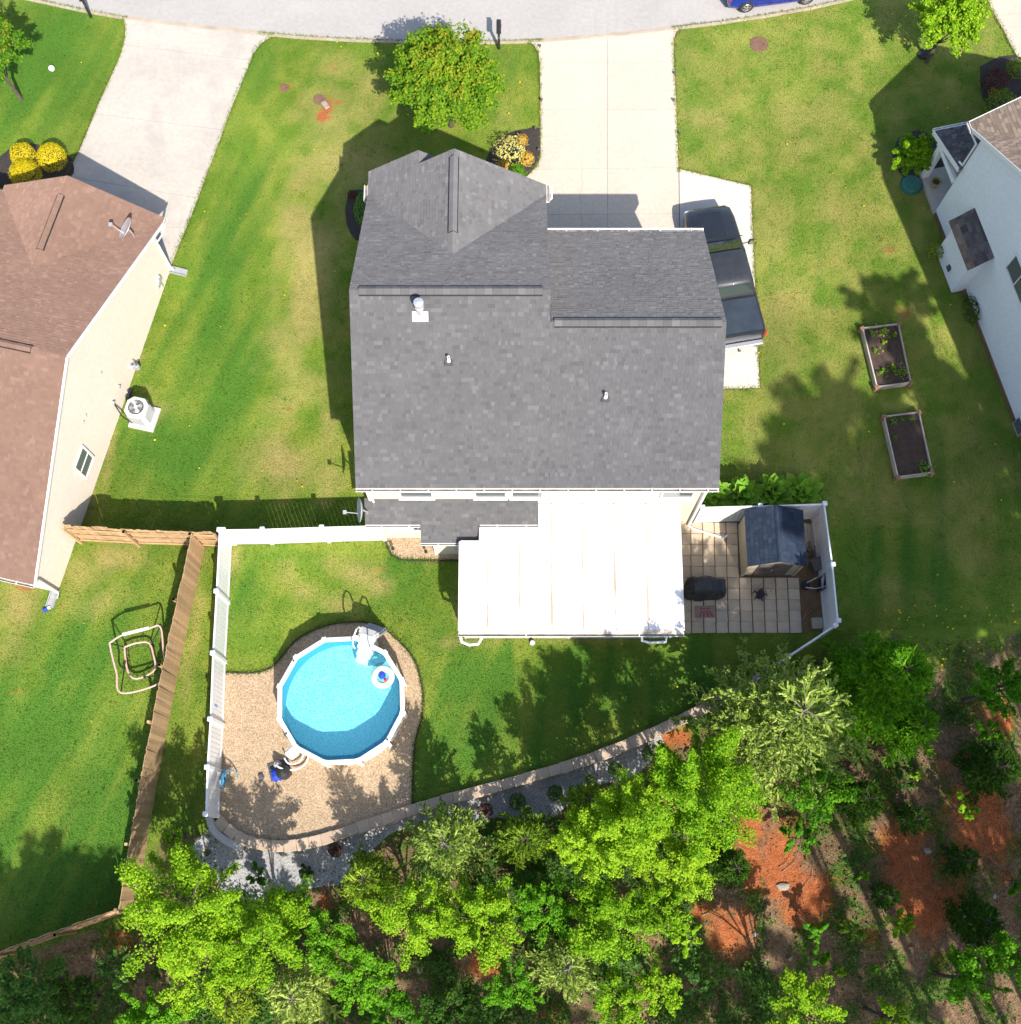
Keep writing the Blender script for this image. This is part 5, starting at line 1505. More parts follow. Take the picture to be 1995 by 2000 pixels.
# ---------------------------------------------------------------- ground covers, mailboxes and small things
for a, b_, r_, l_ in ((1483, 86, .36, 'rusty round manhole cover on the right front lawn'), (556, 171, .17, 'small rusty valve cover in a bare spot of lawn'), (624, 194, .24, 'brown round cover on the larger bare clay patch')):
    t_ = thing('utility_cover', l_, 'manhole cover', P(a, b_, .0))
    MB().lathe([(r_, 0), (r_, .02), (r_ * .97, .03), (0, .03)], n=24).build('lid', m_manhole, t_, smooth=True)
    MB().lathe([(r_ * 1.08, 0), (r_ * 1.08, .022), (r_ * 1.0, .022), (r_ * 1.0, 0)], n=24, cap=False).build('rim', m_manhole, t_)
    MB().box((r_ * .5, 0, .032), (.06, .03, .008)).build('lift_slot', m_black, t_)
q = P(636, 205)
t_ = thing('flat_stone', 'pale flat stone lying on the bare clay patch', 'stone', (q[0], q[1], .0), .6)
MB().cbox((0, 0, .03), (.22, .4, .06), .025).build('stone_body', m_rock, t_)
def mailbox(lbl, base, rz, grp='roadside mailboxes'):
    t_ = thing('mailbox', lbl, 'mailbox', base, rz, grp)
    MB().box((0, 0, .55), (.1, .1, 1.1)).build('post', m_black, t_)
    MB().beam((0, -.1, .75), (0, .3, 1.04), .06, .06).build('brace', m_black, t_)
    MB().loft([[(x, y, 1.1 + z) for x, z in ((-.1, 0), (.1, 0), (.1, .12), (.07, .19), (0, .22), (-.07, .19), (-.1, .12))] for y in (-.15, .40)]).build('box_body', m_black, t_, smooth=True)
    MB().box((0, .41, 1.2), (.19, .015, .2)).build('door', m_dgrey, t_)
    MB().box((.11, .1, 1.28), (.012, .05, .16)).build('flag', m_red, t_)
mailbox('black mailbox on a post beside the maple', P(975, 95), 0)
mailbox('black mailbox on a post at the upper left beside the wide driveway', P(178, 33), .15)
t_ = thing('ball', 'white ball lying on the upper left lawn', 'ball', P(103, 137, .0))
MB().lathe([(.02, 0), (.09, .03), (.13, .12), (.12, .19), (.06, .25), (0, .26)], n=16).build('ball_body', m_white, t_, smooth=True)
t_ = thing('ball', 'small white ball on the grass below the patio cover', 'ball', P(1040, 1256, .0))
MB().lathe([(.02, 0), (.07, .02), (.1, .09), (.07, .17), (0, .2)], n=14).build('ball_body', m_white, t_, smooth=True)
def splash(lbl, a, b_, rz):
    t_ = thing('splash_block', lbl, 'splash block', P(a, b_), rz)
    MB().box((0, 0, .02), (.28, .72, .04)).build('bottom', m_grey, t_)
    for s_ in (-.13, .13):
        MB().box((s_, 0, .07), (.03, .72, .08)).build('side', m_grey, t_)
splash('dark splash block under the front downspout of the beige house', 349, 531, math.radians(75))
splash('grey splash block under the rear downspout of the beige house', 104, 1168, math.radians(-12))
t_ = thing('toy', 'tiny blue toy on the grass near the rear downspout', 'toy', P(90, 1191))
MB().cbox((0, 0, .06), (.2, .12, .12), .03, .4).build('toy_body', m_bluecloth, t_)
MB().lathe([(0.05, 0), (.06, .1), (0, .13)], (.12, .06, 0), 10).build('toy_wheel', m_white, t_)
# air conditioner
q = P(281, 814)
ac = thing('air_conditioner', 'beige-white air conditioner unit on a concrete pad by the beige wall', 'air conditioner', (q[0], q[1], 0), math.radians(-13))
MB().cbox((.06, -.04, .05), (1.0, 1.0, .1), .02).build('pad', m_conc2, ac)
m_acw = mat('ac_white', (.66, .66, .63), (.60, .60, .57), 3, .5)
def octr(h_, c_, z):
    return [(x, y, z) for x, y in ((h_ - c_, -h_), (h_, -h_ + c_), (h_, h_ - c_), (h_ - c_, h_), (-h_ + c_, h_), (-h_, h_ - c_), (-h_, -h_ + c_), (-h_ + c_, -h_))]
zt = .95
MB().loft([octr(.40, .2, .1), octr(.40, .2, zt - .05), octr(.41, .2, zt - .04), octr(.41, .2, zt), octr(.38, .19, zt + .03)]).build('casing', m_acw, ac)
k2 = MB()
for i in range(14):
    z = .18 + i * .05
    for s_ in (-1, 1):
        k2.box((s_ * .405, 0, z), (.012, .54, .018)); k2.box((0, s_ * .405, z), (.54, .012, .018))
k2.build('louvres', m_grey, ac)
fan = MB().lathe([(.30, zt + .032), (.30, zt + .036), (0, zt + .036)], n=28).build('fan_opening', m_dgrey, ac)
for i in range(4):
    a = i * pi / 2 + .4
    MB().add([(.05 * math.cos(a), .05 * math.sin(a), zt + .05), (.24 * math.cos(a - .28), .24 * math.sin(a - .28), zt + .042), (.245 * math.cos(a + .1), .245 * math.sin(a + .1), zt + .044), (.22 * math.cos(a + .34), .22 * math.sin(a + .34), zt + .05), (.05 * math.cos(a + 1.0), .05 * math.sin(a + 1.0), zt + .055)], [(0, 1, 2, 3, 4)]).build('fan_blade', m_grey, fan)
MB().lathe([(.07, zt + .05), (.06, zt + .075), (0, zt + .08)], n=14).build('fan_hub', m_acw, fan, smooth=True)
k2 = MB()
for r_ in (.09, .13, .17, .21, .25):
    k2.tube([(r_ * math.cos(t), r_ * math.sin(t), zt + .09) for t in np.linspace(0, 2 * pi, 25)], .003, 4, cap=False)
for i in range(8):
    a = i * pi / 4
    k2.beam((.08 * math.cos(a), .08 * math.sin(a), zt + .09), (.27 * math.cos(a), .27 * math.sin(a), zt + .05), .005, .005)
k2.build('fan_guard', m_galv, ac)
q = P(272, 724)
gmr = thing('gas_meter', 'small grey gas meter with pipes at the foot of the beige wall', 'gas meter', (q[0], q[1], 0), math.radians(-13))
MB().cbox((0, 0, .42), (.28, .18, .3), .05).build('meter_body', m_grey, gmr)
MB().lathe([(.09, .6), (.1, .64), (.0, .7)], (-.1, -.14, 0), 12).build('regulator', m_galv, gmr, smooth=True)
MB().tube([(-.15, 0, .6), (-.15, -.28, .62), (-.22, -.3, .1), (-.22, -.3, 0)], .02, 6).build('inlet_pipe', m_grey, gmr)
MB().tube([(.12, 0, .6), (.12, -.1, .66), (-.2, .25, .6), (-.22, .3, .1)], .02, 6).build('outlet_pipe', m_grey, gmr)
q = P(250, 769)
t_ = thing('ground_box', 'dark grey ground box beside the beige wall above the air conditioner', 'utility box', (q[0], q[1], 0), math.radians(-13))
MB().cbox((0, 0, .06), (.28, .34, .14), .02).build('lid', m_dgrey, t_)
MB().lathe([(.04, .13), (.04, .15), (0, .15)], n=10).build('latch', m_galv, t_)
# dark spotlights in the small gravel bed
for a, b_, l_ in ((768, 1072, 'left black spotlight in the small gravel bed'), (832, 1078, 'right black spotlight in the small gravel bed')):
    t_ = thing('spotlight', l_, 'light', P(a, b_), .3)
    MB().tube([(0, .1, .02), (0, 0, .1), (0, -.08, .3)], .02, 6).build('stake', m_black, t_)
    MB().lathe([(.03, .26), (.06, .28), (.06, .4), (.04, .4)], (0, -.08, 0), 10).build('lamp_head', m_black, t_, smooth=True)
for i, (a, b_) in enumerate(((1055, 95), (1058, 200), (1316, 200), (1318, 148), (1328, 265), (1046, 255), (1052, 297))):
    t_ = thing('driveway_light', ['driveway light at the upper left corner of the pale driveway', 'driveway light on the left edge beside the maple lawn', 'middle driveway light on the right edge', 'upper driveway light on the right edge', 'lower driveway light on the right edge', 'small black light at the top of the mulch bed', 'small black light inside the mulch bed'][i], 'light', P(a, b_, 0), group='small driveway edge lights')
    MB().tube([(0, 0, 0), (0, 0, .2)], .012, 6).build('stake', m_dgrey, t_)
    MB().lathe([(.05, .18), (.055, .23), (.02, .25)], n=10).build('cap', m_dgrey, t_, smooth=True)
q = P(1798, 345)
t_ = thing('buried_lid', 'round green plastic lid on the ground beside the porch', 'utility lid', P(1780, 362), 0)
MB().lathe([(.42, 0), (.42, .12), (.36, .2), (0, .24)], n=24).build('lid', m_gblue, t_, smooth=True)
MB().lathe([(.46, 0), (.46, .03), (.42, .03)], n=24).build('rim', m_gblue, t_)
q = P(664, 905)
t_ = thing('shepherd_hook', 'thin black garden hook standing beside the left wall of the house', 'garden hook', (XL - .1, P2(664, 905)[1] - .6, 0))
MB().tube(smooth_path([V(0, 0, 0), V(0, 0, 1.1), V(-.05, 0, 1.3), V(-.2, 0, 1.3), V(-.24, 0, 1.15)], .1), .015, 6).build('hook', m_black, t_)
MB().box((-.2, 0, .95), (.14, .14, .2)).build('lantern', m_black, t_)

# ---------------------------------------------------------------- vehicles
def car_ring(y, wd, zb, zbelt, zt, ti):
    return [(-wd * .94, y, zb), (wd * .94, y, zb), (wd, y, zb + .12), (wd, y, zbelt), (wd - ti * .35, y, zbelt + (zt - zbelt) * .65), (wd - ti, y, zt), (0, y, zt + .025), (-wd + ti, y, zt), (-wd + ti * .35, y, zbelt + (zt - zbelt) * .65), (-wd, y, zbelt), (-wd, y, zb + .12)]
def wheel(root, x, y, r=.38, wd=.24):
    s_ = 1 if x > 0 else -1
    def ringx(r_, xx, n=24):
        return [(xx, y + r_ * math.cos(a), r + r_ * math.sin(a)) for a in np.linspace(0, 2 * pi, n, endpoint=False)]
    w_ = MB().loft([ringx(r * .62, x - wd / 2 * s_), ringx(r * .95, x - wd / 2 * s_), ringx(r, x - wd * .35 * s_), ringx(r, x + wd * .35 * s_), ringx(r * .95, x + wd / 2 * s_), ringx(r * .62, x + wd / 2 * s_)]).build('wheel', m_rubber, root, smooth=True)
    k2 = MB().loft([ringx(r * .63, x + wd / 2 * s_ + .003 * s_), ringx(r * .60, x + wd / 2 * s_ + .012 * s_), ringx(r * .54, x + wd * .42 * s_)], cap=False)
    for i in range(5):
        a = i * 2 * pi / 5
        k2.beam((x + wd / 2 * s_ + .004 * s_, y, r), (x + wd / 2 * s_, y + r * .58 * math.cos(a), r + r * .58 * math.sin(a)), .07, .03, up=(1, 0, 0))
    k2.loft([ringx(r * .16, x + wd / 2 * s_), ringx(r * .14, x + (wd / 2 + .025) * s_)])
    k2.build('rim', m_chrome, w_, smooth=True)
fr_ = V(*P2(1379, 408, .85))
dr_ = nrm(V(-.175, .985))
tc = fr_ - dr_ * 2.95
truck = thing('pickup_truck', 'dark grey pickup truck with black bed cover parked beside the garage', 'truck', (tc[0], tc[1], .045), math.atan2(-dr_[0], dr_[1]))
secs = [car_ring(*a) for a in ((2.93, .62, .62, .84, .92, .10), (2.88, .82, .55, .88, .98, .12), (2.74, .93, .46, .93, 1.06, .14), (2.3, .985, .42, 1.0, 1.15, .16), (1.3, 1.0, .42, 1.06, 1.22, .14), (.9, 1.0, .42, 1.08, 1.23, .08), (-1.2, 1.0, .42, 1.08, 1.24, .07), (-2.6, 1.0, .46, 1.08, 1.24, .07), (-2.82, .985, .52, 1.06, 1.23, .07))]
body = MB().loft(secs[::-1]).build('body', m_truck, truck, smooth=True)
def hring(x, y0_, y1_, z, c_=.12):
    return [(x - c_, y1_, z), (x, y1_ - c_, z), (x, y0_ + c_, z), (x - c_, y0_, z), (-x + c_, y0_, z), (-x, y0_ + c_, z), (-x, y1_ - c_, z), (-x + c_, y1_, z)]
cab = MB().loft([hring(.93, -1.26, 1.22, 1.20, .08)[::-1], hring(.90, -1.22, 1.05, 1.35, .10)[::-1], hring(.77, -1.02, .42, 1.84, .14)[::-1], hring(.70, -.94, .30, 1.905, .16)[::-1], hring(.45, -.7, .1, 1.93, .12)[::-1]]).build('cab', m_trucktop, truck, smooth=True)
def quadp(name, pts_, mt, par, off=.012):
    p = [V(*q) for q in pts_]
    nn = nrm(np.cross(p[1] - p[0], p[2] - p[0]))
    if nn @ (np.mean(p, 0) - V(0, 0, 1.2)) < 0:
        p = p[::-1]; nn = -nn
    MB().add([q + nn * off for q in p], [tuple(range(len(p)))]).build(name, mt, par)
quadp('windshield', [(-.80, 1.10, 1.34), (.80, 1.10, 1.34), (.68, .46, 1.83), (-.68, .46, 1.83)], m_carglass, cab, .03)
quadp('rear_window', [(-.76, -1.21, 1.38), (.76, -1.21, 1.38), (.66, -1.04, 1.80), (-.66, -1.04, 1.80)], m_carglass, cab, .025)
for s_ in (-1, 1):
    quadp('side_window', [(s_ * .905, .85, 1.36), (s_ * .905, -.02, 1.36), (s_ * .785, -.02, 1.79), (s_ * .785, .42, 1.79)], m_carglass, cab)
    quadp('side_window', [(s_ * .905, -.10, 1.36), (s_ * .905, -1.0, 1.36), (s_ * .785, -.88, 1.79), (s_ * .785, -.10, 1.79)], m_carglass, cab)
    mr = MB().tube([(s_ * .92, .92, 1.32), (s_ * 1.14, .93, 1.33)], .025, 6).build('mirror', m_black, truck)
    MB().cbox((s_ * 1.24, .93, 1.36), (.2, .12, .24), .03).build('mirror_shell', m_black, mr)
    MB().box((s_ * 1.24, .868, 1.37), (.15, .005, .17)).build('mirror_glass', m_chrome, mr)
    MB().cbox((s_ * .74, 2.86, .86), (.3, .16, .16), .04).build('headlight', m_lens, truck)
    MB().cbox((s_ * .965, -2.80, .98), (.10, .12, .34), .02).build('tail_light', m_red, truck)
    MB().box((s_ * .72, 1.35, 1.235), (.6, .03, .012), s_ * -.15).build('wiper', m_black, truck)
    MB().box((s_ * 1.005, .1, .98), (.012, .12, .03)).build('door_handle', m_chrome, truck)
    for q_ in (.98, -.06, -1.1):
        MB().box((s_ * 1.001, q_, .8), (.006, .012, .6)).build('door_gap', m_black, truck)
    for yy in (1.95, -1.75):
        MB().loft([[(s_ * 1.0, yy + .46 * math.cos(a), .40 + .46 * math.sin(a)) for a in np.linspace(0, pi, 14)], [(s_ * 1.012, yy + .43 * math.cos(a), .40 + .43 * math.sin(a)) for a in np.linspace(0, pi, 14)], [(s_ * .99, yy + .40 * math.cos(a), .40 + .40 * math.sin(a)) for a in np.linspace(0, pi, 14)]], cap=False, close=False).build('wheel_arch', m_black, truck)
for x in (-.36, -.12, .12, .36):
    MB().beam((x, -.82, 1.922), (x, .2, 1.922), .03, .022).build('roof_rib', m_trucktop, cab)
MB().loft([[(x, y, z + dz) for x, dz in ((-.5, -.02), (.5, -.02), (.45, .022), (-.45, .022))] for y, z in ((2.55, 1.12), (1.35, 1.235))]).build('hood_bulge', m_truck, truck, smooth=True)
MB().loft([[(-.87, y, z - .03), (.87, y, z - .03), (.87, y, z), (.45, y, z + .012), (0, y, z + .018), (-.45, y, z + .012), (-.87, y, z)] for y, z in ((-1.36, 1.262), (-2.0, 1.268), (-2.74, 1.262))]).build('bed_cover', m_tonneau, truck)
MB().box((0, -2.84, .92), (1.82, .05, .56)).build('tailgate', m_truck, truck)
MB().cbox((0, -2.97, .56), (1.9, .22, .2), .04).build('rear_bumper', m_chrome, truck)
MB().cbox((0, -3.05, .44), (.12, .2, .1), .02).build('tow_hitch', m_black, truck)
MB().lathe([(.035, .48), (.035, .55), (.0, .57)], (0, -3.1, 0), 10).build('tow_ball', m_chrome, truck, smooth=True)
MB().cbox((0, 2.93, .56), (1.7, .16, .22), .05).build('front_bumper', m_chrome, truck)
gr_ = MB().box((0, 2.92, .80), (1.0, .06, .24)).build('grille', m_black, truck)
for i in range(4):
    MB().box((0, 2.955, .71 + i * .055), (.96, .012, .02)).build('grille_bar', m_chrome, gr_)
for x in (-.88, .88):
    for y in (1.95, -1.75):
        wheel(truck, x, y, .40, .26)

w0, w1 = V(*P2(1461, 22)), V(*P2(1567, 8))
cdir = nrm(w1 - w0)                        # rear of car towards the right end
cen = (w0 + w1) / 2 + V(-cdir[1], cdir[0]) * .80
sed = thing('parked_car', 'blue car parked on the street at the top edge', 'car', (cen[0], cen[1], .016), math.atan2(-cdir[0], cdir[1]))
secs = [car_ring(*a) for a in ((2.12, .60, .42, .56, .62, .10), (2.05, .76, .30, .62, .72, .12), (1.8, .83, .22, .68, .82, .14), (1.1, .86, .20, .74, .90, .12), (.4, .87, .20, .78, .93, .08), (-1.0, .87, .20, .80, .95, .08), (-1.7, .85, .24, .82, .96, .12), (-2.05, .80, .32, .80, .93, .12), (-2.14, .62, .44, .74, .86, .10))]
MB().loft(secs[::-1]).build('body', m_blue, sed, smooth=True)
cab = MB().loft([hring(.80, -1.75, 1.05, .92, .08)[::-1], hring(.76, -1.6, .8, 1.05, .1)[::-1], hring(.60, -1.05, .15, 1.40, .14)[::-1], hring(.48, -.9, .02, 1.46, .14)[::-1]]).build('cab', m_blue, sed, smooth=True)
quadp('windshield', [(-.66, .82, 1.06), (.66, .82, 1.06), (.54, .2, 1.38), (-.54, .2, 1.38)], m_carglass, cab, .02)
quadp('rear_window', [(-.64, -1.58, 1.08), (.64, -1.58, 1.08), (.54, -1.1, 1.37), (-.54, -1.1, 1.37)], m_carglass, cab, .02)
for s_ in (-1, 1):
    quadp('side_window', [(s_ * .77, .62, 1.04), (s_ * .77, -.32, 1.04), (s_ * .625, -.32, 1.36), (s_ * .625, .12, 1.36)], m_carglass, cab)
    quadp('side_window', [(s_ * .77, -.40, 1.04), (s_ * .77, -1.35, 1.04), (s_ * .625, -.98, 1.36), (s_ * .625, -.40, 1.36)], m_carglass, cab)
    MB().cbox((s_ * .95, .72, 1.02), (.18, .1, .14), .03).build('mirror', m_blue, sed)
    MB().cbox((s_ * .62, 2.03, .64), (.3, .16, .12), .04).build('headlight', m_lens, sed)
    MB().cbox((s_ * .66, -2.06, .80), (.26, .14, .16), .04).build('tail_light', m_red, sed)
    for q_ in (.66, -.36, -1.2):
        MB().box((s_ * .872, q_, .56), (.006, .012, .5)).build('door_gap', m_black, sed)
    MB().box((s_ * .878, -.1, .74), (.012, .12, .03)).build('door_handle', m_chrome, sed)
    for yy in (1.32, -1.32):
        MB().loft([[(s_ * (.862 if q_ != 1 else .875), yy + rr * math.cos(a), .31 + rr * math.sin(a)) for a in np.linspace(0, pi, 14)] for q_, rr in enumerate((.38, .355, .33))], cap=False, close=False).build('wheel_arch', m_black, sed)
for x in (-.77, .77):
    for y in (1.32, -1.32):
        wheel(sed, x, y, .31, .21)

# ---------------------------------------------------------------- vegetation
def np_mesh(name, verts, faces, mt, attr=None):
    m = bpy.data.meshes.new(name)
    nv, (nf, kk) = len(verts), faces.shape
    m.vertices.add(nv)
    m.vertices.foreach_set('co', np.ascontiguousarray(verts, np.float32).ravel())
    m.loops.add(nf * kk)
    m.loops.foreach_set('vertex_index', np.ascontiguousarray(faces, np.int32).ravel())
    m.polygons.add(nf)
    m.polygons.foreach_set('loop_start', np.arange(0, nf * kk, kk, dtype=np.int32))
    m.update(calc_edges=True)
    if attr is not None:
        a = m.attributes.new(attr[0], 'FLOAT', 'POINT')
        a.data.foreach_set('value', attr[1].astype(np.float32))
    m.materials.append(mt)
    return m
def unit(a):
    return a / (np.linalg.norm(a, axis=1, keepdims=True) + 1e-9)
def leaf_quads(pos, nor, size, aspect=.62, fold=.18):
    n_ = len(pos)
    nor = unit(nor)
    t = unit(np.cross(nor, rng.normal(size=(n_, 3))))
    bt = np.cross(nor, t)
    s_ = (size * rng.uniform(.65, 1.25, n_))[:, None]
    v = np.empty((n_, 4, 3))
    v[:, 0] = pos - t * s_ * .5
    v[:, 1] = pos + bt * s_ * aspect * .5 + nor * s_ * fold
    v[:, 2] = pos + t * s_ * .5 - nor * s_ * fold * .6
    v[:, 3] = pos - bt * s_ * aspect * .5 + nor * s_ * fold
    return v.reshape(-1, 3), np.arange(n_ * 4).reshape(-1, 4)
LM = {
    'maple': leaf_mat('maple_leaf', [(.15, (.035, .125, .012)), (.5, (.11, .26, .014)), (.85, (.27, .40, .018))], tip=(.50, .34, .035)),
    'lime': leaf_mat('lime_leaf', [(.15, (.070, .205, .005)), (.5, (.220, .425, .011)), (.85, (.43, .60, .034))]),
    'green': leaf_mat('green_leaf', [(.15, (.034, .155, .006)), (.5, (.095, .30, .010)), (.85, (.22, .46, .020))]),
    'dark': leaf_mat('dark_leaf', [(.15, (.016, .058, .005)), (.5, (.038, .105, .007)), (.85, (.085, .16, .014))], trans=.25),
    'teal': leaf_mat('bluish_leaf', [(.15, (.028, .10, .020)), (.5, (.070, .18, .032)), (.85, (.15, .27, .05))]),
    'pale': leaf_mat('pale_cedar', [(.15, (.060, .125, .012)), (.5, (.225, .33, .045)), (.85, (.46, .54, .13))], trans=.25),
    'olive': leaf_mat('yellow_green_cedar', [(.15, (.045, .11, .006)), (.5, (.15, .25, .014)), (.85, (.34, .43, .04))], trans=.25),
    'cypress': leaf_mat('bright_cypress', [(.15, (.025, .13, .004)), (.5, (.085, .27, .008)), (.85, (.19, .40, .016))], trans=.35),
    'yellow': leaf_mat('yellow_leaf', [(.15, (.48, .38, .008)), (.5, (.70, .56, .012)), (.85, (.80, .66, .02))], trans=.15),
    'cream': leaf_mat('cream_leaf', [(.15, (.42, .40, .08)), (.5, (.66, .60, .20)), (.85, (.78, .72, .34))], trans=.2),
    'orange': leaf_mat('orange_leaf', [(.15, (.40, .24, .03)), (.5, (.62, .35, .05)), (.85, (.72, .48, .08))], trans=.2),
    'box': leaf_mat('boxwood_leaf', [(.15, (.030, .085, .008)), (.5, (.065, .155, .012)), (.85, (.13, .22, .02))], trans=.2),
    'red': leaf_mat('dark_red_leaf', [(.15, (.045, .02, .018)), (.5, (.10, .035, .03)), (.85, (.16, .07, .05))], trans=.2),
    'hosta': leaf_mat('hosta_leaf', [(.15, (.13, .31, .03)), (.5, (.20, .41, .04)), (.85, (.30, .50, .06))], trans=.45),
    'rust': leaf_mat('rusty_brown_leaf', [(.15, (.13, .065, .02)), (.5, (.24, .12, .035)), (.85, (.32, .19, .06))], trans=.2),
}
def rad_m(px_, py_, z, r):
    return abs(P(px_ + r, py_, z)[0] - P(px_, py_, z)[0])
def tree_root(name, label, cat, px_, py_, zc, group):
    q = P(px_, py_, zc)
    z0 = zf(q[0], q[1])
    return thing(name, label, cat, (q[0], q[1], z0), group=group), zc - z0
def broadleaf(label, px_, py_, zc, rp, kind, group='trees of the wood', name='broadleaf_tree', leaf=.13, dens=1.0, rv=.95, cat='tree', trunk=.07, nclump=None, hollow=.38, loc=None, r=None, bark=None, lobes=.13, low=-.3):
    if loc is None:
        root, zl = tree_root(name, label, cat, px_, py_, zc, group)
        r = rad_m(px_, py_, zc, rp)
    else:
        root = thing(name, label, cat, (loc[0], loc[1], zf(*loc)), group=group)
        zl = zc
    rvm = r * rv
    K = nclump or int(22 + r * 12)
    ends, Ls = [], []
    ph = rng.random(3) * 6.28
    for i in range(K):
        d = nrm(rng.normal(size=3) * V(1, 1, .85))
        if d[2] < low:
            d[2] *= -1
        az = math.atan2(d[1], d[0])
        f = rng.uniform(.62, 1.08) * (1 + lobes * math.sin(3 * az + ph[0]) + lobes * .7 * math.sin(5 * az + ph[1]))
        ends.append(V(d[0] * r * f, d[1] * r * f, zl + d[2] * rvm * f))
    cl = ends
    E_ = np.array(ends)
    nl = int(1500 * r * r * dens * (.13 / leaf) ** 2)
    ci = rng.integers(0, K, nl)
    core = V(0, 0, zl - rvm * .25)
    t_b = (rng.random(nl) ** .55 * (1 - hollow) + hollow)[:, None]
    base_ = core + (E_[ci] - core) * t_b + V(0, 0, .1 * r) * np.sin(t_b * pi)
    spread = r * (.30 - .20 * t_b) * rng.uniform(.5, 1.3, (K, 1))[ci]
    dd = unit(rng.normal(size=(nl, 3)))
    pos = base_ + dd * spread * rng.uniform(.15, 1.1, (nl, 1)) ** .7 * V(1.1, 1.1, .7)
    nor = dd * .5 + V(.12, -.3, .95) + unit(pos - V(0, 0, zl)) * .4 + rng.normal(size=(nl, 3)) * .42
    vs, fs = leaf_quads(pos, nor, np.full(nl, leaf))
    hz = np.repeat((dd[:, 2] * .5 + .5) * .35 + np.clip((pos[:, 2] - zl) / rvm, -.5, 1) * .30, 4)
    put('crown', np_mesh('crown', vs, fs, LM[kind], ('tip', hz)), LM[kind], root)
    k2 = MB()
    top = zl + rvm * .45
    wob_ = [V(rng.normal() * .05 * r, rng.normal() * .05 * r, top * i / 6) for i in range(7)]
    wob_[0] = V(0, 0, -.1)
    k2.tube(wob_, [trunk * (1.25 - .17 * i) for i in range(7)], 8)
    for i in rng.choice(K, min(K, 16), replace=False):
        c = cl[i]
        s0_ = wob_[rng.integers(2, 6)]
        mid_ = (s0_ + c) / 2 + V(0, 0, .12 * r)
        k2.tube([s0_, mid_, c], [trunk * .45, trunk * .3, trunk * .12], 5)
    k2.build('trunk', bark or m_bark, root, smooth=True)
    return root
def ribbons(P0, P1, wd, up=None, bend=.12):
    """narrow two-segment ribbons from P0 to P1"""
    n_ = len(P0)
    d = P1 - P0
    t = unit(d)
    s_ = unit(np.cross(t, unit(rng.normal(size=(n_, 3)) * .7 + V(0, 0, 1.0))))
    L = np.linalg.norm(d, axis=1, keepdims=True)
    M_ = P0 + d * .55 + rng.normal(size=(n_, 3)) * L * bend
    w_ = np.asarray(wd).reshape(-1, 1) if hasattr(wd, '__len__') else np.full((n_, 1), wd)
    v = np.empty((n_, 6, 3))
    v[:, 0], v[:, 1] = P0 - s_ * w_ * .5, P0 + s_ * w_ * .5
    v[:, 2], v[:, 3] = M_ - s_ * w_ * .55, M_ + s_ * w_ * .55
    v[:, 4], v[:, 5] = P1 - s_ * w_ * .12, P1 + s_ * w_ * .12
    b0 = np.arange(n_) * 6
    fs = np.concatenate([np.stack([b0, b0 + 1, b0 + 3, b0 + 2], 1), np.stack([b0 + 2, b0 + 3, b0 + 5, b0 + 4], 1)])
    return v.reshape(-1, 3), fs
def cedar(label, px_, py_, zc, rp, kind, group='cedars of the wood', h=None, nb=70, dens=1.0, wd=.032, droop=.15, name='cedar_tree', curl=.35):
    root, zl = tree_root(name, label, 'tree', px_, py_, zc, group)
    r = rad_m(px_, py_, zc, rp)
    h = (h or zc + r * .9) - root.location[2]
    P0s, P1s, W_ = [], [], []
    limb = MB()
    limb.tube([(0, 0, -.1), (.02, 0, h * .5), (0, .02, h)], [.09, .055, .015], 7)
    for i in range(nb):
        f = ((i + rng.random()) / nb)
        z0 = h * (.12 + .82 * f)
        L = r * (1.05 - .72 * f ** 1.3) * rng.uniform(.72, 1.12)
        a = i * 2.39996 + rng.normal() * .25
        d = V(math.cos(a), math.sin(a), .18 + .55 * f)
        n_ = max(6, int(L / .10))
        prev = V(0, 0, z0)
        pts_ = [prev]
        dir_ = nrm(d)
        for j in range(n_):
            dir_ = nrm(dir_ + V(*(rng.normal(size=3) * .06)) + V(0, 0, -droop * .06))
            prev = prev + dir_ * (L / n_)
            pts_.append(prev)
        limb.tube(pts_[::3] + [pts_[-1]], list(np.linspace(.02, .005, len(pts_[::3]) + 1)), 4)
        arr = np.array(pts_)
        nt = int(L * 30 * dens)
        q = rng.random(nt) ** .75
        base = np.stack([np.interp(q * n_, np.arange(n_ + 1), arr[:, c]) for c in range(3)], 1)
        side = np.where(rng.random(nt) < .5, 1, -1)[:, None]
        sd = nrm(np.cross(dir_, (0, 0, 1)))
        tw = unit(dir_[None] * .85 + side * sd[None] * rng.uniform(.35, .95, (nt, 1)) + rng.normal(size=(nt, 3)) * .22 + V(0, 0, .10))
        ln = (.34 * (1.15 - q) + .10)[:, None] * rng.uniform(.6, 1.25, (nt, 1)) * min(1.25, r / 1.6 + .35)
        end = base + tw * ln
        P0s.append(base); P1s.append(end); W_.append(np.full(nt, wd))
        # side twiglets
        for rep in range(3):
            m_ = base + (end - base) * rng.uniform(.25, .95, (nt, 1))
            e2 = m_ + unit(tw + rng.normal(size=(nt, 3)) * .6 + V(0, 0, .15)) * ln * rng.uniform(.25, .5, (nt, 1))
            P0s.append(m_); P1s.append(e2); W_.append(np.full(nt, wd * .8))
    vs, fs = ribbons(np.concatenate(P0s), np.concatenate(P1s), np.concatenate(W_), bend=curl * .35)
    put('foliage', np_mesh('foliage', vs, fs, LM[kind]), LM[kind], root)
    limb.build('trunk', m_greybark if kind == 'pale' else m_bark, root, smooth=True)
    return root
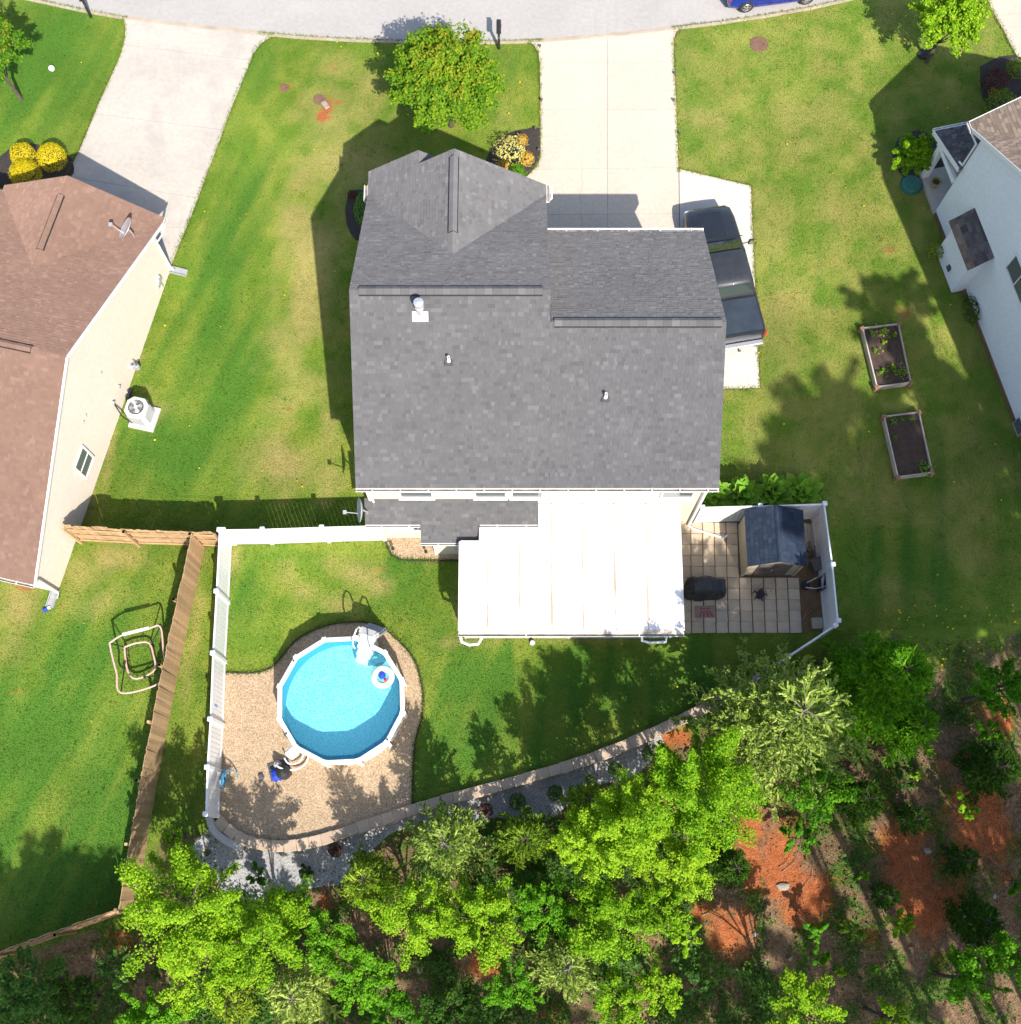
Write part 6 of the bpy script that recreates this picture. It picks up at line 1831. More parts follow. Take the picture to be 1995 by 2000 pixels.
def shrub(label, px_, py_, zc, rp, kind, group=None, leaf=.06, rv=.85, dens=1.0, sx=1.0, sy=1.0, name='shrub', lump=.10):
    root, zl = tree_root(name, label, 'shrub', px_, py_, zc, group)
    r = rad_m(px_, py_, zc, rp)
    nl = int(1500 * r * r * dens * (.09 / leaf) ** 2) + 300
    dd = unit(rng.normal(size=(nl, 3)))
    dd[:, 2] = np.where(dd[:, 2] < -.5, -dd[:, 2], dd[:, 2])
    ph = rng.random(6) * 6.28
    lob = 1 + lump * np.sin(dd[:, 0] * 7 + ph[0]) * np.sin(dd[:, 1] * 7 + ph[1]) + lump * np.sin(dd[:, 2] * 9 + ph[2] + dd[:, 0] * 5)
    rad = rng.uniform(.55, 1.0, nl) ** .35 * lob
    pos = dd * rad[:, None] * V(r * sx, r * sy, min(r * rv, zl * 1.05)) + V(0, 0, zl)
    pos[:, 2] = np.maximum(pos[:, 2], .02)
    vs, fs = leaf_quads(pos, dd + V(0, 0, .35) + rng.normal(size=(nl, 3)) * .5, np.full(nl, leaf))
    put('foliage', np_mesh('foliage', vs, fs, LM[kind]), LM[kind], root)
    k2 = MB()
    for i in range(6):
        a = i * 1.05
        k2.tube([(0, 0, -.05), (math.cos(a) * r * .3, math.sin(a) * r * .3, zl * .7), (math.cos(a) * r * .6 * sx, math.sin(a) * r * .6 * sy, zl * 1.1)], [.03, .02, .008], 5)
    k2.build('stems', m_bark, root)
    return root
# front yards
FY = 'trees in the front yards'
broadleaf('round maple with orange new leaves in front of the grey-roofed house', 874, 160, 2.8, 111, 'maple', FY, 'maple_tree', leaf=.13, dens=5.0, rv=.9, trunk=.09, nclump=280, hollow=.45, lobes=.03)
broadleaf('leafy green tree cut by the upper left edge', -18, 100, 3.0, 78, 'maple', FY, 'maple_tree', leaf=.12, dens=2.0, nclump=70, hollow=.5)
broadleaf('young bright green tree with dark mulch ring at the upper right', 1855, 36, 2.6, 72, 'lime', FY, leaf=.12, dens=2.6, nclump=80, hollow=.42, lobes=.06)
shrub('left yellow shrub of the three at the brown-roofed house', 45, 303, .6, 25, 'yellow', 'yellow shrubs', .042, .95, 1.5, lump=.03)
shrub('largest yellow shrub of the three beside the wide driveway', 101, 307, .6, 29, 'yellow', 'yellow shrubs', .042, .95, 1.5, lump=.03)
shrub('lowest yellow shrub of the three partly under the roof edge', 50, 340, .6, 31, 'yellow', 'yellow shrubs', .042, .95, 1.5, lump=.03)
FB = 'shrubs in the front mulch bed'
shrub('pale cream shrub in the front mulch bed', 996, 296, .5, 31, 'cream', FB, .085, .8, .9, lump=.2)
shrub('small orange shrub at the top of the front mulch bed', 1020, 273, .3, 12, 'orange', FB, .05, .9)
shrub('orange shrub right of the cream shrub', 1029, 310, .35, 15, 'orange', FB, .05, .9)
shrub('orange shrub half shaded left below the cream shrub', 985, 323, .3, 13, 'orange', FB, .05, .9)
shrub('dark green shrub at the foot of the front mulch bed', 1010, 335, .4, 17, 'green', FB, .05, .9)
shrub('long dark green shrub along the left wall of the house', 706, 408, .5, 18, 'green', None, .05, .9, 1, .8, 2.0)
shrub('pinkish small shrub above the long green shrub', 688, 380, .25, 9, 'red', None, .05, .9)
broadleaf('round bright shrub beside the porch of the white house', 1785, 302, 1.0, 45, 'lime', None, 'round_shrub', leaf=.09, dens=4.5, rv=.85, cat='shrub', trunk=.04, nclump=60, hollow=.45, lobes=.04)
UB = 'shrubs by the white house front'
shrub('dark reddish shrub in the shade at the upper right bed', 1945, 158, .6, 26, 'red', UB, .07)
shrub('yellow green shrub with orange flowers at the upper right bed', 1955, 205, .6, 30, 'olive', UB, .07)
shrub('small orange flowering plant in the shaded bed', 1940, 180, .3, 10, 'orange', UB, .05)
shrub('pale yellow shrub at the upper right edge', 1985, 135, .5, 20, 'olive', UB, .07)
shrub('small variegated shrub at the foot of the white wall', 1828, 490, .4, 17, 'olive', None, .06)
shrub('green climbing plant at the white wall below the chimney box', 1898, 605, .4, 20, 'dark', None, .08, .9, .6, .8, 1.6)
# boxwood balls below the wall
for i, (a, b_, r_) in enumerate(((1011, 1566, 17), (1084, 1549, 16), (1202, 1503, 15), (1273, 1472, 19))):
    shrub(['leftmost round boxwood below the retaining wall', 'second round boxwood from the left below the wall', 'third round boxwood from the left below the wall', 'rightmost and largest round boxwood below the wall'][i], a, b_, 0, r_, 'box', 'round boxwoods below the retaining wall', .045, 1.0, 1.6, lump=.04)
shrub('small dark red shrub between the pale cedar and the boxwood', 948, 1583, -.2, 15, 'red', None, .06, .8, .8)
shrub('dark red shrub by the grey gravel left', 655, 1660, -.2, 14, 'red', None, .06, .8, .8)
# hostas: every large leaf is a part
lm_ = MB()
for j, (y, wd) in enumerate(((0, .01), (.08, .07), (.18, .10), (.28, .075), (.36, .004))):
    z = .16 * math.sin(y * 5.2) + .02
    lm_.v += [(-wd, y, z + wd * .25), (0, y, z), (wd, y, z + wd * .25)]
lm_.f = [(j * 3 + i, j * 3 + i + 1, j * 3 + i + 4, j * 3 + i + 3) for j in range(4) for i in range(2)]
hm = lm_.mesh('leaf'); hm.materials.append(LM['hosta']); hm.shade_smooth()
for i, (a, b_) in enumerate(((1388, 968), (1446, 968), (1508, 965), (1563, 967))):
    q = P(a, b_, .2)
    t_ = thing('hosta', ['leftmost hosta clump against the white corner trim of the house', 'second hosta clump from the house along the white fence', 'third and tallest hosta clump along the white fence', 'outermost hosta clump along the white fence'][i], 'hosta', (q[0], q[1], .05), group='hostas along the white fence')
    for j in range(56):
        an, tl = R.uniform(0, 2 * pi), R.uniform(.0, 1.0)
        ob = put('leaf', hm, None, t_, (math.sin(-an) * .34 * tl, math.cos(an) * .24 * tl, .30 * (1 - tl) + .12), an)
        ob.rotation_euler = (R.uniform(.0, .35) + .6 * (1 - tl), R.uniform(-.3, .3), an)
        s_ = R.uniform(1.3, 1.9)
        ob.scale = (s_, s_, s_)
# seedlings in the raised beds
def seedling(label, px_, py_, r_, kind, grp, n=14):
    q = P(px_, py_, .3)
    root = thing('seedling', label, 'plant', (q[0], q[1], .24), group=grp)
    pos = rng.normal(size=(n, 3)) * V(r_ * .5, r_ * .5, .04) + V(0, 0, .12)
    vs, fs = leaf_quads(pos, rng.normal(size=(n, 3)) * .4 + V(0, 0, 1), np.full(n, .11))
    put('leaves', np_mesh('leaves', vs, fs, LM[kind]), LM[kind], root)
    MB().tube([(0, 0, -.02), (0, 0, .1)], .008, 5).build('stem', LM['green'], root)
G1, G2 = 'seedlings in the upper raised bed', 'seedlings in the lower raised bed'
for a, b_, r_, l_ in ((1704, 651, .14, 'seedling in the top left corner of the upper bed'), (1725, 650, .2, 'pale seedling at the top middle of the upper bed'), (1746, 655, .12, 'seedling at the top right of the upper bed'), (1711, 687, .12, 'small seedling on the left side of the upper bed'), (1727, 668, .14, 'second seedling row middle of the upper bed'), (1724, 728, .2, 'yellow-green plant at the lower left of the upper bed'), (1745, 718, .22, 'bright leafy plant at the lower middle of the upper bed'), (1762, 728, .28, 'largest bright plant at the lower right of the upper bed')):
    seedling(l_, a, b_, r_, 'lime', G1, 14 if r_ < .2 else 30)
for a, b_, r_, l_ in ((1744, 824, .16, 'seedling at the top left of the lower bed'), (1762, 818, .14, 'seedling at the top middle of the lower bed'), (1782, 818, .14, 'seedling at the top right of the lower bed'), (1748, 855, .12, 'small seedling on the left side of the lower bed'), (1804, 914, .30, 'leafy green plant at the bottom right of the lower bed')):
    seedling(l_, a, b_, r_, 'green', G2, 12 if r_ < .2 else 40)
# the wood at the back: broadleaf trees
for l_, a, b_, z, r_, kd, lf, dn in (
    ('large lime tree at the lower left beside the wooden fence', 365, 1775, 3.6, 128, 'lime', .14, .8),
    ('lime tree right of the large lower left tree', 505, 1830, 3.2, 108, 'lime', .14, .8),
    ('lime tree below the two lower left trees', 395, 1900, 2.6, 90, 'lime', .14, .7),
    ('bright tree in the lower middle below the pale cedar', 800, 1790, 3.0, 85, 'lime', .13, .8),
    ('bright tree right of the lower middle tree', 930, 1800, 3.0, 90, 'lime', .13, .8),
    ('bright tree right of the radiating cedar at the bottom', 1205, 1800, 3.4, 100, 'lime', .13, .9),
    ('tallest lime tree in front of the big feathery cedar', 1365, 1550, 5.6, 125, 'lime', .13, 1.0),
    ('lime tree left of the tallest lime tree', 1235, 1610, 5.0, 95, 'lime', .13, .9),
    ('lime tree above the dark gap in the middle of the wood', 1150, 1650, 4.6, 78, 'lime', .13, .9),
    ('lime tree below the tallest lime tree', 1330, 1690, 3.2, 75, 'lime', .13, .7),
    ('saturated green tree under the big feathery cedar', 1590, 1535, 2.8, 72, 'green', .14, .9),
    ('bushy green tree at the bottom left of the middle', 700, 1905, 2.2, 66, 'green', .13, .9),
    ('bright green tree cut by the bottom edge right of the middle', 1565, 1985, 2.8, 86, 'lime', .14, .8),
    ('pale lime tree near the bottom edge in the middle', 1290, 1930, 2.4, 58, 'lime', .13, .7),
    ('green tree cut by the right edge above the clay slope', 1950, 1345, 2.6, 64, 'green', .14, .8),
    ('shaded green tree cut by the lower right edge', 1985, 1860, 2.8, 70, 'green', .15, .8),
    ('shaded green tree above the bottom right corner', 1905, 1920, 2.4, 68, 'green', .15, .7),
    ('dark bluish tree at the bottom left corner', 55, 1935, 2.6, 78, 'teal', .15, .9),
    ('small bluish tree below the wooden fence corner', 228, 1885, 1.8, 38, 'teal', .14, .7),
    ('small lime tree standing above the large lower left tree', 341, 1632, 3.0, 20, 'lime', .13, .6),
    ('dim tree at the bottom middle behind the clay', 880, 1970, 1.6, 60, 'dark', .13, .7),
    ('lime tree filling the gap left of the clay slope', 1290, 1770, 2.6, 62, 'lime', .13, .8),
    ('green tree between the two left cedars', 640, 1830, 2.0, 60, 'green', .13, .8),
    ('green tree below the yellow-green cedar of the middle', 1065, 1780, 2.2, 62, 'green', .13, .8),
    ('green tree at the bottom edge left of the radiating cedar', 1000, 1930, 1.8, 58, 'green', .13, .7),
    ('lime tree at the bottom edge right of the radiating cedar', 1210, 1950, 2.2, 60, 'lime', .13, .8),
    ('dim green tree at the bottom edge near the left', 300, 1985, 1.8, 70, 'green', .14, .8),
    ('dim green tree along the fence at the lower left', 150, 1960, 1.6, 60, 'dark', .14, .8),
    ('green tree at the bottom edge left of the middle', 770, 1985, 1.6, 60, 'green', .13, .7),
    ('lime sapling at the bottom edge right', 1740, 1990, 1.6, 42, 'lime', .13, .6)):
    wallside = 1080 < a < 1420 and b_ < 1700
    broadleaf(l_, a, b_, z - (.7 if wallside else 0), r_ * 1.05, kd, leaf=lf * .64, dens=dn * (1.9 if wallside else 1.35), rv=1.5 if wallside else .95, low=-.85 if wallside else -.3, nclump=70 if wallside else None)
for l_, a, b_, z, r_, kd in (
    ('yellow-green sapling right of the long clay scar', 1885, 1578, 1.2, 30, 'lime'), ('round lime sapling in the lower right clay', 1755, 1805, 1.0, 38, 'lime'),
    ('sapling with pale leaves at the foot of the clay scar', 1600, 1818, .9, 28, 'green'), ('sapling just below the pale-leaved sapling', 1598, 1868, .8, 24, 'green'),
    ('yellow-green low sapling beside the lower clay', 1665, 1815, .8, 28, 'olive'), ('tiny lime sapling in the brown litter', 1685, 1712, .6, 13, 'lime'),
    ('fan-leaved green sapling at the top of the clay scar', 1557, 1637, 1.2, 44, 'green'), ('small sapling low in the right litter', 1708, 1892, .6, 13, 'green'),
    ('small sapling beside the pale stone', 1643, 1900, .6, 12, 'lime'), ('bluish sapling at the right near the tan soil', 1770, 1530, .7, 22, 'teal'),
    ('yellow-green sapling high in the right litter', 1795, 1518, .5, 14, 'lime'), ('small sapling beside the dark right shrub', 1935, 1430, 1.0, 34, 'green'),
    ('green sapling left of the bottom right tree', 1880, 1880, 1.0, 40, 'green'), ('shaded sapling at the right edge of the tan soil', 1990, 1720, 1.0, 30, 'green'),
    ('pale sapling at the lower right of the middle trees', 1360, 1930, 1.0, 34, 'teal'), ('lime sapling by the right middle tree', 1340, 1830, 1.2, 36, 'lime'),
    ('small weed sapling at the top right of the litter', 1725, 1380, .5, 14, 'teal'), ('low weed sapling beside the cypress', 1870, 1400, .4, 20, 'teal'),
    ('low green sapling at the bottom of the grey gravel', 600, 1700, .4, 16, 'dark'), ('blue-green sapling right of the lower left tree', 500, 1710, .8, 30, 'teal')):
    broadleaf(l_, a, b_, z - .8, r_, kd, 'saplings on the clay slope', 'sapling', leaf=.13, dens=1.1, cat='sapling', trunk=.02, nclump=10)
# cedars and other conifers
for l_, a, b_, z, r_, kd, nb, dn, wd in (
    ('big pale feathery cedar hiding the end of the retaining wall', 1540, 1405, 5.0, 192, 'pale', 130, .62, .058),
    ('pale feathery cedar below the pool gravel', 872, 1650, 3.6, 100, 'pale', 70, .62, .05),
    ('yellow-green cedar at the left of the pale cedar', 712, 1720, 2.9, 70, 'olive', 54, .75, .046),
    ('yellow-green cedar between the pale cedar and the lime trees', 1025, 1640, 3.4, 72, 'olive', 54, .75, .046),
    ('small yellow-green cedar above the grey gravel right', 1150, 1560, 2.6, 52, 'olive', 42, .75, .045),
    ('radiating pale cedar at the bottom middle', 1108, 1890, 2.0, 78, 'pale', 54, .65, .05),
    ('pale cedar cut by the bottom edge left', 580, 1945, 2.0, 80, 'pale', 54, .65, .05),
    ('olive cedar between the bottom left trees', 450, 1960, 1.8, 60, 'olive', 40, .75, .045),
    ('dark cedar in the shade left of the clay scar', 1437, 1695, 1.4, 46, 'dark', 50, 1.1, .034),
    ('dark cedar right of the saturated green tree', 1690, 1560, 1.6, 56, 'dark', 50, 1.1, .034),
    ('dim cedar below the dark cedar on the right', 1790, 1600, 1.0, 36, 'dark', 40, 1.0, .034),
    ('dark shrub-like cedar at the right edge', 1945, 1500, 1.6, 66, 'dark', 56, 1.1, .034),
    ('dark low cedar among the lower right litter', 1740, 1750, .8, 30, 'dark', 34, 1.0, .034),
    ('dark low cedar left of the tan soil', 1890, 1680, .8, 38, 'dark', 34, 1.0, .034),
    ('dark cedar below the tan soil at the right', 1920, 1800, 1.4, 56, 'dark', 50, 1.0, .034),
    ('dim olive cedar at the bottom beside the middle trees', 1030, 1730, 1.4, 50, 'teal', 44, 1.0, .034)):
    cedar(l_, a, b_, z, r_, kd, nb=nb, dens=dn, wd=wd)
cedar('bright green feathery cypress right of the big pale cedar', 1748, 1318, 4.8, 118, 'cypress', 'cedars of the wood', nb=120, dens=1.2, wd=.045, name='cypress_tree')
cedar('lower green cypress branches beside the brown litter', 1790, 1420, 1.8, 66, 'cypress', 'cedars of the wood', nb=60, dens=1.1, wd=.045, name='cypress_tree')
# tall trees standing beyond the frame, whose shade falls across the lawn and the wood
for i, (a, b_, h, r_) in enumerate(((1738, 590, 17, 1.9), (1770, 700, 18, 1.6), (1600, 770, 17, 2.3), (1500, 880, 15, 1.7), (1560, 860, 17, 1.8), (1680, 920, 16, 2.8), (1620, 1030, 17, 1.6), (1800, 850, 17, 2.5), (1900, 760, 18, 2.4), (1960, 930, 17, 3.0), (1740, 960, 17, 2.4), (1860, 1110, 16, 2.6), (1700, 1170, 16, 2.0), (1850, 1020, 16, 3.2), (1740, 1080, 15, 2.6), (1950, 1150, 15, 3.2), (1820, 1180, 15, 3.0),
        (1930, 1620, 15, 3.0), (1880, 1800, 15, 3.0), (1640, 1930, 15, 2.8), (1380, 1900, 14, 2.0), (1410, 1090, 18, 1.5), (1500, 1070, 18, 1.7), (1490, 1180, 18, 2.0), (1570, 1130, 18, 1.8), (1400, 1215, 18, 1.3), (880, 1920, 14, 2.2), (1040, 1950, 14, 1.8), (640, 1960, 14, 1.8), (230, 1940, 14, 2.4), (100, 1880, 13, 2.2), (60, 1690, 15, 2.2), (150, 1720, 14, 2.0), (-30, 1770, 14, 2.2))):
    g = V(*P2(a, b_)) + V(SUN[0], SUN[1]) * h
    while g[0] < 21.5 + r_ * .0 and g[1] > -8.5 - r_ * .5 and h < 30:
        h += .5
        g = V(*P2(a, b_)) + V(SUN[0], SUN[1]) * h
    broadleaf('tall woodland tree standing outside the picture beyond its right or lower edge', a, b_, h, 0, 'green', 'tall trees outside the picture', 'tall_tree', leaf=.26, dens=2.4 if (b_ < 1260 and a > 1450) else 1.25, rv=.8, trunk=.09, nclump=int(14 + r_ * 9), loc=(g[0], g[1]), r=r_)

# ---------------------------------------------------------------- ground cover
def inpoly(x, y, poly):
    c = np.zeros(len(x), bool)
    for i in range(len(poly)):
        (x1, y1), (x2, y2) = poly[i][:2], poly[(i + 1) % len(poly)][:2]
        if y1 == y2:
            continue
        c ^= ((y1 > y) != (y2 > y)) & (x < (x2 - x1) * (y - y1) / (y2 - y1) + x1)
    return c
def samp(a, x, y):
    i = np.clip(np.searchsorted(gy, y), 0, ny - 1); j = np.clip(np.searchsorted(gx, x), 0, nx - 1)
    return a[i, j]
NB_ = 430000
fx, fy = rng.uniform(-22.5, 22.5, NB_), rng.uniform(-9.5, 35.5, NB_)
keep = np.interp(fx, LX, LY) - fy < 0.15
keep &= samp(litter, fx, fy) < .4
keep &= samp(clay, fx, fy) < .45
keep &= fy < np.interp(fx, [p[0] for p in road_edge], [p[1] for p in road_edge]) - .12
EXC = [px((1030, 81), (1043, 88), (1052, 102), (1055, 125), (1056, 200), (1056.5, 305), (1050, 325), (1030, 345), (1010, 360), (1010, 500), (1328, 500), (1325.5, 331), (1321, 210), (1316, 110), (1316, 80), (1320, 66), (1330, 54), (1180, 71)),
    px((1327, 331), (1467, 364), (1470, 450), (1475, 560), (1484, 758), (1400, 760), (1400, 600), (1329, 500)),
    px((242, 35), (246, 55), (244, 80), (235, 112), (220, 145), (195, 200), (160, 285), (128, 350), (100, 420), (250, 480), (335, 520), (350, 480), (375, 420), (420, 300), (455, 205), (480, 145), (495, 105), (510, 85), (535, 69), (400, 55)),
    px((1925, -10), (1938, 20), (1958, 55), (1975, 90), (1996, 128), (2060, 200), (2300, 200), (2200, -60)),
    [tuple(p) for p in bedtop] + [tuple(p) for p in wl] + px((418, 1590)), bed2, px((1325, 1015), (1440, 1018), (1600, 1012), (1622, 1232), (1330, 1236)),
    [(-4.8, 12), (6.6, 12), (6.6, 21.2), (1, 23), (-4.8, 23)], [(-1.6, 7.9), (5.7, 7.9), (5.7, 12.2), (-1.6, 12.2)],
    [L3(0, 0, 0)[:2], L3(13.6, 0, 0)[:2], L3(13.6, -12, 0)[:2], L3(0, -12, 0)[:2]], [R3(-2, 0, 0)[:2], R3(14, 0, 0)[:2], R3(14, -9, 0)[:2], R3(-2, -9, 0)[:2]],
    px((1686, 640), (1756, 632), (1780, 746), (1714, 755)), px((1728, 813), (1796, 804), (1822, 922), (1755, 931)), px((950, 330), (975, 262), (1056, 250), (1056, 345)), px((676, 375), (720, 375), (720, 475), (676, 470)), px((1750, 262), (1840, 262), (1840, 365), (1750, 365))]
for e in EXC:
    keep &= ~inpoly(fx, fy, e)
fx, fy = fx[keep], fy[keep]
nb_ = len(fx)
an_ = rng.uniform(0, 2 * pi, nb_)
ln_ = rng.uniform(.05, .11, nb_) * (1.1 - .35 * np.clip(samp(dry, fx, fy), 0, 1))
lean = rng.uniform(.25, 1.15, nb_)
wd_ = rng.uniform(.016, .034, nb_)
z0_ = zg(fx, fy)
v = np.empty((nb_, 3, 3))
cx_, sx_ = np.cos(an_), np.sin(an_)
v[:, 0] = np.stack([fx - sx_ * wd_ / 2, fy + cx_ * wd_ / 2, z0_ - .005], 1)
v[:, 1] = np.stack([fx + sx_ * wd_ / 2, fy - cx_ * wd_ / 2, z0_ - .005], 1)
v[:, 2] = np.stack([fx + cx_ * ln_ * np.sin(lean), fy + sx_ * ln_ * np.sin(lean), z0_ + ln_ * np.cos(lean)], 1)
gmm = np_mesh('grass', v.reshape(-1, 3), np.arange(nb_ * 3).reshape(-1, 3), m_ground)
for nm, a in (('broad', broad), ('mid', mid), ('streak', streak_v), ('dry', dry), ('lush', lush), ('clay', clay * .5), ('litter', litter * .3)):
    at = gmm.attributes.new(nm, 'FLOAT', 'POINT')
    at.data.foreach_set('value', np.repeat(samp(a, fx, fy), 3).astype(np.float32))
stuff(put('grass', gmm, m_ground), 'short lawn grass blades')
# weeds, dead leaves and twigs on the floor of the wood
nw = 80000
x_, y_ = rng.uniform(-22, 23, nw), rng.uniform(-9.5, 11.5, nw)
dd_ = np.interp(x_, LX, LY) - y_
ok_ = (dd_ > .5) & (samp(clay, x_, y_) < .5) & (samp(mid, x_, y_) + rng.normal(size=nw) * .08 > np.where(x_ > 7.5, .49, .48)) & ((dd_ > 1.5) | (x_ > P2(1300, 1430)[0]) | (x_ < WX0))
x_, y_ = x_[ok_], y_[ok_]
nw = len(x_)
vs, fs = leaf_quads(np.stack([x_, y_, zg(x_, y_) + rng.uniform(.02, .28, nw)], 1), rng.normal(size=(nw, 3)) * .5 + V(0, 0, 1), rng.uniform(.07, .15, nw))
stuff(put('weeds', np_mesh('weeds', vs, fs, LM['teal']), LM['teal']), 'low green weeds on the floor of the wood')
nw = 26000
x_, y_ = rng.uniform(-22, 23, nw), rng.uniform(-9.5, 11.5, nw)
dd_ = np.interp(x_, LX, LY) - y_
ok_ = (dd_ > .45) & (samp(clay, x_, y_) < .97 - rng.random(nw) * .3)
x_, y_ = x_[ok_], y_[ok_]
nw = len(x_)
vs, fs = leaf_quads(np.stack([x_, y_, zg(x_, y_) + rng.uniform(.005, .04, nw)], 1), rng.normal(size=(nw, 3)) * .35 + V(0, 0, 1), rng.uniform(.06, .12, nw))
stuff(put('dead_leaves', np_mesh('dead_leaves', vs, fs, m_dead), m_dead), 'brown dead leaves on the floor of the wood')
k2 = MB()
for i in range(170):
    x, y = R.uniform(2, 22), R.uniform(-8, 9)
    if np.interp(x, LX, LY) - y < 1.2:
        continue
    a, l_ = R.uniform(0, pi), R.uniform(.3, 1.3)
    z = zf(x, y) + .04
    k2.tube([(x, y, z), (x + math.cos(a) * l_ * .5, y + math.sin(a) * l_ * .5, z + .03), (x + math.cos(a + .3) * l_, y + math.sin(a + .3) * l_, z)], [.014, .011, .005], 4)
stuff(k2.build('fallen_twigs', m_stick), 'thin dry twigs scattered on the floor of the wood')
for i, (a, b_, r_) in enumerate(((1530, 1732, .24), (1544, 1873, .09), (1943, 1751, .10), (1494, 1880, .07), (1812, 1662, .14), (1475, 1825, .12), (820, 1895, .16), (1045, 1970, .16))):
    q = PG(a, b_)
    k2 = MB()
    rr = []
    for f, z in ((.8, -.05), (1, .05), (.8, .32), (.35, .45)):
        rr.append([(r_ * f * math.cos(t) * (1 + .2 * math.sin(3 * t + i)), r_ * .7 * f * math.sin(t) * (1 + .15 * math.cos(2 * t + i)), r_ * z) for t in np.linspace(0, 2 * pi, 9, endpoint=False)])
    k2.loft(rr)
    t_ = thing('field_stone', ['largest pale stone on the clay scar', 'thin pale stone below the clay scar', 'pale stone at the right on tan soil', 'small pale stone left of the saplings', 'grey stone above the right clay patch', 'small stone beside the lower clay patch', 'pale stone in the bottom middle weeds', 'pale stone by the bottom edge'][i], 'stone', q, i * .7, 'stones in the wood')
    k2.build('stone_body', m_rock, t_)

nw = 170000
x_, y_ = rng.uniform(-20, 9, nw), rng.uniform(-9.5, 4, nw)
dd_ = np.interp(x_, LX, LY) - y_
ok_ = (dd_ > 1.6) & (samp(clay, x_, y_) < .45) & (samp(broad, x_, y_) * .5 + samp(mid, x_, y_) * .5 + rng.normal(size=nw) * .05 > .465)
x_, y_ = x_[ok_], y_[ok_]
nw = len(x_)
hmax = np.clip((samp(broad, x_, y_) * .5 + samp(mid, x_, y_) * .5 - .44) * 6, .1, .9)
vs, fs = leaf_quads(np.stack([x_, y_, zg(x_, y_) + hmax * rng.random(nw) ** .5], 1), rng.normal(size=(nw, 3)) * .6 + V(0, 0, 1), rng.uniform(.07, .14, nw))
stuff(put('undergrowth', np_mesh('undergrowth', vs, fs, LM['teal']), LM['teal']), 'dense dark green undergrowth between the trees of the wood')

drv = bpy.data.objects['driveway']
cp = [V(*P(a, b_, .048)) for a, b_ in ((1138, 330), (1136, 345), (1138, 362), (1133, 380), (1136, 400), (1135, 420), (1139, 445))]
k2 = MB()
k2.loft([[(p[0] - .006, p[1], .0465), (p[0] + .006, p[1], .0465)] for p in smooth_path(cp, .1)], cap=False, close=False)
k2.build('crack', m_joint, drv)

# longer grass leaning over paving edges, lawn weeds and small yellow flowers
bx_, by_, bn_ = [], [], []
for e in (EXC[0], EXC[1], EXC[2], EXC[3], bed2, [tuple(p) for p in bedtop], [tuple(p) for p in road_edge]):
    for a, b_ in zip(e, e[1:] + ([e[0]] if e is EXC[0] or e is EXC[1] or e is EXC[2] else [])):
        a, b_ = V(*a[:2]), V(*b_[:2])
        L_ = np.linalg.norm(b_ - a)
        n_ = int(L_ * 160)
        t = rng.random(n_)[:, None]
        pp_ = a + (b_ - a) * t + rng.normal(size=(n_, 2)) * (.018 + .03 * (np.sin(t * L_ * 3) > .3))
        bx_.append(pp_[:, 0]); by_.append(pp_[:, 1])
bx_, by_ = np.concatenate(bx_), np.concatenate(by_)
inside = inpoly(bx_, by_, [(-4.8, 12), (6.6, 12), (6.6, 21.2), (1, 23), (-4.8, 23)]) | ((bx_ > P2(1060, 0)[0]) & (bx_ < P2(1310, 0)[0]) & (by_ > P2(1190, 84)[1])) | ((bx_ > P2(255, 0)[0]) & (bx_ < P2(510, 0)[0]) & (by_ > P2(400, 70)[1]))
inside |= (np.abs(bx_ - P2(1327, 400)[0]) < .25) & (by_ < P2(1327, 338)[1])
inside |= (by_ > np.interp(bx_, [p[0] for p in road_edge], [p[1] for p in road_edge]) + .06)
bx_, by_ = bx_[~inside], by_[~inside]
nb2 = len(bx_)
an_ = rng.uniform(0, 2 * pi, nb2); ln_ = rng.uniform(.06, .15, nb2); lean = rng.uniform(.4, 1.3, nb2); wd_ = rng.uniform(.018, .036, nb2)
cx_, sx_ = np.cos(an_), np.sin(an_)
v = np.empty((nb2, 3, 3))
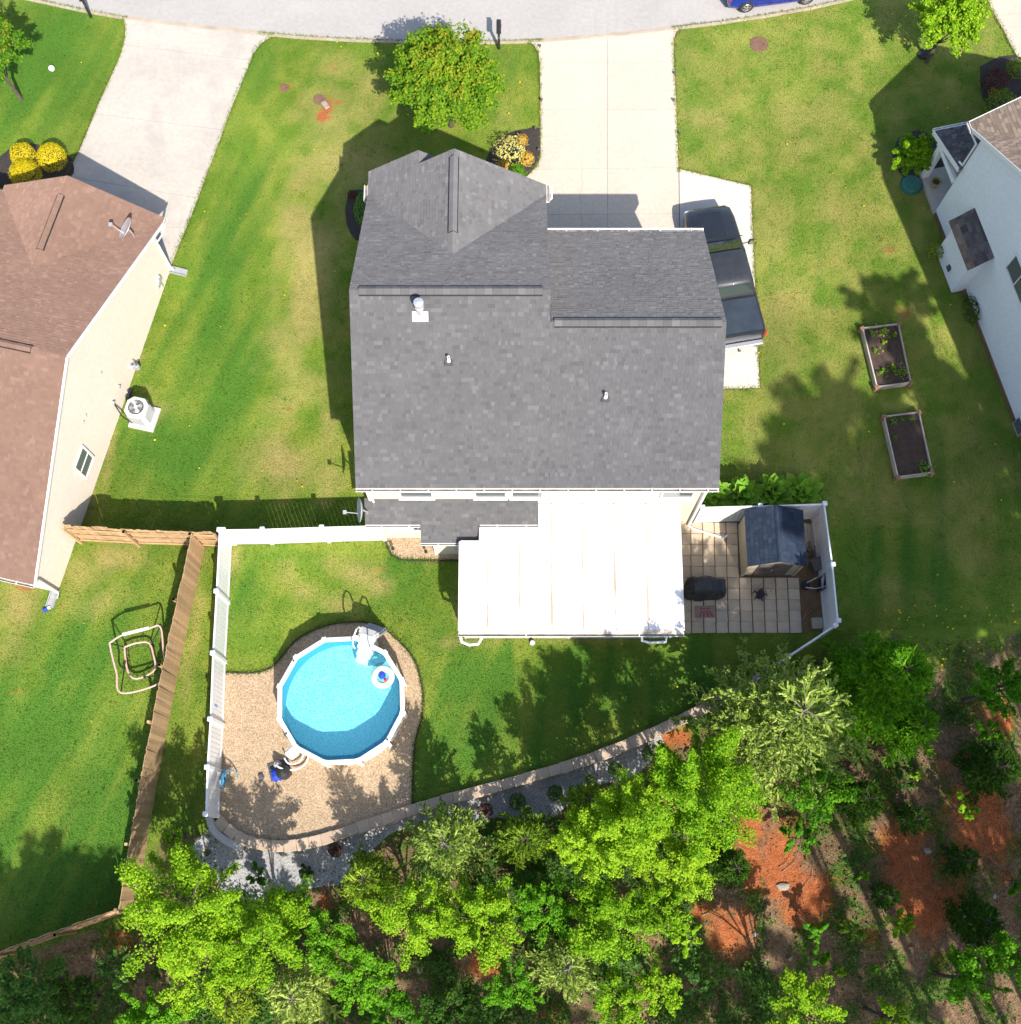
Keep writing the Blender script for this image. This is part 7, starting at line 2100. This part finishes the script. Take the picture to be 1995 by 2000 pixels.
v[:, 0] = np.stack([bx_ - sx_ * wd_ / 2, by_ + cx_ * wd_ / 2, np.full(nb2, .01)], 1)
v[:, 1] = np.stack([bx_ + sx_ * wd_ / 2, by_ - cx_ * wd_ / 2, np.full(nb2, .01)], 1)
v[:, 2] = np.stack([bx_ + cx_ * ln_ * np.sin(lean), by_ + sx_ * ln_ * np.sin(lean), .03 + ln_ * np.cos(lean)], 1)
gm2 = np_mesh('edge_grass', v.reshape(-1, 3), np.arange(nb2 * 3).reshape(-1, 3), m_ground)
for nm, a in (('broad', broad), ('mid', mid), ('streak', streak_v), ('dry', dry), ('lush', lush), ('clay', clay * 0), ('litter', litter * 0)):
    at = gm2.attributes.new(nm, 'FLOAT', 'POINT')
    at.data.foreach_set('value', np.repeat(samp(a, bx_, by_), 3).astype(np.float32))
stuff(put('edge_grass', gm2, m_ground), 'ragged longer grass along drive, road and bed edges')
ncl = 520
ii = rng.integers(0, nb_, ncl)
cxx, cyy, rr_ = fx[ii], fy[ii], rng.uniform(.05, .22, ncl)
j_ = rng.integers(0, ncl, 5200)
wx, wy = cxx[j_] + rng.normal(size=5200) * rr_[j_], cyy[j_] + rng.normal(size=5200) * rr_[j_]
vs, fs = leaf_quads(np.stack([wx, wy, zg(wx, wy) + rng.uniform(.03, .08, 5200)], 1), rng.normal(size=(5200, 3)) * .5 + V(0, 0, 1), rng.uniform(.03, .06, 5200))
stuff(put('lawn_weeds', np_mesh('lawn_weeds', vs, fs, LM['box']), LM['box']), 'dark little weed rosettes dotted through the lawns')
nf_ = 150
ii = rng.integers(0, nb_, nf_)
wx, wy = fx[ii], fy[ii]
wx[:60], wy[:60] = rng.uniform(13.5, 19, 60), rng.uniform(6.6, 9.2, 60)
vs, fs = leaf_quads(np.stack([wx, wy, zg(wx, wy) + .11], 1), rng.normal(size=(nf_, 3)) * .2 + V(0, 0, 1), np.full(nf_, .075), aspect=1.0, fold=.05)
stuff(put('yellow_flowers', np_mesh('yellow_flowers', vs, fs, LM['yellow']), LM['yellow']), 'tiny yellow flowers scattered over the lawns')
